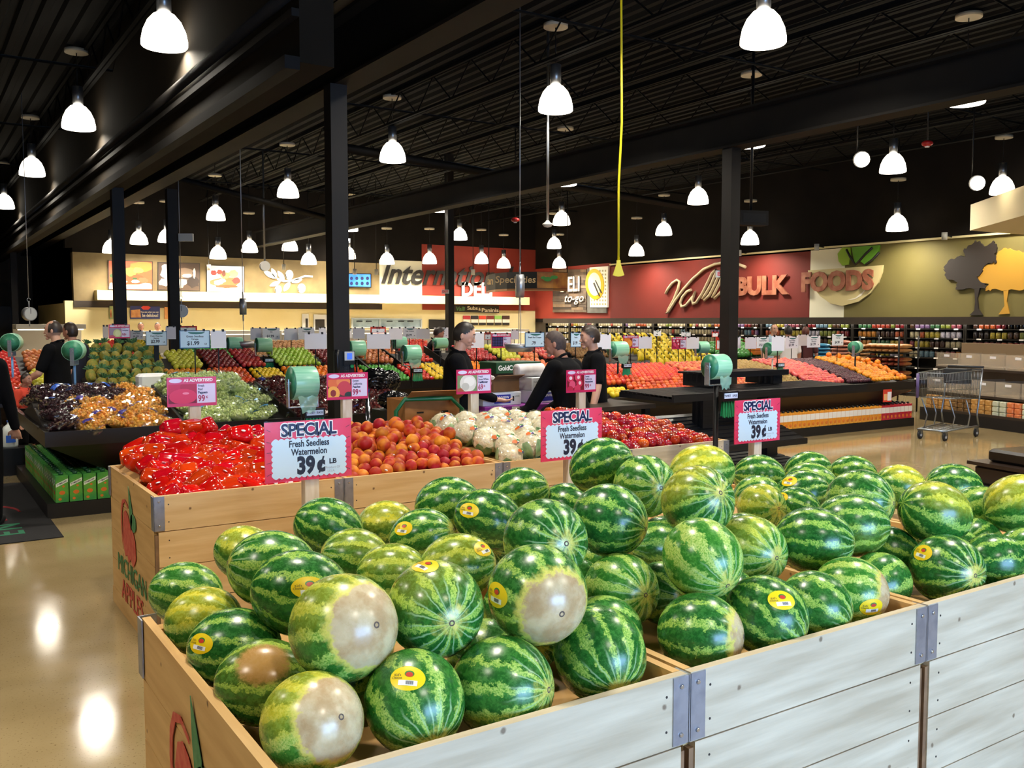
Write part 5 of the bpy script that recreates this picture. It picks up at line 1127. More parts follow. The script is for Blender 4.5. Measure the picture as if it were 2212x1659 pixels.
# px, py, w, h, kind, lines, price
CARDS = [(258, 716, 46, 30, 'ad:honeydew', ['Sweet', 'Honeydew'], '99'), (228, 718, 12, 28, 'blank', 0, 0), (295, 723, 28, 18, 'price', ['Green Peppers'], '$1.29'), (338, 731, 46, 31, 'price', ['Fresh Cherries', 'Rainier'], '$2.99'), (421, 733, 66, 39, 'price', ['Green Seedless', 'Grape'], '$1.99'), (472, 733, 33, 38, 'blank', 0, 0), (369, 719, 22, 27, 'blank', 0, 0), (404, 710, 44, 12, 'special', ['Special'], ''),
 (554, 721, 26, 25, 'blank', 0, 0), (586, 721, 37, 25, 'price', ['Sale'], '$1.99'), (629, 722, 30, 25, 'blank', 0, 0), (662, 720, 35, 25, 'price', ['Fresh Russet'], ''), (697, 716, 16, 16, 'blank', 0, 0), (682, 737, 48, 34, 'blank', 0, 0),
 (754, 720, 14, 20, 'price', ['Roma'], ''), (775, 720, 26, 23, 'blank', 0, 0), (817, 713, 33, 14, 'special', ['Your Cart'], '50'), (818, 737, 50, 33, 'blank', 0, 0), (855, 721, 29, 25, 'blank', 0, 0), (885, 719, 29, 23, 'price', ['Fresh Tomatoes'], '$5.99'), (914, 721, 29, 22, 'blank', 0, 0), (953, 719, 31, 23, 'price', ['Fresh Lemons'], '$1.99'), (1030, 735, 31, 33, 'blank', 0, 0),
 (1054, 726, 14, 17, 'special', ['Limes'], '79'), (1083, 736, 42, 31, 'ad:grape', ['Black', 'Plums'], '12'), (1112, 723, 16, 20, 'blank', 0, 0), (1155, 734, 42, 32, 'price', ['Fresh Red Grapes'], '.79'), (1195, 728, 32, 20, 'blank', 0, 0), (1244, 734, 22, 32, 'price', ['Peaches'], '$1.99'), (1303, 738, 34, 32, 'blank', 0, 0),
 (1363, 738, 33, 27, 'ad:apricot', ['Sweet', 'Apricots'], '99'), (1394, 740, 28, 26, 'blank', 0, 0), (1467, 741, 31, 26, 'ad:nectarine', ['Sweet', 'Nectarines'], '99'), (1496, 741, 28, 25, 'blank', 0, 0), (1561, 741, 29, 28, 'special', ['Fresh Santa Rosa'], '79'), (1588, 740, 24, 25, 'blank', 0, 0), (1622, 741, 24, 25, 'blank', 0, 0), (1648, 740, 26, 24, 'price', ['Fresh Red Plum'], '3/$1.00'), (1681, 742, 27, 32, 'blank', 0, 0), (1711, 740, 27, 25, 'price', ['Fresh White', 'Nectarine'], '$1.99'), (1735, 735, 23, 24, 'blank', 0, 0), (1758, 738, 28, 25, 'price', ['Fresh Yellow', 'Nectarine'], '$1.99'), (1810, 734, 24, 25, 'price', ['Fresh Fuji'], '$4.99'),
 (1420, 720, 16, 12, 'price', ['Bulk'], '.89'), (1482, 722, 20, 10, 'price', ['Bulk'], '7.97'), (1545, 722, 14, 12, 'special', ['Bulk'], '')]
nb = 0; order = sorted(range(len(CARDS)), key=lambda i: CARDS[i][0]); CNT = {}
for i in order:
    px, py, wpx, hpx, kind, lines, price = CARDS[i]
    fl = 0.19 if hpx > 14 else .1
    d = min(max(fl*2000/hpx, 9.9), 17.5); r = (px-1106)/F; p = at(px, py, d=d); W = wpx*d/2000/(math.cos(YAW)-r*math.sin(YAW)); H_ = hpx*d/2000
    base = hg(p.x, p.y) if p.y < 11.4 and p.x < 4.6 else .9
    if kind == 'blank':
        nb += 1; t = thing('price_card', 'blank white price card on clips, %s blank one from the left' % nth(nb-1), 'sign', (p.x, p.y, base), 0, 'blank white price cards')
        MB().box(-W/2, W/2, 0, .004, p.z-H_/2-base, p.z+H_/2-base).build('card', CARDW, t)
    elif kind.startswith('ad:'):
        t = ad_sign(px, py, p.y, kind[3:], lines, price, 'magenta advertised-price card picturing %s, over the tables at %s' % ({'honeydew': 'a cut honeydew', 'grape': 'dark plums', 'apricot': 'apricots', 'nectarine': 'nectarines'}[kind[3:]], {'honeydew': 'the far left', 'grape': 'the scale pan', 'apricot': 'the bananas', 'nectarine': 'the bananas'}[kind[3:]]), None, W, H_, 'advertised-price cards over the tables')
    else:
        nm_ = ' '.join(lines); k_ = (kind, nm_, price); CNT[k_] = CNT.get(k_, 0)+1
        t = thing('price_card', ('red-bordered special card reading %s %s' if kind == 'special' else 'white price card with teal header reading %s %s') % (nm_, price)+(' (the one further right)' if CNT[k_] > 1 else '')+' over the tables', 'sign', (p.x, p.y, base), 0, 'printed price cards')
        z0 = p.z-base; MB().box(-W/2, W/2, 0, .004, z0-H_/2, z0+H_/2).build('card', SRED if kind == 'special' else CFRAME if hpx > 28 else SWHITE, t)
        Mf = front((0, -.0006, z0)); q = H_/.19
        if kind == 'special': MB().prism([(-W*.42, -H_*.42), (W*.42, -H_*.42), (W*.42, H_*.2), (-W*.42, H_*.2)], 0, .0005, 0, Mf).build('white_panel', SWHITE, t); MB().text('SPECIAL', H_*.24, Mf @ T_((0, H_*.34, .0006)), depth=.0003, bold=.001, sx=min(1, W/H_*.8)).build('header_lettering', INK, t)
        else:
            MB().prism([(-W*.47, -H_*.45), (W*.47, -H_*.45), (W*.47, H_*.45), (-W*.47, H_*.45)], 0, .0005, 0, Mf).build('white_panel', SKY if hpx > 28 else SWHITE, t); MB().add([(W*.05+W*.28*math.cos(a), H_*.4+H_*.12*math.sin(a), .0008) for a in [PI+PI*z/8 for z in range(9)]], [tuple(range(9))], 0, False, Mf).build('teal_header', TEAL, t)
        mb = MB(); sx_ = min(1, W/H_*.62)
        for j, s_ in enumerate(lines): mb.text(s_, H_*.15, Mf @ T_((0, H_*(.16-.15*j), .0009)), depth=.0003, bold=.0006, sx=sx_)
        if price: mb.text(price, H_*.3, Mf @ T_((-W*.06, -H_*.22, .0009)), depth=.0003, bold=.0016, sx=sx_).text('LB', H_*.12, Mf @ T_((W*.35, -H_*.26, .0009)), depth=.0003, bold=.0006)
        mb.build('lettering', INK, t)
    zt = p.z+H_/2-t.location.z; zb_ = p.z-H_/2-t.location.z; pw = .006 if not (px == 338) else .03
    MB().box(-pw, pw, .006, .006+pw, (0 if t.location.z > .5 else base), zt-.01).build('post', DKMETAL, t)
    for x in (-W*.3, W*.3): MB().box(x-.012, x+.012, -.004, .01, zt-.012, zt+.014).build('clip', CLIP, t)

# ---- more bag rolls over the tables
for px, py, dd, R_, rz, lab, ties in ((160, 757, 10.6, .115, 1.25, 'green bag roll on a pale blue post among the black grapes', None), (25, 740, 11.4, .115, 1.3, 'green bag roll at the left edge behind the dark-haired woman', None), (507, 742, 14.5, .1, 0, 'green bag roll with yellowed film left of the potatoes', None), (569, 745, 14.2, .11, 0, 'green bag roll over the lemons left of the white cards', (.06, -.24)), (888, 763, 12.6, .115, 0, 'green bag roll with ties over the limes behind the peach sign', (.06, -.24)), (770, 752, 13.2, .11, 0, 'green bag roll half hidden behind the telephone', None), (862, 740, 15.5, .1, 0, 'yellowish green bag roll behind the large blank card', None), (951, 741, 15.5, .09, 0, 'small green bag roll left of the left worker', None), (1335, 755, 12.4, .11, 0, 'green bag roll with ties at the shoulder of the right worker', (.1, -.22)), (1515, 750, 15.5, .1, 0, 'green bag roll over the bananas', None), (1669, 754, 13.6, .1, 0, 'green bag roll with ties on a wooden post over the kiwis', (.1, -.24)), (1848, 750, 15.0, .1, .4, 'green bag roll with yellow glow at the right over the oranges', None)):
    p = at(px, py, d=dd); base = hg(p.x, p.y) if p.y < 11.4 and p.x < 4.6 else .8
    roll_stand(p, R_, rz, lab, base, ties, film=(px in (888, 1335)), postmat=mat('pale_blue_post', '#6fa3d8', .4) if px in (160, 25) else (POSTW if px == 1669 else None), W=.22)

# ================================================================ RIGHT TABLE, RACK, CARTONS
RX0, RX1, RY0, RY1 = 7.36, 13.72, 8.95, 11.4
XR_ = lambda px, Y=9.55: at(px, 815, Y=Y).x
make_table('long fruit table at right with nectarines and oranges', RX0, RX1, RY0, RY1, .7, 1.02, 10.2, (.2, .95, .3, .3), (XR_(1488), XR_(1600), XR_(1684), XR_(1822)), True)
zr = lambda x, y: .72+.33*(y-RY0)/1.25
strip('lemon', RX0+.06, XR_(1362, 9.1), RY0+.08, RY0+.3, zr, 'yellow lemon at the near left corner of the right fruit table', 'lemons on the right table')
zr2_ = 0
zr2 = lambda x, y: zr(x, y)+.05*math.sin(max(0, (y-RY0)/1.25)*PI)
strip('nectarine', XR_(1365, 9.1), XR_(1488), RY0+.08, RY0+.33, zr2, 'bright red nectarine on the right fruit table behind the empty rack', 'nectarines on the right table', sp=.082, cap=115); strip('nectarine', RX0+.08, XR_(1486), RY0+.4, 10.15, zr2, 'bright red nectarine on the right fruit table behind the empty rack', 'nectarines on the right table', sp=.082, cap=115)
for k, a, b, lab in (('peach', 1490, 1600, 'pinkish peach on the right fruit table behind the rack top'), ('golden_kiwi', 1602, 1682, 'golden brown kiwi on the right fruit table'), ('pink_apple', 1686, 1768, 'pinkish red apple on the right fruit table'), ('plum', 1770, 1820, 'small dark plum on the right fruit table'), ('mandarin', 1824, 1880, 'small mandarin near the right end of the fruit table'), ('orange', 1882, 1968, 'orange at the right end of the fruit table')):
    strip(k, XR_(a), min(XR_(b), RX1-.06), RY0+.08, 10.18, zr2, lab, lab.split(' on ')[0].split(' at ')[0].split(' near ')[0]+'s on the right table')
for i in range(6):     # the row of oranges lying on top along the ridge
    px = 1790+i*21; p = at(px, 783+i*4.6, Y=10.15-.12*i); o = PROT['orange'].copy(); COL.objects.link(o); o.location = (p.x, p.y, zr2(p.x, p.y)+.085); tag(o, 'orange on the topmost row of the heap at right', 'fruit', 'oranges on the top row'); o.scale = (1.15,)*3
for p in PROT.values(): bpy.data.objects.remove(p)
# grey recess panel and shelf sign
p = at(1920, 855, Y=RY0-.04); t = thing('shelf_sign', 'small red and white sign hanging on the front of the right fruit table', 'sign', (p.x, RY0-.01, p.z)); MB().box(-.11, .11, -.006, -.001, -.1, .1).build('board', SRED, t); MB().box(-.0, .1, -.0085, -.006, -.08, .06).build('white_panel', SWHITE, t)
mb = MB()
for x in (-.09, -.06, -.03): mb.box(x, x+.02, -.0085, -.006, -.07, .03)
mb.build('carton_picture', mat('print_cream', '#f0c98a', .4), t)
# cartons along the plinth
def make_carton2(body, band, cap):
    t = thing('juice_carton', 'x', 'juice carton'); MB().box(-.047, .047, -.047, .047, 0, .235, ch=.003).build('carton_body', body, t); MB().box(-.0475, .0475, -.0478, -.047, .11, .2).build('label_band', band, t); MB().cyl((0, 0, .235), (0, 0, .26), .02, n=12).build('cap', cap, t)
    MB().ball((.012, -.0485, .05), .026, 10, 6, sc=(1, .1, 1)).build('fruit_print', CORG, t); return kids(t)
CW = mat('carton_white', '#ece4d8', .4); COR = mat('carton_amber', '#e08a1e', .4, col2='#e8a53c', scale=14); CRD = mat('carton_crimson', '#b3182a', .4, col2='#c8303a', scale=14); CAPK = mat('cap_black', '#15130f', .35); CAPN = mat('cap_bright_green', '#1f9a35', .4); CGW = mat('carton_mixed', '#c9c48a', .4, col2='#b35a2c', scale=24)
protos = [make_carton2(CGW, mat('carton_lime', '#9ab85a', .4), CAPN), make_carton2(COR, CW, CAPK), make_carton2(CRD, CW, CAPK)]
x = XR_(1545, 9.0); xa, xb = at(1640, 930, Y=8.98).x, at(1905, 930, Y=8.98).x
while x < RX1-.05:
    k = 0 if x < xa else 1 if x < xb else 2
    for j in range(4): dup(protos[k], (x, RY0+.06+j*.1, .131), None, ('white-green carton with bright green cap', 'amber juice carton with black cap', 'crimson juice carton with black cap')[k]+' on the plinth of the right fruit table', ('green-capped cartons', 'amber cartons', 'crimson cartons')[k]+' under the right table')
    x += .1
drop_proto(*protos)
# the empty black merchandising rack
RKM = mat('rack_black', '#121214', .35, col2='#1d1d20', scale=3, stretch=(1, 20, 20)); 
t = thing('display_rack', 'empty black slatted display rack before the right fruit table', 'display rack', (5.9, 6.3, 0))
def grooves(mb, x0, x1, y0, y1, z, dz=0, n=10):
    for i in range(n):
        a = y0+(y1-y0)*i/n; b = y0+(y1-y0)*(i+.72)/n; za, zb_ = z+dz*i/n, z+dz*(i+.72)/n
        mb.add([(x0, a, za), (x1, a, za), (x1, b, zb_), (x0, b, zb_), (x0, a, za-.02), (x1, a, za-.02), (x1, b, zb_-.02), (x0, b, zb_-.02)], [(0, 1, 2, 3), (4, 7, 6, 5), (0, 4, 5, 1), (2, 6, 7, 3), (1, 5, 6, 2), (0, 3, 7, 4)])
    return mb
grooves(MB(), 0, 2.85, 0, .75, 1.0, .02, 12).box(0, 2.85, -.03, 0, .95, 1.02).box(0, .03, 0, .75, .95, 1.0).box(2.82, 2.85, 0, .75, .95, 1.0).build('main_shelf', RKM, t)
grooves(MB(), .95, 2.1, .45, .95, 1.17, 0, 6).box(.95, 2.1, .42, .45, 1.12, 1.18).build('upper_shelf', RKM, t)
for x in (1.0, 1.95): MB().box(x, x+.14, .5, .9, 1.02, 1.15).build('riser', RKM, t)
for x in (.75, 1.7): MB().box(x, x+.16, .35, .5, 0, .95).build('upright', RKM, t)
grooves(MB(), .35, 1.85, .0, .7, .5, .25, 9).box(.35, 1.85, -.05, 0, .44, .5).build('slatted_deck', RKM, t)
grooves(MB(), .35, 1.95, -.15, .7, .2, .12, 9).cyl((.35, -.17, .19), (1.95, -.17, .19), .03, n=10).build('lower_deck', RKM, t)
MB().box(.3, 1.9, -.1, .75, 0, .1).build('rack_base', PLI, t)
# ---- shopping cart
CHR = mat('cart_wire', '#8f949a', .3, .9); CGRY = mat('cart_plastic', '#24272c', .5)
t = thing('shopping_cart', 'empty grey wire shopping cart on the open floor at right', 'shopping cart', (12.75, 7.78, 0), PI+.12)
L_, W_ = .46, .26
fr = MB().tube([(-.42, -W_, .16), (.5, -.2, .14), (.5, .2, .14), (-.42, W_, .16)], .014, 8)
for s_ in (-1, 1): fr.tube([(-.42, s_*W_, .16), (-.36, s_*W_, .34), (-.42, s_*W_, .55), (-.5, s_*W_, 1.0)], .013, 8).tube([(-.1, s_*W_*.95, .15), (-.16, s_*W_*.95, .33), (-.02, s_*W_*.95, .56)], .011, 6).tube([(.3, s_*.2, .15), (.22, s_*.2, .33), (.4, s_*.2, .58)], .011, 6)
fr.build('frame', CHR, t)
mb = MB()
for i in range(9): mb.tube([(-.4+.1*i, -.21, .145), (-.4+.1*i, .21, .145)], .004, 5)
for j in range(5): mb.tube([(-.42, -.2+.1*j, .15), (.5, -.17+.085*j, .14)], .004, 5)
mb.build('bottom_tray', CHR, t)
bs = MB(); bt = lambda u, s_, z: (-.46+u*(1.0 if z > .5 else .9)+(1-u)*-.03*(z-.5), s_*(W_-.06*u), .56+.04*u+(z*(.42-.06*u)))
for s_ in (-1, 1):
    for i in range(25): bs.tube([bt(i/24, s_, 0), bt(i/24, s_, 1)], .0022, 4)
    for z in (0, .35, .7, 1): bs.tube([bt(u/4, s_, z) for u in range(5)], .006 if z in (0, 1) else .0035, 5)
for j in range(11):
    k = -1+.2*j; bs.tube([bt(0, k, 0), bt(1, k, 0)], .0022, 4); bs.tube([bt(1, k, 0), bt(1, k, 1)], .0022, 4); bs.tube([bt(0, k, 0), bt(0, k, 1)], .0022, 4)
for u in (0, .25, .5, .75, 1): bs.tube([bt(u, -1, 0), bt(u, 1, 0)], .003, 4)
for u in (0, 1): bs.tube([bt(u, -1, 1), bt(u, 1, 1)], .006, 5)
bs.build('basket', CHR, t)
MB().box(-.36, -.18, -.17, .17, .78, 1.0, ch=.01).build('child_seat', CGRY, t)
MB().cyl((-.53, -W_, 1.02), (-.53, W_, 1.02), .018, n=12).build('handle', CGRY, t); MB().cyl((.56, -.19, .6), (.56, -.19, .95), .022, n=10).build('purple_bumper', mat('bumper_purple', '#5a4a7a', .4), t)
for x, y in ((-.4, -.24), (-.4, .24), (.46, -.18), (.46, .18)):
    wh = MB().cyl((x, y-.015, .062), (x, y+.015, .062), .062, n=20).build('wheel', mat('rubber', '#18181a'), t); MB().cyl((x, y-.017, .062), (x, y+.017, .062), .03, n=14).build('hub', mat('hub_grey', '#b5b8bc', .4), wh); MB().box(x-.02, x+.03, y-.024, y+.024, .07, .15).build('caster', CHR, t)

# ================================================================ BULK-FOOD SHELVES
SHB = mat('shelf_black', '#17130f', .5); JARG = mat('jar_contents', '#b5552c', .35, rnd=.35, hue=.16); JARL = mat('jar_lid', '#1b1714', .35)
rg = random.Random(21); YA, YB = 9.9, 26.9; ROWS = [.42, .66, .9, 1.12, 1.33, 1.54]
nbay = 12; bw = (YB-YA)/nbay
for i in range(nbay):
    t = thing('shelving_bay', 'black shelf bay of the bulk food jars, %s from the right end' % nth(i), 'shelf', (XB-.42, YA+bw*i, 0), 0, 'bulk food shelf bays')
    MB().box(.38, .41, .01, bw-.01, 0, 1.68).build('back_panel', SHB, t)
    for s_ in (.0, bw-.04): MB().box(.0, .38, s_+.005, s_+.035, 0, 1.64).build('upright', SHB, t)
    for z in ROWS:
        s_ = MB().box(0, .37, .04, bw-.045, z-.03, z-.008).build('shelf_board', SHB, t)
        mb = MB()
        for k in range(3): mb.box(-.004, 0, .15+k*.45, .25+k*.45, z-.036, z-.004)
        mb.build('price_tag', SWHITE, s_)
    MB().box(0.02, .37, .04, bw-.045, 0.0, .2).build('base', SHB, t)
JC = ['#8a1420', '#b8402a', '#d98a2c', '#c9b23a', '#8f9a3a', '#3f7a4a', '#5a3a26', '#2a1c18', '#a34a5c', '#d8c9a0', '#8a6a9a', '#4a2a1e', '#c25a2a', '#e0d8e8', '#6a8fa5']
JM_ = [mat('jar_fill_%s' % c.strip('#'), tuple(v*.6 for v in lin(c)), .3, col2=tuple(v*.28 for v in lin(c)), scale=40, coat=.5, rnd=.12) for c in JC]
def jarmb(mb, m, x=0, y=0, z=0): return mb.lathe([(.0, 0), (.048, 0), (.055, .01), (.055, .12), (.045, .135)], 10, m, Matrix.Translation((x, y, z))).lathe([(.047, .135), (.05, .138), (.05, .155), (0, .157)], 10, len(JM_), Matrix.Translation((x, y, z)))
jar_me = []
for k in range(len(JM_)):
    mb = MB(); mb.lathe([(.0, 0), (.048, 0), (.055, .01), (.055, .12), (.045, .135)], 12).lathe([(.047, .135), (.05, .138), (.05, .155), (0, .157)], 12, 1); jar_me.append(mb.mesh('food_jar', [JM_[k], JARL]))
slots = []
for r_, z in enumerate(ROWS[1:]):
    y = YA+.1; k = rg.randrange(len(JC)); run = 0
    while y < YB-.1:
        if run <= 0: run = rg.choice((1, 2, 2, 3, 4)); k = rg.randrange(len(JC))
        if y > 19 and rg.random() < .6: k = 9
        if abs(((y-YA) % bw)-bw) > .09 and ((y-YA) % bw) > .09: slots.append((y, z, k, r_))
        y += .124; run -= 1
slots.sort(key=lambda s_: (s_[0] > 16.5, -s_[1] if s_[0] > 14 else 0, s_[0])); far = MB()
vis = [s_ for s_ in slots if s_[1] > .85]; vis.sort(key=lambda s_: s_[0])
for n_, (y, z, k, r_) in enumerate(vis):
    if n_ < 290:
        o = bpy.data.objects.new('food_jar', jar_me[k]); COL.objects.link(o); o.location = (XB-.34, y, z-.007); tag(o, 'bulk food jar with dark lid on the wall shelves below the olive and red sign', 'jar', 'bulk food jars')
    else: jarmb(far, k, XB-.34, y, z-.007)
o = far.build('food_jars', JM_+[JARL]); tag(o, 'rows of far bulk food jars on the shelves toward the deli', 'jars', None, 'stuff')
# shelf light over the jars, part of the shelving
LED = mat('shelf_light', '#fff3dc', .3, emit=1.2)
o = thing('shelf_light', 'thin bright light strip over the bulk food jars', 'light', (XB-.44, 15.5, 1.655)); MB().box(-.03, .03, -5, 11, -.012, .004).build('tube', LED, o); MB().box(-.075, -.05, -5.6, 11.4, -.035, .135).box(-.05, .44, -5.6, 11.4, .12, .135).build('valance', BROWN, o)
ll = bpy.data.lights.new('strip', 'AREA'); ll.shape = 'RECTANGLE'; ll.size = .06; ll.size_y = 16; ll.energy = 40; ll.color = (1, .93, .8); lo_ = bpy.data.objects.new('strip', ll); COL.objects.link(lo_); lo_.parent = o; lo_.location = (-.03, 3, -.02); lo_.rotation_euler = (0, -.5, 0)

# ---- bagged goods on low tables before the jars
t = thing('low_table', 'dark low table with stacked bags before the bulk food jars', 'table', (16.2, 13.0, 0)); MB().box(-.5, .5, -1.6, 2.4, .8, .86).build('table_top', TBL, t)
for x in (-.42, .42):
    for y in (-1.5, 2.3): MB().box(x-.04, x+.04, y-.04, y+.04, 0, .8).build('leg', DKMETAL, t)
pil = MB().ball((0, 0, 0), 1, 16, 10, sc=(.2, .14, .042), fn=lambda p: 1+.16*(abs(p.x)*abs(p.y))*2).mesh('bag', [mat('bag_white', '#d9d2c4', .4)])
for c, (y0, n_, col, nm_) in enumerate(((15.1, 6, '#2f9a28', 'green'), (14.55, 6, '#cfc6b4', 'cream'), (14.1, 6, '#d2c9b8', 'pale'), (13.6, 5, '#3f8fb5', 'blue'), (13.15, 6, '#cbbfae', 'grey-white'), (12.7, 5, '#4a9ac0', 'light blue'), (12.2, 6, '#c9836a', 'pinkish'), (11.75, 5, '#b9824a', 'tan'))):
    me = pil.copy(); me.materials[0] = mat('bag_'+nm_.replace('-', '_').replace(' ', '_'), col, .35, col2=tuple(v*.7 for v in lin(col)), scale=9)
    for i in range(n_):
        o = bpy.data.objects.new('food_bag', me); COL.objects.link(o); o.location = (16.1, y0, .895+i*.075); o.rotation_euler = (0, 0, PI/2+rg.uniform(-.1, .1)); tag(o, '%s bag in the %s stack of bagged goods before the jar shelves' % (nm_, nm_), 'bag', 'stacked %s bags' % nm_)
# ---- rack of red-netted bread bags and clear-bin gondola at the right
t = thing('wire_rack', 'black wire rack stacked with red-wrapped loaves at right', 'rack', (15.6, 10.75, 0))
for x in (-.3, .3):
    for y in (-.42, .42): MB().cyl((x, y, 0), (x, y, 1.42), .016, n=8).build('rack_post', DKMETAL, t)
for z in (.35, .6, .85, 1.1): MB().box(-.3, .3, -.42, .42, z-.012, z).build('shelf_board', DKMETAL, t)
lm = [mat('loaf_red', '#8a2a24', .3, col2='#b0703c', scale=8, coat=.4), mat('loaf_tan', '#b5743a', .3, col2='#c9945a', scale=8, coat=.4)]
lo_me = [MB().ball((0, 0, 0), 1, 14, 8, sc=(.27, .06, .045)).mesh('loaf', [m_]) for m_ in lm]
for z in (.35, .6, .85, 1.1):
    for j in range(6):
        for q in range(2):
            o = bpy.data.objects.new('wrapped_loaf', lo_me[0 if z < 1.0 else 1]); COL.objects.link(o); o.location = (15.58, 10.42+j*.13, z+.046+q*.085); tag(o, 'plastic-wrapped loaf on the black wire rack at right, %s' % ('tan, on the top shelf' if z > 1 else 'red-banded'), 'bread', 'wrapped loaves on the wire rack')
g = thing('bulk_gondola', 'dark shelf unit with clear bins at the right edge', 'shelf', (14.72, 9.5, 0), -.28)
GB = mat('gondola_brown', '#2c2118', .5, col2='#362a1f', scale=3); CLR = mat('clear_bin', '#d9cbb5', .1, alpha=.28, spec=.8); BINF = mat('bin_back', '#8a7355', .6)
MB().box(0, .95, -4, 0, 0, .18).build('plinth', PLI, g); MB().box(.85, .95, -4, 0, .18, 1.32).build('back_panel', BINF, g)
for z in (.5, .92): MB().box(.12 if z < .6 else .3, .86, -4, 0, z-.04, z).build('shelf_board', GB, g)
MB().box(.0, .03, -4, 0, .18, .22).build('front_lip', GB, g)
for z, x0 in ((.5, .12), (.92, .3)):
    for j in range(8):
        b_ = MB().box(x0, x0+.008, -.48-j*.5, -.02-j*.5, z, z+.24).box(x0, .84, -.486-j*.5, -.48-j*.5, z, z+.24).build('clear_bin', CLR, g); MB().box(x0-.003, x0, -.32-j*.5, -.2-j*.5, z+.17, z+.21).build('bin_label', SWHITE, b_); MB().box(x0+.02, .84, -.47-j*.5, -.03-j*.5, z, z+.03).build('bin_contents', BINF, b_)
pk = [MB().box(-.06, .06, -.06, .06, 0, .085, ch=.012).mesh('pack', [mat('pack_'+n_, c, .4, col2=c2, scale=9)]) for n_, c, c2 in (('orange', '#d8703a', '#e8a070'), ('white', '#cfd0b8', '#b8b890'), ('amber', '#b8803a', '#d8b070'), ('brown', '#6a4a2a', '#a5804a'))]
cs, sn = math.cos(-.28), math.sin(-.28)
for j in range(22):
    k = 3 if 3 < j < 7 else 2 if j < 10 else 0 if j % 4 < 2 else 1
    for q in range(3):
        lx, ly = .14, -.1-j*.145; o = bpy.data.objects.new('food_pack', pk[k]); COL.objects.link(o); o.location = (14.72+lx*cs-ly*sn, 9.5+lx*sn+ly*cs, .181+q*.086); o.rotation_euler = (0, 0, -.28); tag(o, '%s plastic-packed food stacked on the base of the shelf unit at right' % ('orange', 'white', 'amber', 'brown')[k], 'food pack', '%s packs on the shelf unit' % ('orange', 'white', 'amber', 'brown')[k])
# ---- dark tray cart cut off by the right edge
p = at(2196, 1010, d=6.6); t = thing('tray_cart', 'chrome-railed cart with a stack of dark lidded trays at the right edge', 'cart', (p.x+.12, p.y-.1, 0), -.2)
MB().box(-.3, .5, -.3, .3, .52, .66, ch=.02).build('tray', mat('tray_brown', '#2a1e17', .35), t); MB().box(-.33, .53, -.33, .33, .66, .685).build('tray_lid', mat('tray_brown', '#2a1e17'), t); MB().box(-.24, .44, -.24, .24, .685, .78, ch=.02).build('tray', mat('tray_black', '#15110f', .3), t)
MB().tube([(.55, -.38, .48), (-.42, -.38, .48), (-.42, .38, .48), (.55, .38, .48)], .016, 8).build('rail', CHR, t); MB().box(-.4, .55, -.36, .36, .5, .52).build('cart_top', CHR, t)
for x in (-.36, .48):
    for y in (-.32, .32): MB().cyl((x, y, 0), (x, y, .5), .015, n=8).build('leg', CHR, t)

# ================================================================ WALL SIGNS AND PICTURES
def wall_prism(mb, pts, th, m=0, Y=None, X=None):
    """an outline that lies on a wall (Y or X constant), standing th off it"""
    q = [at(px, py, Y=Y, X=X) for px, py in pts]; d = Vector((0, -th, 0)) if Y is not None else Vector((-th, 0, 0)); n = len(q)
    return mb.add([p for p in q]+[p+d for p in q], [tuple(range(n-1, -1, -1)), tuple(range(n, 2*n))]+[(i, (i+1) % n, n+(i+1) % n, n+i) for i in range(n)], m)
def fit(mb, txt, x0, x1, yc, hpx, m=0, Y=None, X=None, off=.03, depth_=.01, bold=0, shear=0, rot=0):
    a, b = at(x0, yc, Y=Y, X=X), at(x1, yc, Y=Y, X=X); c = (a+b)/2; wd = (b-a).length; H_ = (at((x0+x1)/2, yc-hpx/2, Y=Y, X=X)-at((x0+x1)/2, yc+hpx/2, Y=Y, X=X)).length
    v, f = text_mesh(txt, 1.0, .0, bold, shear); xs = [p[0] for p in v]; ys = [p[1] for p in v]; sx, sy = wd/(max(xs)-min(xs)), H_/(max(ys)-min(ys)); mx, my = (max(xs)+min(xs))/2, (max(ys)+min(ys))/2
    v, f = text_mesh(txt, 1.0, depth_/2, bold, shear)
    M = front(c+Vector((0, -off, 0))) if Y is not None else side(c+Vector((-off, 0, 0)))
    if rot: M = M @ Matrix.Rotation(rot, 4, 'Z')
    return mb.add([((p[0]-mx)*sx, (p[1]-my)*sy, p[2]) for p in v], f, m, False, M)
def wthing(name, label, cat, px, py, Y=None, X=None, group=None):
    return thing(name, label, cat, (0, 0, 0), 0, group)
YW, XW = YD-.025, XB-.025
WSIGN, KSIGN = mat('sign_ivory', '#f1ead8', .5), mat('sign_brown_black', '#181411', .5, col2='#2c2722', scale=1.5)
# three food pictures
def picture(label, x0, x1, ya, yb, base, blobs):
    t = thing('framed_picture', label, 'picture'); mb = MB(); wall_prism(mb, [(x0, ya), (x1, ya+3), (x1, yb+2), (x0, yb)], .05, 0, Y=YW); mb.build('frame', KSIGN, t)
    mb = MB(); mats = [mat('print_'+base.strip('#'), base, .5)]; wall_prism(mb, [(x0+1.5, ya+1.5), (x1-1.5, ya+4), (x1-1.5, yb+.5), (x0+1.5, yb-1.5)], .052, 0, Y=YW)
    for k, (c, cx, cy, rx, ry) in enumerate(blobs):
        mats.append(mat('print_'+c.strip('#'), c, .5)); w_, h_ = x1-x0-4, yb-ya-4; r2 = random.Random(k+int(x0))
        pl = []
        for z in range(18):
            a = 2*PI*z/18; q = 1+r2.uniform(-.16, .16); pl.append((min(x1-2, max(x0+2, x0+2+w_*(cx+rx*q*math.cos(a)))), min(yb-1.5, max(ya+4, ya+4+h_*(cy+ry*q*math.sin(a))))))
        wall_prism(mb, pl, .0535+.0008*k, len(mats)-1, Y=YW)
    mb.build('food_print', mats, t); return t
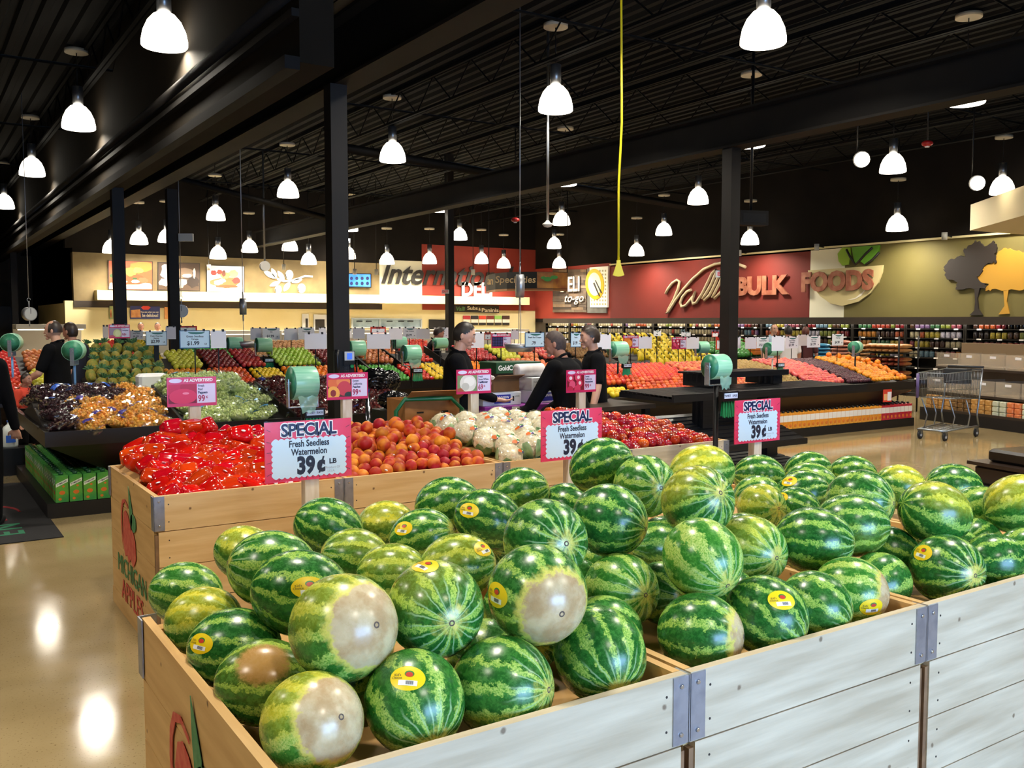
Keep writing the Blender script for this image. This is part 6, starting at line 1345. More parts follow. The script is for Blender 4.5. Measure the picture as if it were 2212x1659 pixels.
picture('framed food picture of red-sauced pasta salad, leftmost on the tan wall', 233, 329, 562, 626, '#b8502c', [('#e8e0d8', .5, .9, .6, .2), ('#c9421f', .45, .62, .42, .2), ('#d8742a', .75, .2, .3, .2), ('#8fb53a', .5, .35, .14, .16), ('#e8d84a', .68, .3, .12, .1), ('#f2ede4', .3, .72, .12, .07), ('#f2ede4', .62, .7, .1, .06), ('#3f5a2c', .12, .5, .12, .08), ('#7a2414', .2, .25, .14, .14), ('#e0583a', .8, .66, .12, .1), ('#2f4a24', .6, .6, .06, .04)])
picture('framed food picture of sliced mushrooms in brown tones, middle of the tan wall', 340, 431, 566, 627, '#4a382c', [('#d8cfc2', .25, .3, .2, .3), ('#e8e0d4', .15, .7, .16, .14), ('#c9b8a5', .55, .7, .2, .12), ('#8a7462', .6, .35, .25, .2), ('#d9cdbf', .7, .45, .12, .07), ('#2c2019', .85, .7, .16, .2), ('#e2d8cc', .88, .35, .03, .2), ('#b5a391', .42, .85, .2, .08)])
picture('framed food picture of a meat platter on white, right on the tan wall', 445, 527, 572, 631, '#e9e4ea', [('#c9643a', .5, .62, .4, .2), ('#b8332a', .17, .25, .08, .1), ('#d83a2a', .34, .22, .08, .09), ('#d8a070', .72, .3, .14, .16), ('#b88a58', .5, .35, .14, .12), ('#e2b8a0', .3, .62, .12, .1), ('#a53a34', .8, .55, .12, .12), ('#8a4a2c', .55, .78, .3, .06), ('#d89a8a', .42, .55, .1, .08), ('#6a3a2a', .45, .28, .05, .12)])
# olive branch emblem
zx = lambda p: (500+.2532*p[0], 500+.2532*p[1])
t = thing('wall_emblem', 'white cut-out olive branch on the tan wall', 'wall sign'); mb = MB()
def leafpoly(a, b, w_):
    a, b = Vector(a), Vector(b); d = b-a; n_ = Vector((-d.y, d.x)).normalized(); return [a+d*s_+n_*w_*.5*math.sin(PI*s_)**.8*k for k, ss in ((1, [q/8 for q in range(9)]), (-1, [q/8 for q in range(7, 0, -1)])) for s_ in ss]
for a, b, w_ in (((268, 335), (378, 402), 44), ((338, 313), (382, 402), 40), ((392, 336), (448, 422), 42), ((323, 466), (418, 425), 38), ((443, 512), (497, 430), 44), ((512, 436), (602, 408), 36)): wall_prism(mb, [zx(p) for p in leafpoly(a, b, w_)], .04, 0, Y=YW)
for cx, cy, rx, ry in ((490, 370, 33, 42), (396, 495, 29, 35), (595, 485, 33, 40)): wall_prism(mb, [zx((cx+rx*math.cos(a), cy+ry*math.sin(a))) for a in [PI*z/10 for z in range(20)]], .045, 0, Y=YW)
st = [(690, 385), (625, 380), (560, 405), (500, 422), (440, 424), (385, 404)]; tops = [(p[0], p[1]-8) for p in st]; bots = [(p[0], p[1]+8) for p in st[::-1]]
wall_prism(mb, [zx(p) for p in tops+bots], .04, 0, Y=YW); mb.build('branch', WSIGN, t)
mb = MB()
for cx, cy, rx, ry in ((486, 372, 22, 28), (392, 497, 19, 22), (590, 487, 22, 26)): mb.tube([at(*zx((cx+rx*math.cos(a), cy+ry*math.sin(a))), Y=YW-.047) for a in [2.2+.16*z for z in range(9)]], .012, 4)
mb.build('olive_outline', KSIGN, t)
t = thing('television', 'wall television showing rows of portraits on a blue screen', 'television'); mb = MB(); wall_prism(mb, [(749, 590), (800, 591), (800, 622), (749, 621)], .08, 0, Y=YW); mb.build('housing', DKMETAL, t)
mb = MB(); wall_prism(mb, [(751, 592), (798, 593), (798, 619.5), (751, 618.5)], .082, 0, Y=YW); mb.build('screen', mat('tv_blue', '#2b5fd0', .2, emit=.9, col2='#4a8ae8', scale=2), t)
mb = MB()
for r_ in range(2):
    for i in range(4): cx, cy = 757+i*11.5, 601.5+r_*11; wall_prism(mb, [(cx+3.4*math.cos(a), cy+4*math.sin(a)) for a in [PI*z/6 for z in range(12)]], .083, 0, Y=YW)
mb.build('portraits', mat('tv_dark', '#1c2450', .3), t)
t = thing('wall_lettering', 'dark script sign reading International across ivory and red wall', 'wall sign'); fit(MB(), 'International', 822, 1108, 594, 46, 0, Y=YW, off=.05, depth_=.03, bold=.018, shear=.35).build('lettering', KSIGN, t)
t = thing('wall_lettering', 'white block sign reading DELI on the red wall', 'wall sign'); fit(MB(), 'DELI', 996, 1061, 625, 30, 0, Y=YW, off=.05, depth_=.03, bold=.03).build('lettering', WSIGN, t)
t = thing('hanging_board', 'black board reading Subs and Paninis under the red wall', 'wall sign'); mb = MB(); wall_prism(mb, [(980, 659), (1076, 661), (1076, 676), (980, 674)], .06, 0, Y=YW-.02); mb.build('board', KSIGN, t)
mb = MB(); fit(mb, 'Valli', 983, 1002, 667, 9, 0, Y=YW, off=.085, bold=.02, shear=.2); mb.build('lettering', mat('sign_green', '#5a8a5c', .5), t); mb = MB(); fit(mb, 'Subs', 1007, 1029, 665.5, 8, 0, Y=YW, off=.085, bold=.01); fit(mb, '&', 1031, 1036, 668, 6, 0, Y=YW, off=.085); fit(mb, 'Paninis', 1038, 1074, 670, 8, 0, Y=YW, off=.085, bold=.01); mb.build('lettering', WSIGN, t)
for i, c in enumerate(('#b5323a', '#2a2226', '#d8432c', '#7a2a22', '#8fc05a', '#4a3028')):
    x = 1000+i*17; t = thing('menu_card', 'menu card, %s from the left under the Subs and Paninis board' % nth(i), 'menu', group='menu cards'); mb = MB(); wall_prism(mb, [(x, 682), (x+15, 682), (x+15, 689.5), (x, 689.5)], .03, 0, Y=YW); mb.build('coloured_header', mat('menu_'+c.strip('#'), c, .5), t); mb = MB(); wall_prism(mb, [(x, 690), (x+15, 690), (x+15, 697), (x, 697)], .028, 0, Y=YW); mb.build('card', WSIGN, t); mb = MB(); wall_prism(mb, [(x+.5, 697), (x+14.5, 697), (x+14.5, 702.5), (x+.5, 702.5)], .03, 0, Y=YW); mb.build('price_strip', KSIGN, t)
for k, (x0, x1, y0, y1, c, lab) in enumerate(((236, 250, 661, 689, '#8fa06a', 'small food poster left of the dark post on the cream wall'), (281, 345, 661, 689, '#27306e', 'navy sandwich poster reading delicious on the cream wall'), (355, 366, 663, 689, '#c98a4a', 'small food poster behind the second dark post on the cream wall'))):
    t = thing('poster', lab, 'poster'); mb = MB(); wall_prism(mb, [(x0, y0), (x1, y0+1), (x1, y1), (x0, y1)], .03, 0, Y=YW); mb.build('sheet', mat('poster_'+c.strip('#'), c, .5), t)
    mb = MB(); wall_prism(mb, [(x0+1, y0+9), (x0+(x1-x0)*.33, y0+7), (x0+(x1-x0)*.36, y1-3), (x0+1, y1-3)], .033, 0, Y=YW); mb.build('food_print', mat('poster_food', '#a5582c', .5, col2='#d8a060', scale=6), t)
    if k == 1:
        mb = MB(); wall_prism(mb, [(304, 664), (309, 661), (320, 661), (325, 664), (320, 669), (309, 669)], .034, 0, Y=YW); mb.build('red_badge', SRED, t); fit(MB(), 'You are what you eat', 303, 342, 674.5, 4.5, 0, Y=YW, off=.038, bold=.01).build('small_lettering', WSIGN, t); fit(MB(), 'be delicious!', 307, 341, 681, 7, 0, Y=YW, off=.038, bold=.02).build('lettering', WSIGN, t)
# kitchen hatch and doors in the deli wall
mb = MB(); 
for a in ([(758, 686.5), (910, 688.5), (910, 691), (758, 689)], [(758, 706), (910, 706), (910, 709), (758, 709)], [(758, 689), (761, 689), (761, 706), (758, 706)], [(818, 689), (820, 689), (820, 706), (818, 706)], [(907, 690), (910, 690), (910, 706), (907, 706)]): wall_prism(mb, a, .06, 0, Y=YW)
o = struct('window_4', mb, mat('hatch_frame', '#b8c4cc', .4, .3)); mb = MB(); wall_prism(mb, [(760, 689), (908, 690.5), (908, 706), (760, 706)], .01, 0, Y=YW); mb.build('kitchen_view', mat('kitchen_steel', '#a5bac4', .4, col2='#7d929c', scale=2.5), o)
mb = MB()
for x in (770, 790, 835, 860, 880): wall_prism(mb, [(x, 693), (x+12, 693), (x+12, 695), (x, 695)], .04, 0, Y=YW)
mb.build('shelf_rail', DKMETAL, o)
mb = MB(); wall_prism(mb, [(652, 678), (666, 678), (666, 735), (652, 735)], .04, 0, Y=YW); wall_prism(mb, [(677, 679), (707, 680), (707, 735), (677, 735)], .04, 0, Y=YW); o = struct('door_2', mb, mat('door_white', '#c9ccd0', .5)); mb = MB(); wall_prism(mb, [(680, 690), (700, 690), (700, 735), (680, 735)], .045, 0, Y=YW); wall_prism(mb, [(659, 688), (664, 688), (664, 735), (659, 735)], .045, 0, Y=YW); mb.build('door_window', KSIGN, o)
mb = MB(); wall_prism(mb, [(926, 690), (976, 691), (976, 740), (926, 740)], .05, 0, Y=YW); struct('door_3', mb, mat('door_black', '#17171a', .4))
# curved hanging sign
arc = [(1050, 25.6), (1056, 24.6), (1070, 23.9), (1095, 23.4), (1125, 23.2), (1160, 23.1), (1195, 23.2), (1226, 23.5)]
pts = [at(px, 600, d=d_) for px, d_ in arc]
def band(m_lo, m_hi, za, zb_, off): 
    mb = MB(); sel = pts[m_lo:m_hi+1]; v = [Vector((p.x, p.y, za))-Vector((.5, .8, 0))*off for p in sel]+[Vector((p.x, p.y, zb_))-Vector((.5, .8, 0))*off for p in sel]+[Vector((p.x+.15, p.y+.25, za)) for p in sel]+[Vector((p.x+.15, p.y+.25, zb_)) for p in sel]; n = len(sel)
    f = []
    for i in range(n-1): f += [(i, i+1, n+i+1, n+i), (2*n+i, 3*n+i, 3*n+i+1, 2*n+i+1), (i, 2*n+i, 2*n+i+1, i+1), (n+i, n+i+1, 3*n+i+1, 3*n+i)]
    f += [(0, n, 3*n, 2*n), (n-1, 3*n-1, 4*n-1, 2*n-1)]; return mb.add(v, f)
t = thing('hanging_sign', 'curved dark hanging sign reading Specialties with a food picture', 'hanging sign'); z0_, z1_ = 1.7+23.2*(693-623)/F, 1.7+23.2*(693-587)/F
band(0, 7, z0_, z1_, 0).build('sign_body', mat('sign_board_dark', '#0f0c0a', .6), t); band(0, 7, z0_-.05, z0_, .02).build('bottom_lip', mat('sign_copper', '#8a5a34', .4), t)
band(5, 7, z0_+.01, z1_-.01, .015).build('food_print', mat('noodle_print', '#c98a3a', .5, col2='#8a4a24', scale=3), t)
mb = MB()
for cx, cy, rx, ry in ((1183, 603, 9, 5), (1197, 599, 8, 4), (1174, 600, 6, 3)): mb.add([at(cx+rx*math.cos(a), cy+ry*math.sin(a), d=23.02) for a in [PI*z/8 for z in range(16)]], [tuple(range(16))])
mb.build('basil_print', mat('basil_green', '#3f9a2c', .5), t)
for txt, x0, x1, yc, h_ in (('an', 1053, 1065, 609, 12), ('Specialties', 1070, 1157, 606, 19)):
    a, b = at(x0, yc, d=23.02), at(x1, yc, d=22.98); v, f = text_mesh(txt, 1.0, .01, .012, .1); xs = [p[0] for p in v]; ys = [p[1] for p in v]; w_ = (b-a).length; H_ = h_*23/F
    dr = (b-a); dr.z = 0; M = basis((a+b)/2-Vector((.5, .8, 0))*.04, dr, (0, 0, 1)); MB().add([((p[0]-(max(xs)+min(xs))/2)*w_/(max(xs)-min(xs)), (p[1]-(max(ys)+min(ys))/2)*H_/(max(ys)-min(ys)), p[2]) for p in v], f, 0, False, M).build('lettering', mat('sign_gold', '#e6c48a', .5), t)
mb = MB()
for i in (1, 4, 7): mb.cyl(pts[i]*1+Vector((.05, .08, z1_-pts[i].z)), Vector((pts[i].x+.05, pts[i].y+.08, 5.7)), .012, n=5)
mb.build('hanger_wire', DKMETAL, t)
# DELI to-go panel of weathered planks
t = thing('wall_panel', 'weathered plank panel reading DELI to-go with a yellow plate', 'wall sign'); r2 = random.Random(3); pm = [mat('plank_%d' % i, c, .8, col2=tuple(v*.7 for v in lin(c)), scale=4) for i, c in enumerate(('#4a3a2c', '#5f4c3a', '#3a2d22', '#7a634a', '#544638', '#6b5a48'))]
mb = MB(); y = 582
while y < 674:
    x = 1197
    while x < 1270:
        w_ = r2.choice((14, 20, 26)); x1 = min(1270, x+w_); wall_prism(mb, [(x, y), (x1, y), (x1, y+5.6), (x, y+5.6)], .05+r2.uniform(0, .02), r2.randrange(6), X=XW); x = x1
    y += 5.8
mb.build('planks', pm, t)
mb = MB(); wall_prism(mb, [(1271, 580), (1312, 577), (1312, 676), (1271, 676)], .05, 0, X=XW); mb.build('grey_board', mat('plank_grey', '#5a5750', .8, col2='#6b6860', scale=4), t)
mb = MB(); wall_prism(mb, [(1277, 578), (1317, 575), (1315, 664), (1278, 664)], .07, 0, X=XW); mb.build('cloth_print', WSIGN, t)
mb = MB()
for i in range(6):
    for j in range(10): x, yy = 1280+i*6, 583+j*8; wall_prism(mb, [(x, yy), (x+3, yy), (x+3, yy+4), (x, yy+4)], .073, 0, X=XW)
mb.build('check_pattern', mat('check_olive', '#a59a6a', .6), t)
for nm_, rx, ry, m_, o_ in (('plate_rim', 20, 33, '#eab51c', .085), ('plate_well', 14, 25, '#efe6c4', .095)):
    mb = MB(); wall_prism(mb, [(1289+rx*math.cos(a), 614+ry*math.sin(a)+rx*.12*math.cos(a)) for a in [PI*z/16 for z in range(32)]], o_, 0, X=XW); mb.build(nm_, mat(nm_, m_, .4), t)
mb = MB(); wall_prism(mb, [(1290, 606), (1292, 605), (1305, 632), (1303, 634)], .1, 0, X=XW); wall_prism(mb, [(1286, 612), (1289, 610), (1301, 640), (1299, 641)], .1, 0, X=XW); mb.build('cutlery_print', KSIGN, t)
fit(MB(), 'DELI', 1216, 1257, 614, 32, 0, X=XW, off=.1, depth_=.03, bold=.01).build('lettering', mat('sign_silver', '#b9b4aa', .5), t); fit(MB(), 'to-go', 1225, 1266, 648, 20, 0, X=XW, off=.1, depth_=.02, shear=.3).build('lettering', mat('sign_silver', '#b9b4aa'), t)
# Valli BULK FOODS
z6 = lambda p: (1420+.358*p[0], 500+.358*p[1]); BRZ = mat('bronze_letter', '#8a4a34', .5, col2='#a56a50', scale=6); SCR = mat('script_tan', '#b8a684', .5)
t = thing('wall_lettering', 'tan script sign at the left of the red bulk foods wall', 'wall sign')
S_ = [[(50, 375), (65, 345), (90, 312), (118, 293), (134, 302), (126, 345), (98, 415), (62, 480), (55, 492), (68, 484), (110, 415), (160, 345), (215, 285), (280, 228), (345, 198), (410, 186), (470, 190), (532, 215)], [(205, 352), (180, 362), (152, 395), (138, 430), (146, 455), (172, 446), (205, 405), (228, 362), (210, 415), (214, 438), (236, 428), (270, 375), (305, 305), (330, 252), (352, 232), (352, 255), (325, 320), (290, 380), (272, 408), (284, 416), (315, 385), (350, 315), (375, 255), (398, 232), (400, 252), (375, 315), (345, 372), (332, 398), (345, 404), (378, 372), (402, 340), (400, 372), (420, 376), (452, 350), (478, 322), (490, 300)]]
mb = MB()
for s_ in S_: mb.tube([at(*z6(p), X=XW-.05) for p in s_], .042, 8)
mb.build('lettering', SCR, t)
t = thing('wall_lettering', 'bronze block sign reading BULK on the red wall', 'wall sign'); fit(MB(), 'BULK', 1594, 1707, 617, 42, 0, X=XW, off=.05, depth_=.04, bold=.05).build('lettering', BRZ, t)
z7 = lambda p: (1500+.322*p[0], 500+.322*p[1])
t = thing('wall_emblem', 'cream bowl emblem with green leaves behind the word FOODS', 'wall sign'); mb = MB(); wall_prism(mb, [z7(p) for p in ((770, 262), (1020, 245), (1272, 226), (1266, 275), (1240, 345), (1190, 412), (1110, 470), (1000, 500), (920, 482), (850, 432), (800, 365), (776, 305))], .05, 0, X=XW); mb.build('bowl', mat('bowl_cream', '#cdbd86', .6), t)
mb = MB(); wall_prism(mb, [z7(p) for p in ((1030, 462), (1090, 445), (1140, 405), (1165, 380), (1130, 430), (1085, 455))], .056, 0, X=XW); mb.build('bowl_gleam', WSIGN, t)
mb = MB(); wall_prism(mb, [z7(p) for p in ((968, 150), (1000, 108), (1050, 108), (1054, 165), (1040, 222), (1000, 230), (975, 200))], .045, 0, X=XW); mb.build('leaf', mat('leaf_lime', '#8fb52c', .5), t); mb = MB(); wall_prism(mb, [z7(p) for p in ((1062, 106), (1250, 92), (1242, 140), (1205, 195), (1150, 222), (1120, 200), (1085, 218), (1072, 165))], .045, 0, X=XW); mb.build('leaf', mat('leaf_mid', '#5f9a24', .5), t)
mb = MB()
for s_ in ([(1020, 120), (1045, 170), (1080, 222), (1105, 200), (1150, 150), (1195, 108)], [(1150, 222), (1195, 190), (1240, 140)]): mb.tube([at(*z7(p), X=XW-.05) for p in s_], .03, 5)
mb.build('leaf_stem', KSIGN, t)
t = thing('wall_lettering', 'bronze block sign reading FOODS over the cream bowl', 'wall sign'); fit(MB(), 'FOODS', 1737, 1892, 607, 45, 0, X=XW, off=.09, depth_=.04, bold=.05).build('lettering', BRZ, t)
def tree(label, crown, trunk, c, off, seed):
    t = thing('wall_tree', label, 'wall sign'); r2 = random.Random(seed); pl = []
    for i in range(len(crown)):
        a, b = Vector(crown[i]), Vector(crown[(i+1) % len(crown)]); pl.append(a)
        for s_ in (.25, .5, .75): pl.append(a.lerp(b, s_)+Vector((r2.uniform(-9, 9), r2.uniform(-9, 9))))
    mb = MB(); wall_prism(mb, [z7(p) for p in pl], off, 0, X=XW); mb.build('crown', c, t); mb = MB(); wall_prism(mb, [z7(p) for p in trunk], off, 0, X=XW); mb.build('trunk', c, t)
tree('golden cut-out tree at the right of the olive wall', [(1872, 312), (1932, 280), (1942, 232), (2010, 205), (2030, 165), (2080, 112), (2140, 125), (2215, 140), (2290, 170), (2330, 250), (2300, 340), (2215, 390), (2100, 398), (2000, 388), (1962, 400), (1942, 372), (1980, 352), (1905, 340)], [(2078, 395), (2112, 395), (2100, 470), (2118, 552), (2045, 557), (2085, 500)], mat('tree_gold', '#b98a2c', .6), .03, 1)
tree('dark cut-out tree left of the golden tree on the olive wall', [(1690, 282), (1680, 240), (1720, 190), (1770, 170), (1830, 172), (1812, 130), (1850, 92), (1890, 62), (1930, 80), (1962, 100), (2010, 62), (2032, 100), (2020, 150), (2036, 205), (1990, 212), (1952, 232), (1932, 280), (1905, 312), (1962, 350), (1962, 390), (1900, 382), (1830, 382), (1760, 390), (1772, 350), (1750, 332), (1702, 320)], [(1886, 385), (1922, 380), (1905, 450), (1912, 520), (1938, 562), (1852, 562), (1886, 530), (1892, 470)], mat('tree_dark', '#2a221d', .6), .05, 2)
# small fixtures on the walls and ceiling
for k, (px, py, lab) in enumerate(((1597, 553, 'left of the column'), (1764, 541, 'over the white stripe'), (2040, 518, 'over the olive wall'))):
    p = at(px, py, X=XB-.35); t = thing('wall_spotlight', 'small grey spotlight on the wall cap, the one %s' % lab, 'light', p, 0, 'spotlights on the wall cap'); MB().cyl((0, 0, .0), (.0, 0, .16), .06, n=14).build('housing', mat('spot_grey', '#a5a49c', .5), t); MB().tube([(0, 0, .12), (.35, 0, 3.54-p.z)], .015, 6).build('arm', DKMETAL, t)
for k, (px, py, dd, lab) in enumerate(((451, 578, 26.5, 'left of the olive branch'), (613, 577, 26.5, 'above the olive branch'), (766, 587, 26.5, 'before the television'), (813, 588, 26.5, 'between the tan and ivory walls'), (1022, 588, 26.5, 'before the script sign'))):
    p = at(px, py, d=dd); t = thing('track_spotlight', 'small pale spotlight on a thin stem, the one %s' % lab, 'light', p, 0, 'spotlights before the deli wall'); MB().cyl((0, 0, -.08), (0, 0, .08), .055, n=12).build('housing', mat('spot_pale', '#cfc8b4', .5), t); MB().cyl((0, 0, .08), (0, 0, 5.7-p.z), .01, n=5).build('stem', DKMETAL, t)
p = at(1183, 484, d=13); t = thing('ceiling_camera', 'white dome camera on a long thin pole hanging from the ceiling', 'camera', (p.x, p.y, p.z)); MB().lathe([(0, -.05), (.05, -.04), (.075, 0), (.03, .03), (.02, .05)], 16).build('camera_dome', mat('camera_white', '#cfcac0', .4), t); MB().cyl((0, 0, .05), (0, 0, 5.7-p.z), .02, n=8).build('pole', STEEL, t)
p = at(572, 575, d=22); t = thing('ceiling_speaker', 'pale round speaker on a pole before the olive branch', 'speaker', p); MB().cyl((0, -.05, 0), (0, .05, 0), .12, n=16).build('speaker_body', mat('camera_white', '#cfcac0'), t); MB().cyl((0, 0, .1), (0, 0, 5.7-p.z), .02, n=6).build('pole', STEEL, t)
for k, (px, py, dd, lab) in enumerate(((2003, 310, 14.8, 'right of the floodlight'), (1113, 475, 19, 'beside the hanging cable in the middle'))):
    p = at(px, py, d=dd); t = thing('strobe_light', 'small red ceiling strobe %s' % lab, 'alarm', p); MB().ball((0, 0, 0), .09, 14, 6, sc=(1, 1, .55)).build('red_body', mat('strobe_red', '#a8181a', .4), t); MB().cyl((0, 0, -.06), (0, 0, -.03), .035, n=10).build('lens', SWHITE, t); MB().cyl((0, 0, .03), (0, 0, 5.7-p.z), .012, n=5).build('stem', DKMETAL, t)
for px, py, dd, s_, lab in ((962, 630, 22.5, .58, 'white exit sign beside the far column'), (1560, 592, 12.2, .56, 'white exit sign on the right column'), (402, 513, 15.7, .8, 'white emergency light on the second column')):
    p = at(px, py, d=dd); t = thing('exit_sign' if 'exit' in lab else 'emergency_light', lab, 'exit sign' if 'exit' in lab else 'light', p, -YAW); MB().box(-.15*s_, .15*s_, -.03, .03, -.08*s_, .08*s_).build('housing', mat('camera_white', '#cfcac0'), t)
    if 'exit' in lab: MB().text('EXIT', .12*s_, front((0, -.031, 0)), depth=.001, bold=.004).build('lettering', SRED, t)
    if 'exit' in lab and px == 962: MB().cyl((0, 0, .08), (0, 0, 5.7-p.z), .01, n=5).build('stem', DKMETAL, t)
p = at(1622, 472, d=13); t = thing('air_vent', 'grey ceiling duct box beside the right column', 'vent', p, -.3); MB().box(-.22, .22, -.1, .1, -.1, .1).build('housing', BEAM, t); MB().box(-.18, .18, -.103, -.1, -.06, .06).build('grille', DKMETAL, t); MB().cyl((0, 0, .1), (0, 0, 5.7-p.z), .02, n=6).build('hanger', DKMETAL, t)
# yellow power drop
pl = at(1336, 580, d=9.0); top = at(1342, 0, d=9.0); YC = mat('cord_yellow', '#d8c814', .4)
t = thing('power_cord', 'yellow power cord hanging from the ceiling with a fan-shaped outlet', 'cord', pl); MB().tube([(top.x-pl.x, top.y-pl.y, 5.68-pl.z), (top.x-pl.x, top.y-pl.y, top.z-pl.z), (.02, -.01, 1.4), (-.005, 0, .8), (0, 0, .07)], .011, 8).build('cable', YC, t)
Mr = Matrix.Rotation(-YAW, 4, 'Z') @ basis((0, 0, 0), (1, 0, 0), (0, 0, 1)); MB().prism([(-.055, -.065), (-.03, -.075), (0, -.078), (.03, -.075), (.055, -.065), (.018, .05), (.018, .08), (-.018, .08), (-.018, .05)], -.02, .02, 0, Mr).build('outlet', YC, t)
# hanging scales
PAN = mat('scale_pan', '#b9b9bc', .4, .75); DIAL = mat('dial_face', '#d9dad6', .4)
def scale(px, py, d_, rz, label, rdial=.12, pan=True, dz=.42):
    p = at(px, py, d=d_); t = thing('hanging_scale', label, 'scale', p, rz, 'hanging scales')
    MB().cyl((0, -.05, 0), (0, .05, 0), rdial, n=28).build('scale_body', PAN, t); mb = MB()
    for s_ in (-1, 1): mb.cyl((0, s_*.0505, 0), (0, s_*.053, 0), rdial*.9, n=28)
    f = mb.build('dial', DIAL, t); MB().box(-.004, .004, -.056, -.053, 0, rdial*.8).build('needle', INK, f)
    MB().cyl((0, 0, rdial), (0, 0, rdial+.1), .012, n=8).tube([(.03*math.cos(a), 0, rdial+.13+.03*math.sin(a)) for a in [PI*2*z/12 for z in range(11)]], .006, 6).cyl((0, 0, -rdial), (0, 0, -rdial-.1), .012, n=8).build('hook', PAN, t)
    MB().cyl((0, 0, rdial+.15), (0, 0, 5.69-p.z), .006, n=6).build('hanging_cable', PAN, t)
    if pan:
        MB().tube([(-.2, 0, -rdial-dz), (-.2, 0, -rdial-.22), (-.1, 0, -rdial-.1), (.1, 0, -rdial-.1), (.2, 0, -rdial-.22), (.2, 0, -rdial-dz)], .005, 6).build('pan_frame', PAN, t)
        MB().lathe([(.0, -.1), (.15, -.1), (.19, -.06), (.2, 0), (.195, 0), (.185, -.055), (.148, -.092), (0, -.092)], 32, 0, Matrix.Translation((0, 0, -rdial-dz))).build('pan', PAN, t)
scale(1123, 618, 12.0, -2.1, 'chrome hanging scale with a steel pan above the stock boxes', .15, True, .6)
scale(525, 662, 14.6, -1.87, 'hanging scale seen edge-on before the cream wall, above the small white cards', .13)
scale(63, 678, 16.5, .4, 'round hanging scale at the far left', .12, False)
scale(392, 672, 17.2, -.3, 'hanging scale half hidden by the second dark column', .12, False)
# deli counter
CASE = mat('case_white', '#cfc8b8', .4); CGL = mat('case_glass', '#e4ecee', .05, alpha=.15, spec=.8)
for i in range(6):
    t = thing('deli_case', 'glass-fronted deli case before the cream wall, %s from the left' % nth(i), 'display case', (4.6+i*2.05, 24.6, 0), 0, 'deli cases')
    MB().box(0, 2.0, 0, 1.0, 0, .75).build('case_body', CASE, t); MB().box(0, 2.0, .05, 1.0, 1.36, 1.44).build('case_top', CASE, t); MB().box(.0, 2.0, .03, .04, .75, 1.36).build('glass_front', CGL, t)
    MB().box(0, 2.0, .9, 1.0, .75, 1.36).build('back_wall', CASE, t); MB().box(.05, 1.95, .2, .3, 1.33, 1.355).build('case_light', mat('case_lamp', '#fff2da', .3, emit=2.5), t)
    r2 = random.Random(i); mb = MB(); mm = [mat('deli_food_%d' % k, c, .5) for k, c in enumerate(('#b8583a', '#d8c08a', '#8a3a34', '#c9d0a0', '#e2d8cc'))]
    for j in range(9): mb.ball((.16+j*.21, .45, .82), .09, 10, 6, r2.randrange(5), sc=(1, 1.6, .6))
    o = mb.build('deli_food', mm, t); o['kind'] = 'stuff'
t = thing('cooler_case', 'lit white cooler case at the far left', 'display case', (2.35, 26.0, 0)); MB().box(0, 1.6, 0, .9, 0, .7).build('case_body', CASE, t); MB().box(0, 1.6, .0, .9, 1.5, 1.62).build('case_top', CASE, t); MB().box(0, 1.6, .8, .9, .7, 1.5).build('back_wall', CASE, t); MB().box(.05, 1.55, .1, .2, 1.47, 1.495).build('case_light', mat('case_lamp', '#fff2da'), t)

# ================================================================ PEOPLE
TMP = bpy.data.scenes.new('workbench'); 
def fuse(name, mb, voxel, smooth=3):
    """one continuous surface out of overlapping closed shapes"""
    me = bpy.data.meshes.new(name); me.from_pydata(mb.v, [], mb.f); o = bpy.data.objects.new(name, me); TMP.collection.objects.link(o)
    md = o.modifiers.new('r', 'REMESH'); md.mode = 'VOXEL'; md.voxel_size = voxel
    sm = o.modifiers.new('m', 'SMOOTH'); sm.factor = .5; sm.iterations = smooth
    VL = TMP.view_layers[0]; VL.update(); m2 = bpy.data.meshes.new_from_object(o.evaluated_get(VL.depsgraph))
    TMP.collection.objects.unlink(o); bpy.data.objects.remove(o)
    m2.polygons.foreach_set('use_smooth', [True]*len(m2.polygons)); m2.materials.clear(); m2.name = name; return m2
def limb(mb, pts, rs, n=14):
    """tapering chain with round joints"""
    for i in range(len(pts)-1): mb.tube([pts[i], pts[i+1]], [rs[i], rs[i+1]], n)
    for p_, r_ in zip(pts, rs): mb.ball(p_, r_*.995, n, 8)
    return mb
def loft(mb, secs, n=24):
    """stacked ellipses (centre, half depth x, half width y), closed"""
    v = []
    for c, rx, ry in secs: v += [(c[0]+rx*math.cos(2*PI*k/n), c[1]+ry*math.sin(2*PI*k/n), c[2]) for k in range(n)]
    f = [(i*n+k, i*n+(k+1) % n, (i+1)*n+(k+1) % n, (i+1)*n+k) for i in range(len(secs)-1) for k in range(n)]
    f += [tuple(range(n-1, -1, -1)), tuple(range((len(secs)-1)*n, len(secs)*n))]; return mb.add(v, f)
def put(me, name, parent, m=None):
    if m: me.materials.clear(); me.materials.append(m)
    o = bpy.data.objects.new(name, me); COL.objects.link(o); o.parent = parent; return o
SKIN_ = mat('skin_fair', '#dba88c', .5, col2='#d39c80', scale=6); SKIN2 = mat('skin_warm', '#c08a70', .5, col2='#b57e66', scale=6); SKIN3 = mat('skin_tan', '#b27c5c', .5)
HAIRB = mat('hair_black', '#15100e', .45, col2='#231a15', scale=30); HAIRD = mat('hair_dark_brown', '#241812', .45, col2='#33231a', scale=30); HAIRS = mat('hair_shorn', '#3a2e2b', .7, col2='#4a3b36', scale=40); HAIRG = mat('hair_grey', '#8a8079', .6)
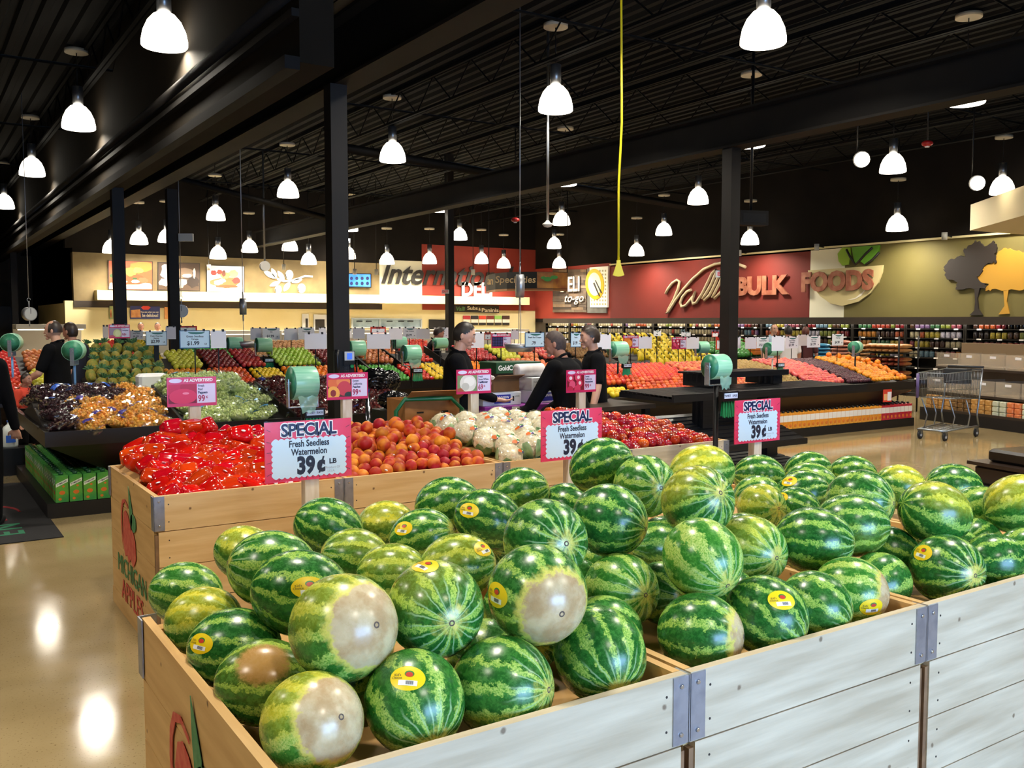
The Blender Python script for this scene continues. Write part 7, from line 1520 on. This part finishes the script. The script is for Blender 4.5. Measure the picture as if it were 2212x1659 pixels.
BLKC = mat('black_cloth', '#08080a', .9, col2='#0c0c10', scale=8, bump=.15, bscale=12, spec=.15); BLKP = mat('black_trousers', '#09090b', .9, spec=.15); NAVYC = mat('navy_cloth', '#15182a', .8); WHTC = mat('white_cloth', '#e4e0e2', .8); CORALC = mat('coral_cloth', '#d8452f', .8); LBLUE = mat('pale_blue_cloth', '#a8bccf', .8); DENIM = mat('denim', '#2c3a58', .85)
EYEW, EYED, LIPS, BROWM = mat('eye_white', '#e6e0da', .3), mat('eye_dark', '#1d130e', .2), mat('lips', '#a5584e', .5), mat('brow', '#1f1611', .7)
SHOE = mat('shoe_dark', '#17171a', .5)
def headmesh(c, R_):
    """skull, jaw, nose, brow ridge and ears as one block; local x forward, y left, z up"""
    def fn(p):
        k = 1.0
        if p.z < -.1: k -= .16*min(1, (-p.z-.1)/.7)*(1-max(0, p.x)*.55)          # jaw narrows
        if p.x > .3 and p.z < -.55: k += .07                                    # chin
        return k
    mb = MB().ball((0, 0, 0), 1, 26, 20, sc=(.1, .078, .118), fn=fn)
    mb.lathe([(.003, .035), (.009, .0), (.0145, -.026), (.012, -.034), (0, -.037)], 8, 0, Matrix.Translation((.097, 0, -.01)) @ Matrix.Rotation(-.28, 4, 'Y'))   # nose
    mb.ball((.082, 0, .022), .02, 10, 6, sc=(.8, 2.3, .55)); mb.ball((.083, 0, -.066), .016, 10, 6, sc=(.8, 1.5, .75)); mb.ball((.073, 0, -.1), .024, 10, 6, sc=(.9, 1.1, .7))
    for s_ in (-1, 1): mb.ball((-.012, s_*.08, -.008), .03, 10, 8, sc=(.62, .32, 1.05)); mb.ball((.055, s_*.045, -.035), .03, 8, 6, sc=(.8, .7, .8))
    M = Matrix.Translation(c) @ R_; mb.v = [tuple(M @ Vector(p)) for p in mb.v]; return mb, M
def hair(M, style, m, t):
    if style == 'long':
        mb = MB().ball((-.012, 0, .02), 1, 22, 16, sc=(.112, .092, .122)); v = [(0, 0, 0)]
        mb.v = [p for p in mb.v]; mb.lathe([(.07, .06), (.1, 0), (.105, -.12), (.1, -.25), (.085, -.36), (.0, -.4)], 20, 0, Matrix.Translation((-.045, 0, 0)), sx=.8)
    else:
        lim = {'crop': -.25, 'short': -.3, 'thick': -.34, 'balding': .12}[style]; k = {'crop': 1.035, 'short': 1.05, 'thick': 1.09, 'balding': 1.05}[style]; r2 = random.Random(2)
        mb0 = MB().ball((0, 0, 0), 1, 40, 30, sc=(.1*k+.003, .078*k+.004, .118*k+.002), fn=lambda p: 1+(r2.uniform(-.03, .03) if style == 'thick' else 0)); keep = []
        def ok(i):
            x, y, z = mb0.v[i]; zz = z/.118; xx = x/.1
            if style == 'balding': return zz > -.3 and xx < .35 and not (xx > -.1 and zz > .75) 
            return zz > lim+max(0, xx+.15)*1.02 or (xx < -.15 and zz > -.62)
        mb = MB(); mb.v = mb0.v; mb.f = [f for f in mb0.f if all(ok(i) for i in f)]; mb.mi = [0]*len(mb.f); mb.sm = [True]*len(mb.f)
        mb.f = [f for f in mb.f]; 
    mb.v = [tuple(M @ Vector(p)) for p in mb.v]; return mb.build('hair', m, t)
def person(label, loc, rz, h, arms, skin=None, shirt=None, legs=None, sleeve='short', hairs='short', hairm=None, lean=0.0, hyaw=0.0, hpitch=0.0, voxel=.007, fingers=True, group=None, name='person', loosen=1.0, walk=0.0, belly=0.0, badge=None, bare_legs=False):
    """arms: (elbow, wrist, finger direction) for left and right in body axes (x forward, y left, z up, 1.75 m tall)"""
    skin = skin or SKIN_; shirt = shirt or BLKC; legs = legs or BLKP; hairm = hairm or HAIRB
    t = thing(name, label, 'person', loc, rz, group); k = h/1.75
    Rl = Matrix.Translation((0, 0, .95)) @ Matrix.Rotation(lean, 4, 'Y') @ Matrix.Translation((0, 0, -.95))
    up = lambda p: tuple((Rl @ Vector(p))*k); lo = lambda p: tuple(Vector(p)*k)
    mb = MB(); loft(mb, [(up((x, 0, z)), rx*k, ry*k) for x, z, rx, ry in ((0, .84, .09, .13), (0, .92, .115, .16), (0, 1.05, .1, .135), (.005, 1.2, .11, .145), (.0, 1.34, .11, .165), (-.01, 1.42, .085, .15), (-.01, 1.47, .06, .075))])
    limb(mb, [up((-.015, 0, 1.43)), up((.005, 0, 1.52)), up((.02, 0, 1.59))], [.064*k, .055*k, .055*k])
    ft = []
    for s_, sg in ((1, walk), (-1, -walk)):
        limb(mb, [lo((0, s_*.09, .88)), lo((.03+sg*.5, s_*.1, .5)), lo((sg-.02, s_*.105, .1)), lo((sg+.1, s_*.115, .045))], [.092*k, .058*k, .04*k, .036*k]); ft.append((sg, s_))
    SH = []
    for s_, (el, wr, fd) in zip((1, -1), arms):
        sh = up((-.01, s_*.175, 1.4)); E0, W0 = Vector(el)*k, Vector(wr)*k; SH.append((sh, tuple(E0), tuple(W0)))
        limb(mb, [sh, tuple(Vector(sh).lerp(E0, .5)), tuple(E0), tuple(E0.lerp(W0, .35)), tuple(W0)], [.06*k, .05*k, .042*k, .042*k, .028*k])
        d = Vector(fd).normalized(); q_ = Vector((0, s_, .3)).normalized(); sd = (q_-d*d.dot(q_)); sd = sd.normalized() if sd.length > .1 else d.orthogonal().normalized(); nrm = d.cross(sd).normalized()
        if s_ < 0: nrm = -nrm
        for u in (-.026, -.009, .009, .026): limb(mb, [tuple(W0), tuple(W0+d*.05*k+sd*u*.9*k), tuple(W0+d*.088*k+sd*u*1.15*k)], [.02*k, .0155*k, .0125*k], 10)
        for u, ln in ((-.033, .06), (-.0115, .073), (.0115, .077), (.033, .068)):
            b_ = W0+d*.088*k+sd*u*k; m_ = b_+(d*.95+nrm*.25+sd*u*3.5).normalized()*ln*.5*k; limb(mb, [tuple(b_), tuple(m_), tuple(m_+(d*.7+nrm*.65+sd*u*2).normalized()*ln*.5*k)], [.0095*k, .0088*k, .007*k], 8)
        b_ = W0+d*.025*k-sd*.022*k; m_ = b_+(d*.6-sd*.8).normalized()*.04*k; limb(mb, [tuple(b_), tuple(m_), tuple(m_+(d*.95-sd*.25+nrm*.2).normalized()*.035*k)], [.013*k, .011*k, .0085*k], 8)
    hc = Rl @ Vector((.035, 0, 1.635)); Rh = Matrix.Rotation(hyaw, 4, 'Z') @ Matrix.Rotation(lean*.4+hpitch, 4, 'Y')
    hm, M = headmesh(hc*k, Rh @ Matrix.Scale(k, 4)); mb.add(hm.v, hm.f)
    put(fuse('body', mb, voxel), 'body', t, skin)
    hair(M, hairs, hairm, t)
    for s_ in (-1, 1):
        e_ = MB().ball(tuple(M @ Vector((.0805, s_*.031, .008))), .0105*k, 10, 8, sc=(1, 1.1, .8)).build('eye', EYEW, t); MB().ball(tuple(M @ Vector((.0882, s_*.031, .008))), .0048*k, 8, 6).build('pupil', EYED, e_)
        MB().tube([tuple(M @ Vector(q)) for q in ((.096, s_*.014, .027), (.095, s_*.03, .034), (.083, s_*.048, .029))], .0042*k, 6).build('eyebrow', hairm if hairs != 'balding' else BROWM, t)
    MB().tube([tuple(M @ Vector(q)) for q in ((.09, -.024, -.066), (.099, -.01, -.064), (.1, 0, -.066), (.099, .01, -.064), (.09, .024, -.066))], .0058*k, 6).build('lips', LIPS, t)
    # shirt and trousers hang a little off the body
    mb = MB(); lz = .88; loft(mb, [(up((x, 0, z)), rx*k, ry*k*loosen) for x, z, rx, ry in ((0, lz, .14, .185), (belly, .98, .142, .183), (belly, 1.1, .138, .172), (.005, 1.22, .138, .175), (.0, 1.34, .136, .188), (-.01, 1.42, .112, .17), (-.012, 1.47, .082, .1), (-.01, 1.495, .07, .078))])
    for (sh, el, wr) in SH:
        sh, el, wr = Vector(sh), Vector(el), Vector(wr)
        if sleeve == 'short': limb(mb, [tuple(sh), tuple(sh.lerp(el, .45)), tuple(sh.lerp(el, .78))], [.08*k, .07*k, .064*k])
        else: limb(mb, [tuple(sh), tuple(sh.lerp(el, .5)), tuple(el), tuple(el.lerp(wr, .5)), tuple(el.lerp(wr, .93))], [.08*k, .066*k, .057*k, .05*k, .041*k])
    put(fuse('shirt', mb, .012*max(k, .7), 4), 'shirt', t, shirt)
    MB().tube([up((-.078, .02, 1.515)), up((-.055, .068, 1.505)), up((.02, .078, 1.475)), up((.08, .03, 1.44)), up((.085, -.03, 1.44)), up((.02, -.078, 1.475)), up((-.055, -.068, 1.505)), up((-.078, -.02, 1.515)), up((-.078, .02, 1.515))], .013*k, 8).build('collar', shirt, t)
    mb = MB(); loft(mb, [(lo((0, 0, z)), rx*k, ry*k) for z, rx, ry in ((.78, .1, .15), (.86, .132, .18), (.94, .134, .178), (1.0, .125, .165))])
    for sg, s_ in ft: limb(mb, [lo((0, s_*.092, .84)), lo((.03+sg*.5, s_*.1, .5)), lo((sg-.02, s_*.105, .09 if not bare_legs else .45))], [.1*k, .08*k, .068*k])
    put(fuse('trousers', mb, .014*max(k, .7), 3), 'trousers', t, legs)
    for sg, s_ in ft: MB().ball((sg*k+.05*k, s_*.112*k, .045*k), 1, 14, 8, sc=(.14*k, .052*k, .045*k)).build('shoe', SHOE, t)
    if badge: MB().box(-.002, .002, -.03, .03, -.012, .012, M=Matrix.Translation(Vector(up(badge[0])))).build('shirt_logo', badge[1], t)
    return t
down = ((.02, .26, 1.14), (.1, .25, .88), (.15, 0, -1))
dn = lambda s_, f=0: ((.0, s_*.255, 1.13), (.08+f, s_*.26, .88), (.25, 0, -1))
p = at(985, 900, d=8.15)
person('person in black long-sleeved shirt with short black hair, looking down, left of the stock boxes', (p.x, p.y, 0), -.56, 1.69, (((.1, .24, 1.16), (.32, .16, 1.1), (1, -.1, -.1)), ((.12, -.24, 1.16), (.36, -.12, 1.06), (1, .1, -.2))), SKIN_, BLKC, BLKP, 'long', 'short', HAIRB, lean=.06, hyaw=.0, hpitch=.22, voxel=.0055)
p = at(1240, 900, d=8.0)
person('person in black polo with shorn hair, seen from behind, stooping over stock boxes', (p.x, p.y, 0), 1.95, 1.64, (((.3, .3, 1.0), (.48, .42, .93), (.8, .5, -.25)), ((.22, -.27, 1.08), (.46, -.16, .93), (1, .1, -.2))), SKIN2, BLKC, BLKP, 'long', 'crop', HAIRS, lean=.26, hyaw=.35, hpitch=.05, voxel=.0055, loosen=1.2, badge=((.15, .1, 1.3), mat('badge_yellow', '#c9c422', .5)))
p = at(1283, 900, d=9.25)
person('person in black polo with tousled dark hair, facing left beside the right fruit table', (p.x, p.y, 0), 2.62, 1.65, (((-.0, .25, 1.13), (.07, .3, .86), (.12, .05, -1)), ((.02, -.25, 1.13), (.1, -.26, .87), (.2, 0, -1))), SKIN_, BLKC, BLKP, 'short', 'thick', HAIRD, lean=.02, hyaw=.12, hpitch=.08, voxel=.0055, badge=((.155, .08, 1.32), mat('badge_white', '#b9b9c0', .5)))
p = at(125, 830, d=11.1)
person('man in black polo with receding dark hair, facing left behind the black grapes', (p.x, p.y, 0), 2.5, 1.7, (((.08, .27, 1.12), (.3, .2, 1.02), (.6, -.1, -.8)), dn(-1)), SKIN_, BLKC, BLKP, 'short', 'balding', HAIRD, hyaw=.15, voxel=.00555, loosen=1.1, badge=None)
p = at(160, 830, d=11.9)
person('person in dark navy with short brown hair, half hidden behind the man in black', (p.x, p.y, 0), 2.3, 1.68, (dn(1), dn(-1)), SKIN2, NAVYC, BLKP, 'short', 'crop', HAIRD, voxel=.007)
p = at(-50, 850, d=7.6)
person('woman in black with long dark hair cut by the left picture edge', (p.x, p.y, 0), 1.2, 1.66, (((.1, .24, 1.12), (.22, .2, .95), (.5, 0, -.8)), ((.1, -.22, 1.08), (.16, -.25, .84), (.5, .1, -.8))), SKIN_, BLKC, BLKP, 'long', 'long', HAIRB, voxel=.00555)
p = at(66, 880, d=10.7)
person('child in coral shirt peering out beside the grape table at left', (p.x-.05, p.y, 0), -.8, 1.1, (dn(1), dn(-1)), SKIN2, CORALC, BLKP, 'short', 'short', HAIRD, voxel=.00555, bare_legs=True)
p = at(1670, 760, d=19.5)
person('grey-haired man in pale blue shirt before the jar shelves', (p.x, p.y, 0), -2.0, 1.63, (dn(1), dn(-1)), SKIN_, LBLUE, DENIM, 'short', 'balding', HAIRG, voxel=.014, fingers=False)
p = at(1703, 760, d=18.8)
person('person in white shirt with black hair, back turned, before the jar shelves', (p.x, p.y, 0), 1.1, 1.6, (((.02, .27, 1.1), (.2, .24, .98), (1, 0, 0)), dn(-1)), SKIN2, WHTC, DENIM, 'short', 'thick', HAIRB, voxel=.014, fingers=False, loosen=1.15)
p = at(1739, 760, d=19.3)
person('person in dark red with brown hair bending before the jar shelves', (p.x, p.y, 0), .6, 1.58, (dn(1), dn(-1)), SKIN2, mat('maroon_cloth', '#4a1a1c', .8), BLKP, 'short', 'short', mat('hair_auburn', '#5a2a1c', .5), voxel=.014, fingers=False)
p = at(925, 760, d=16.3)
person('person in black stooping among the far tables left of the left worker', (p.x, p.y, 0), -.4, 1.62, (((.2, .24, 1.1), (.42, .15, 1.05), (1, 0, 0)), ((.2, -.24, 1.1), (.44, -.1, 1.02), (1, 0, 0))), SKIN2, BLKC, BLKP, 'long', 'short', HAIRD, lean=.25, hpitch=.3, voxel=.014, fingers=False)
for px, lab in ((301, 'deli worker whose head shows above the case, left of the second column'), (342, 'deli worker whose head shows above the case, right beside the second column')):
    p = at(px, 710, d=25.3); person(lab, (p.x, 26.6, 0), -1.6, 1.66, (dn(1), dn(-1)), SKIN2, WHTC, BLKP, 'short', 'crop', HAIRD, voxel=.016, fingers=False)
bpy.data.scenes.remove(TMP)
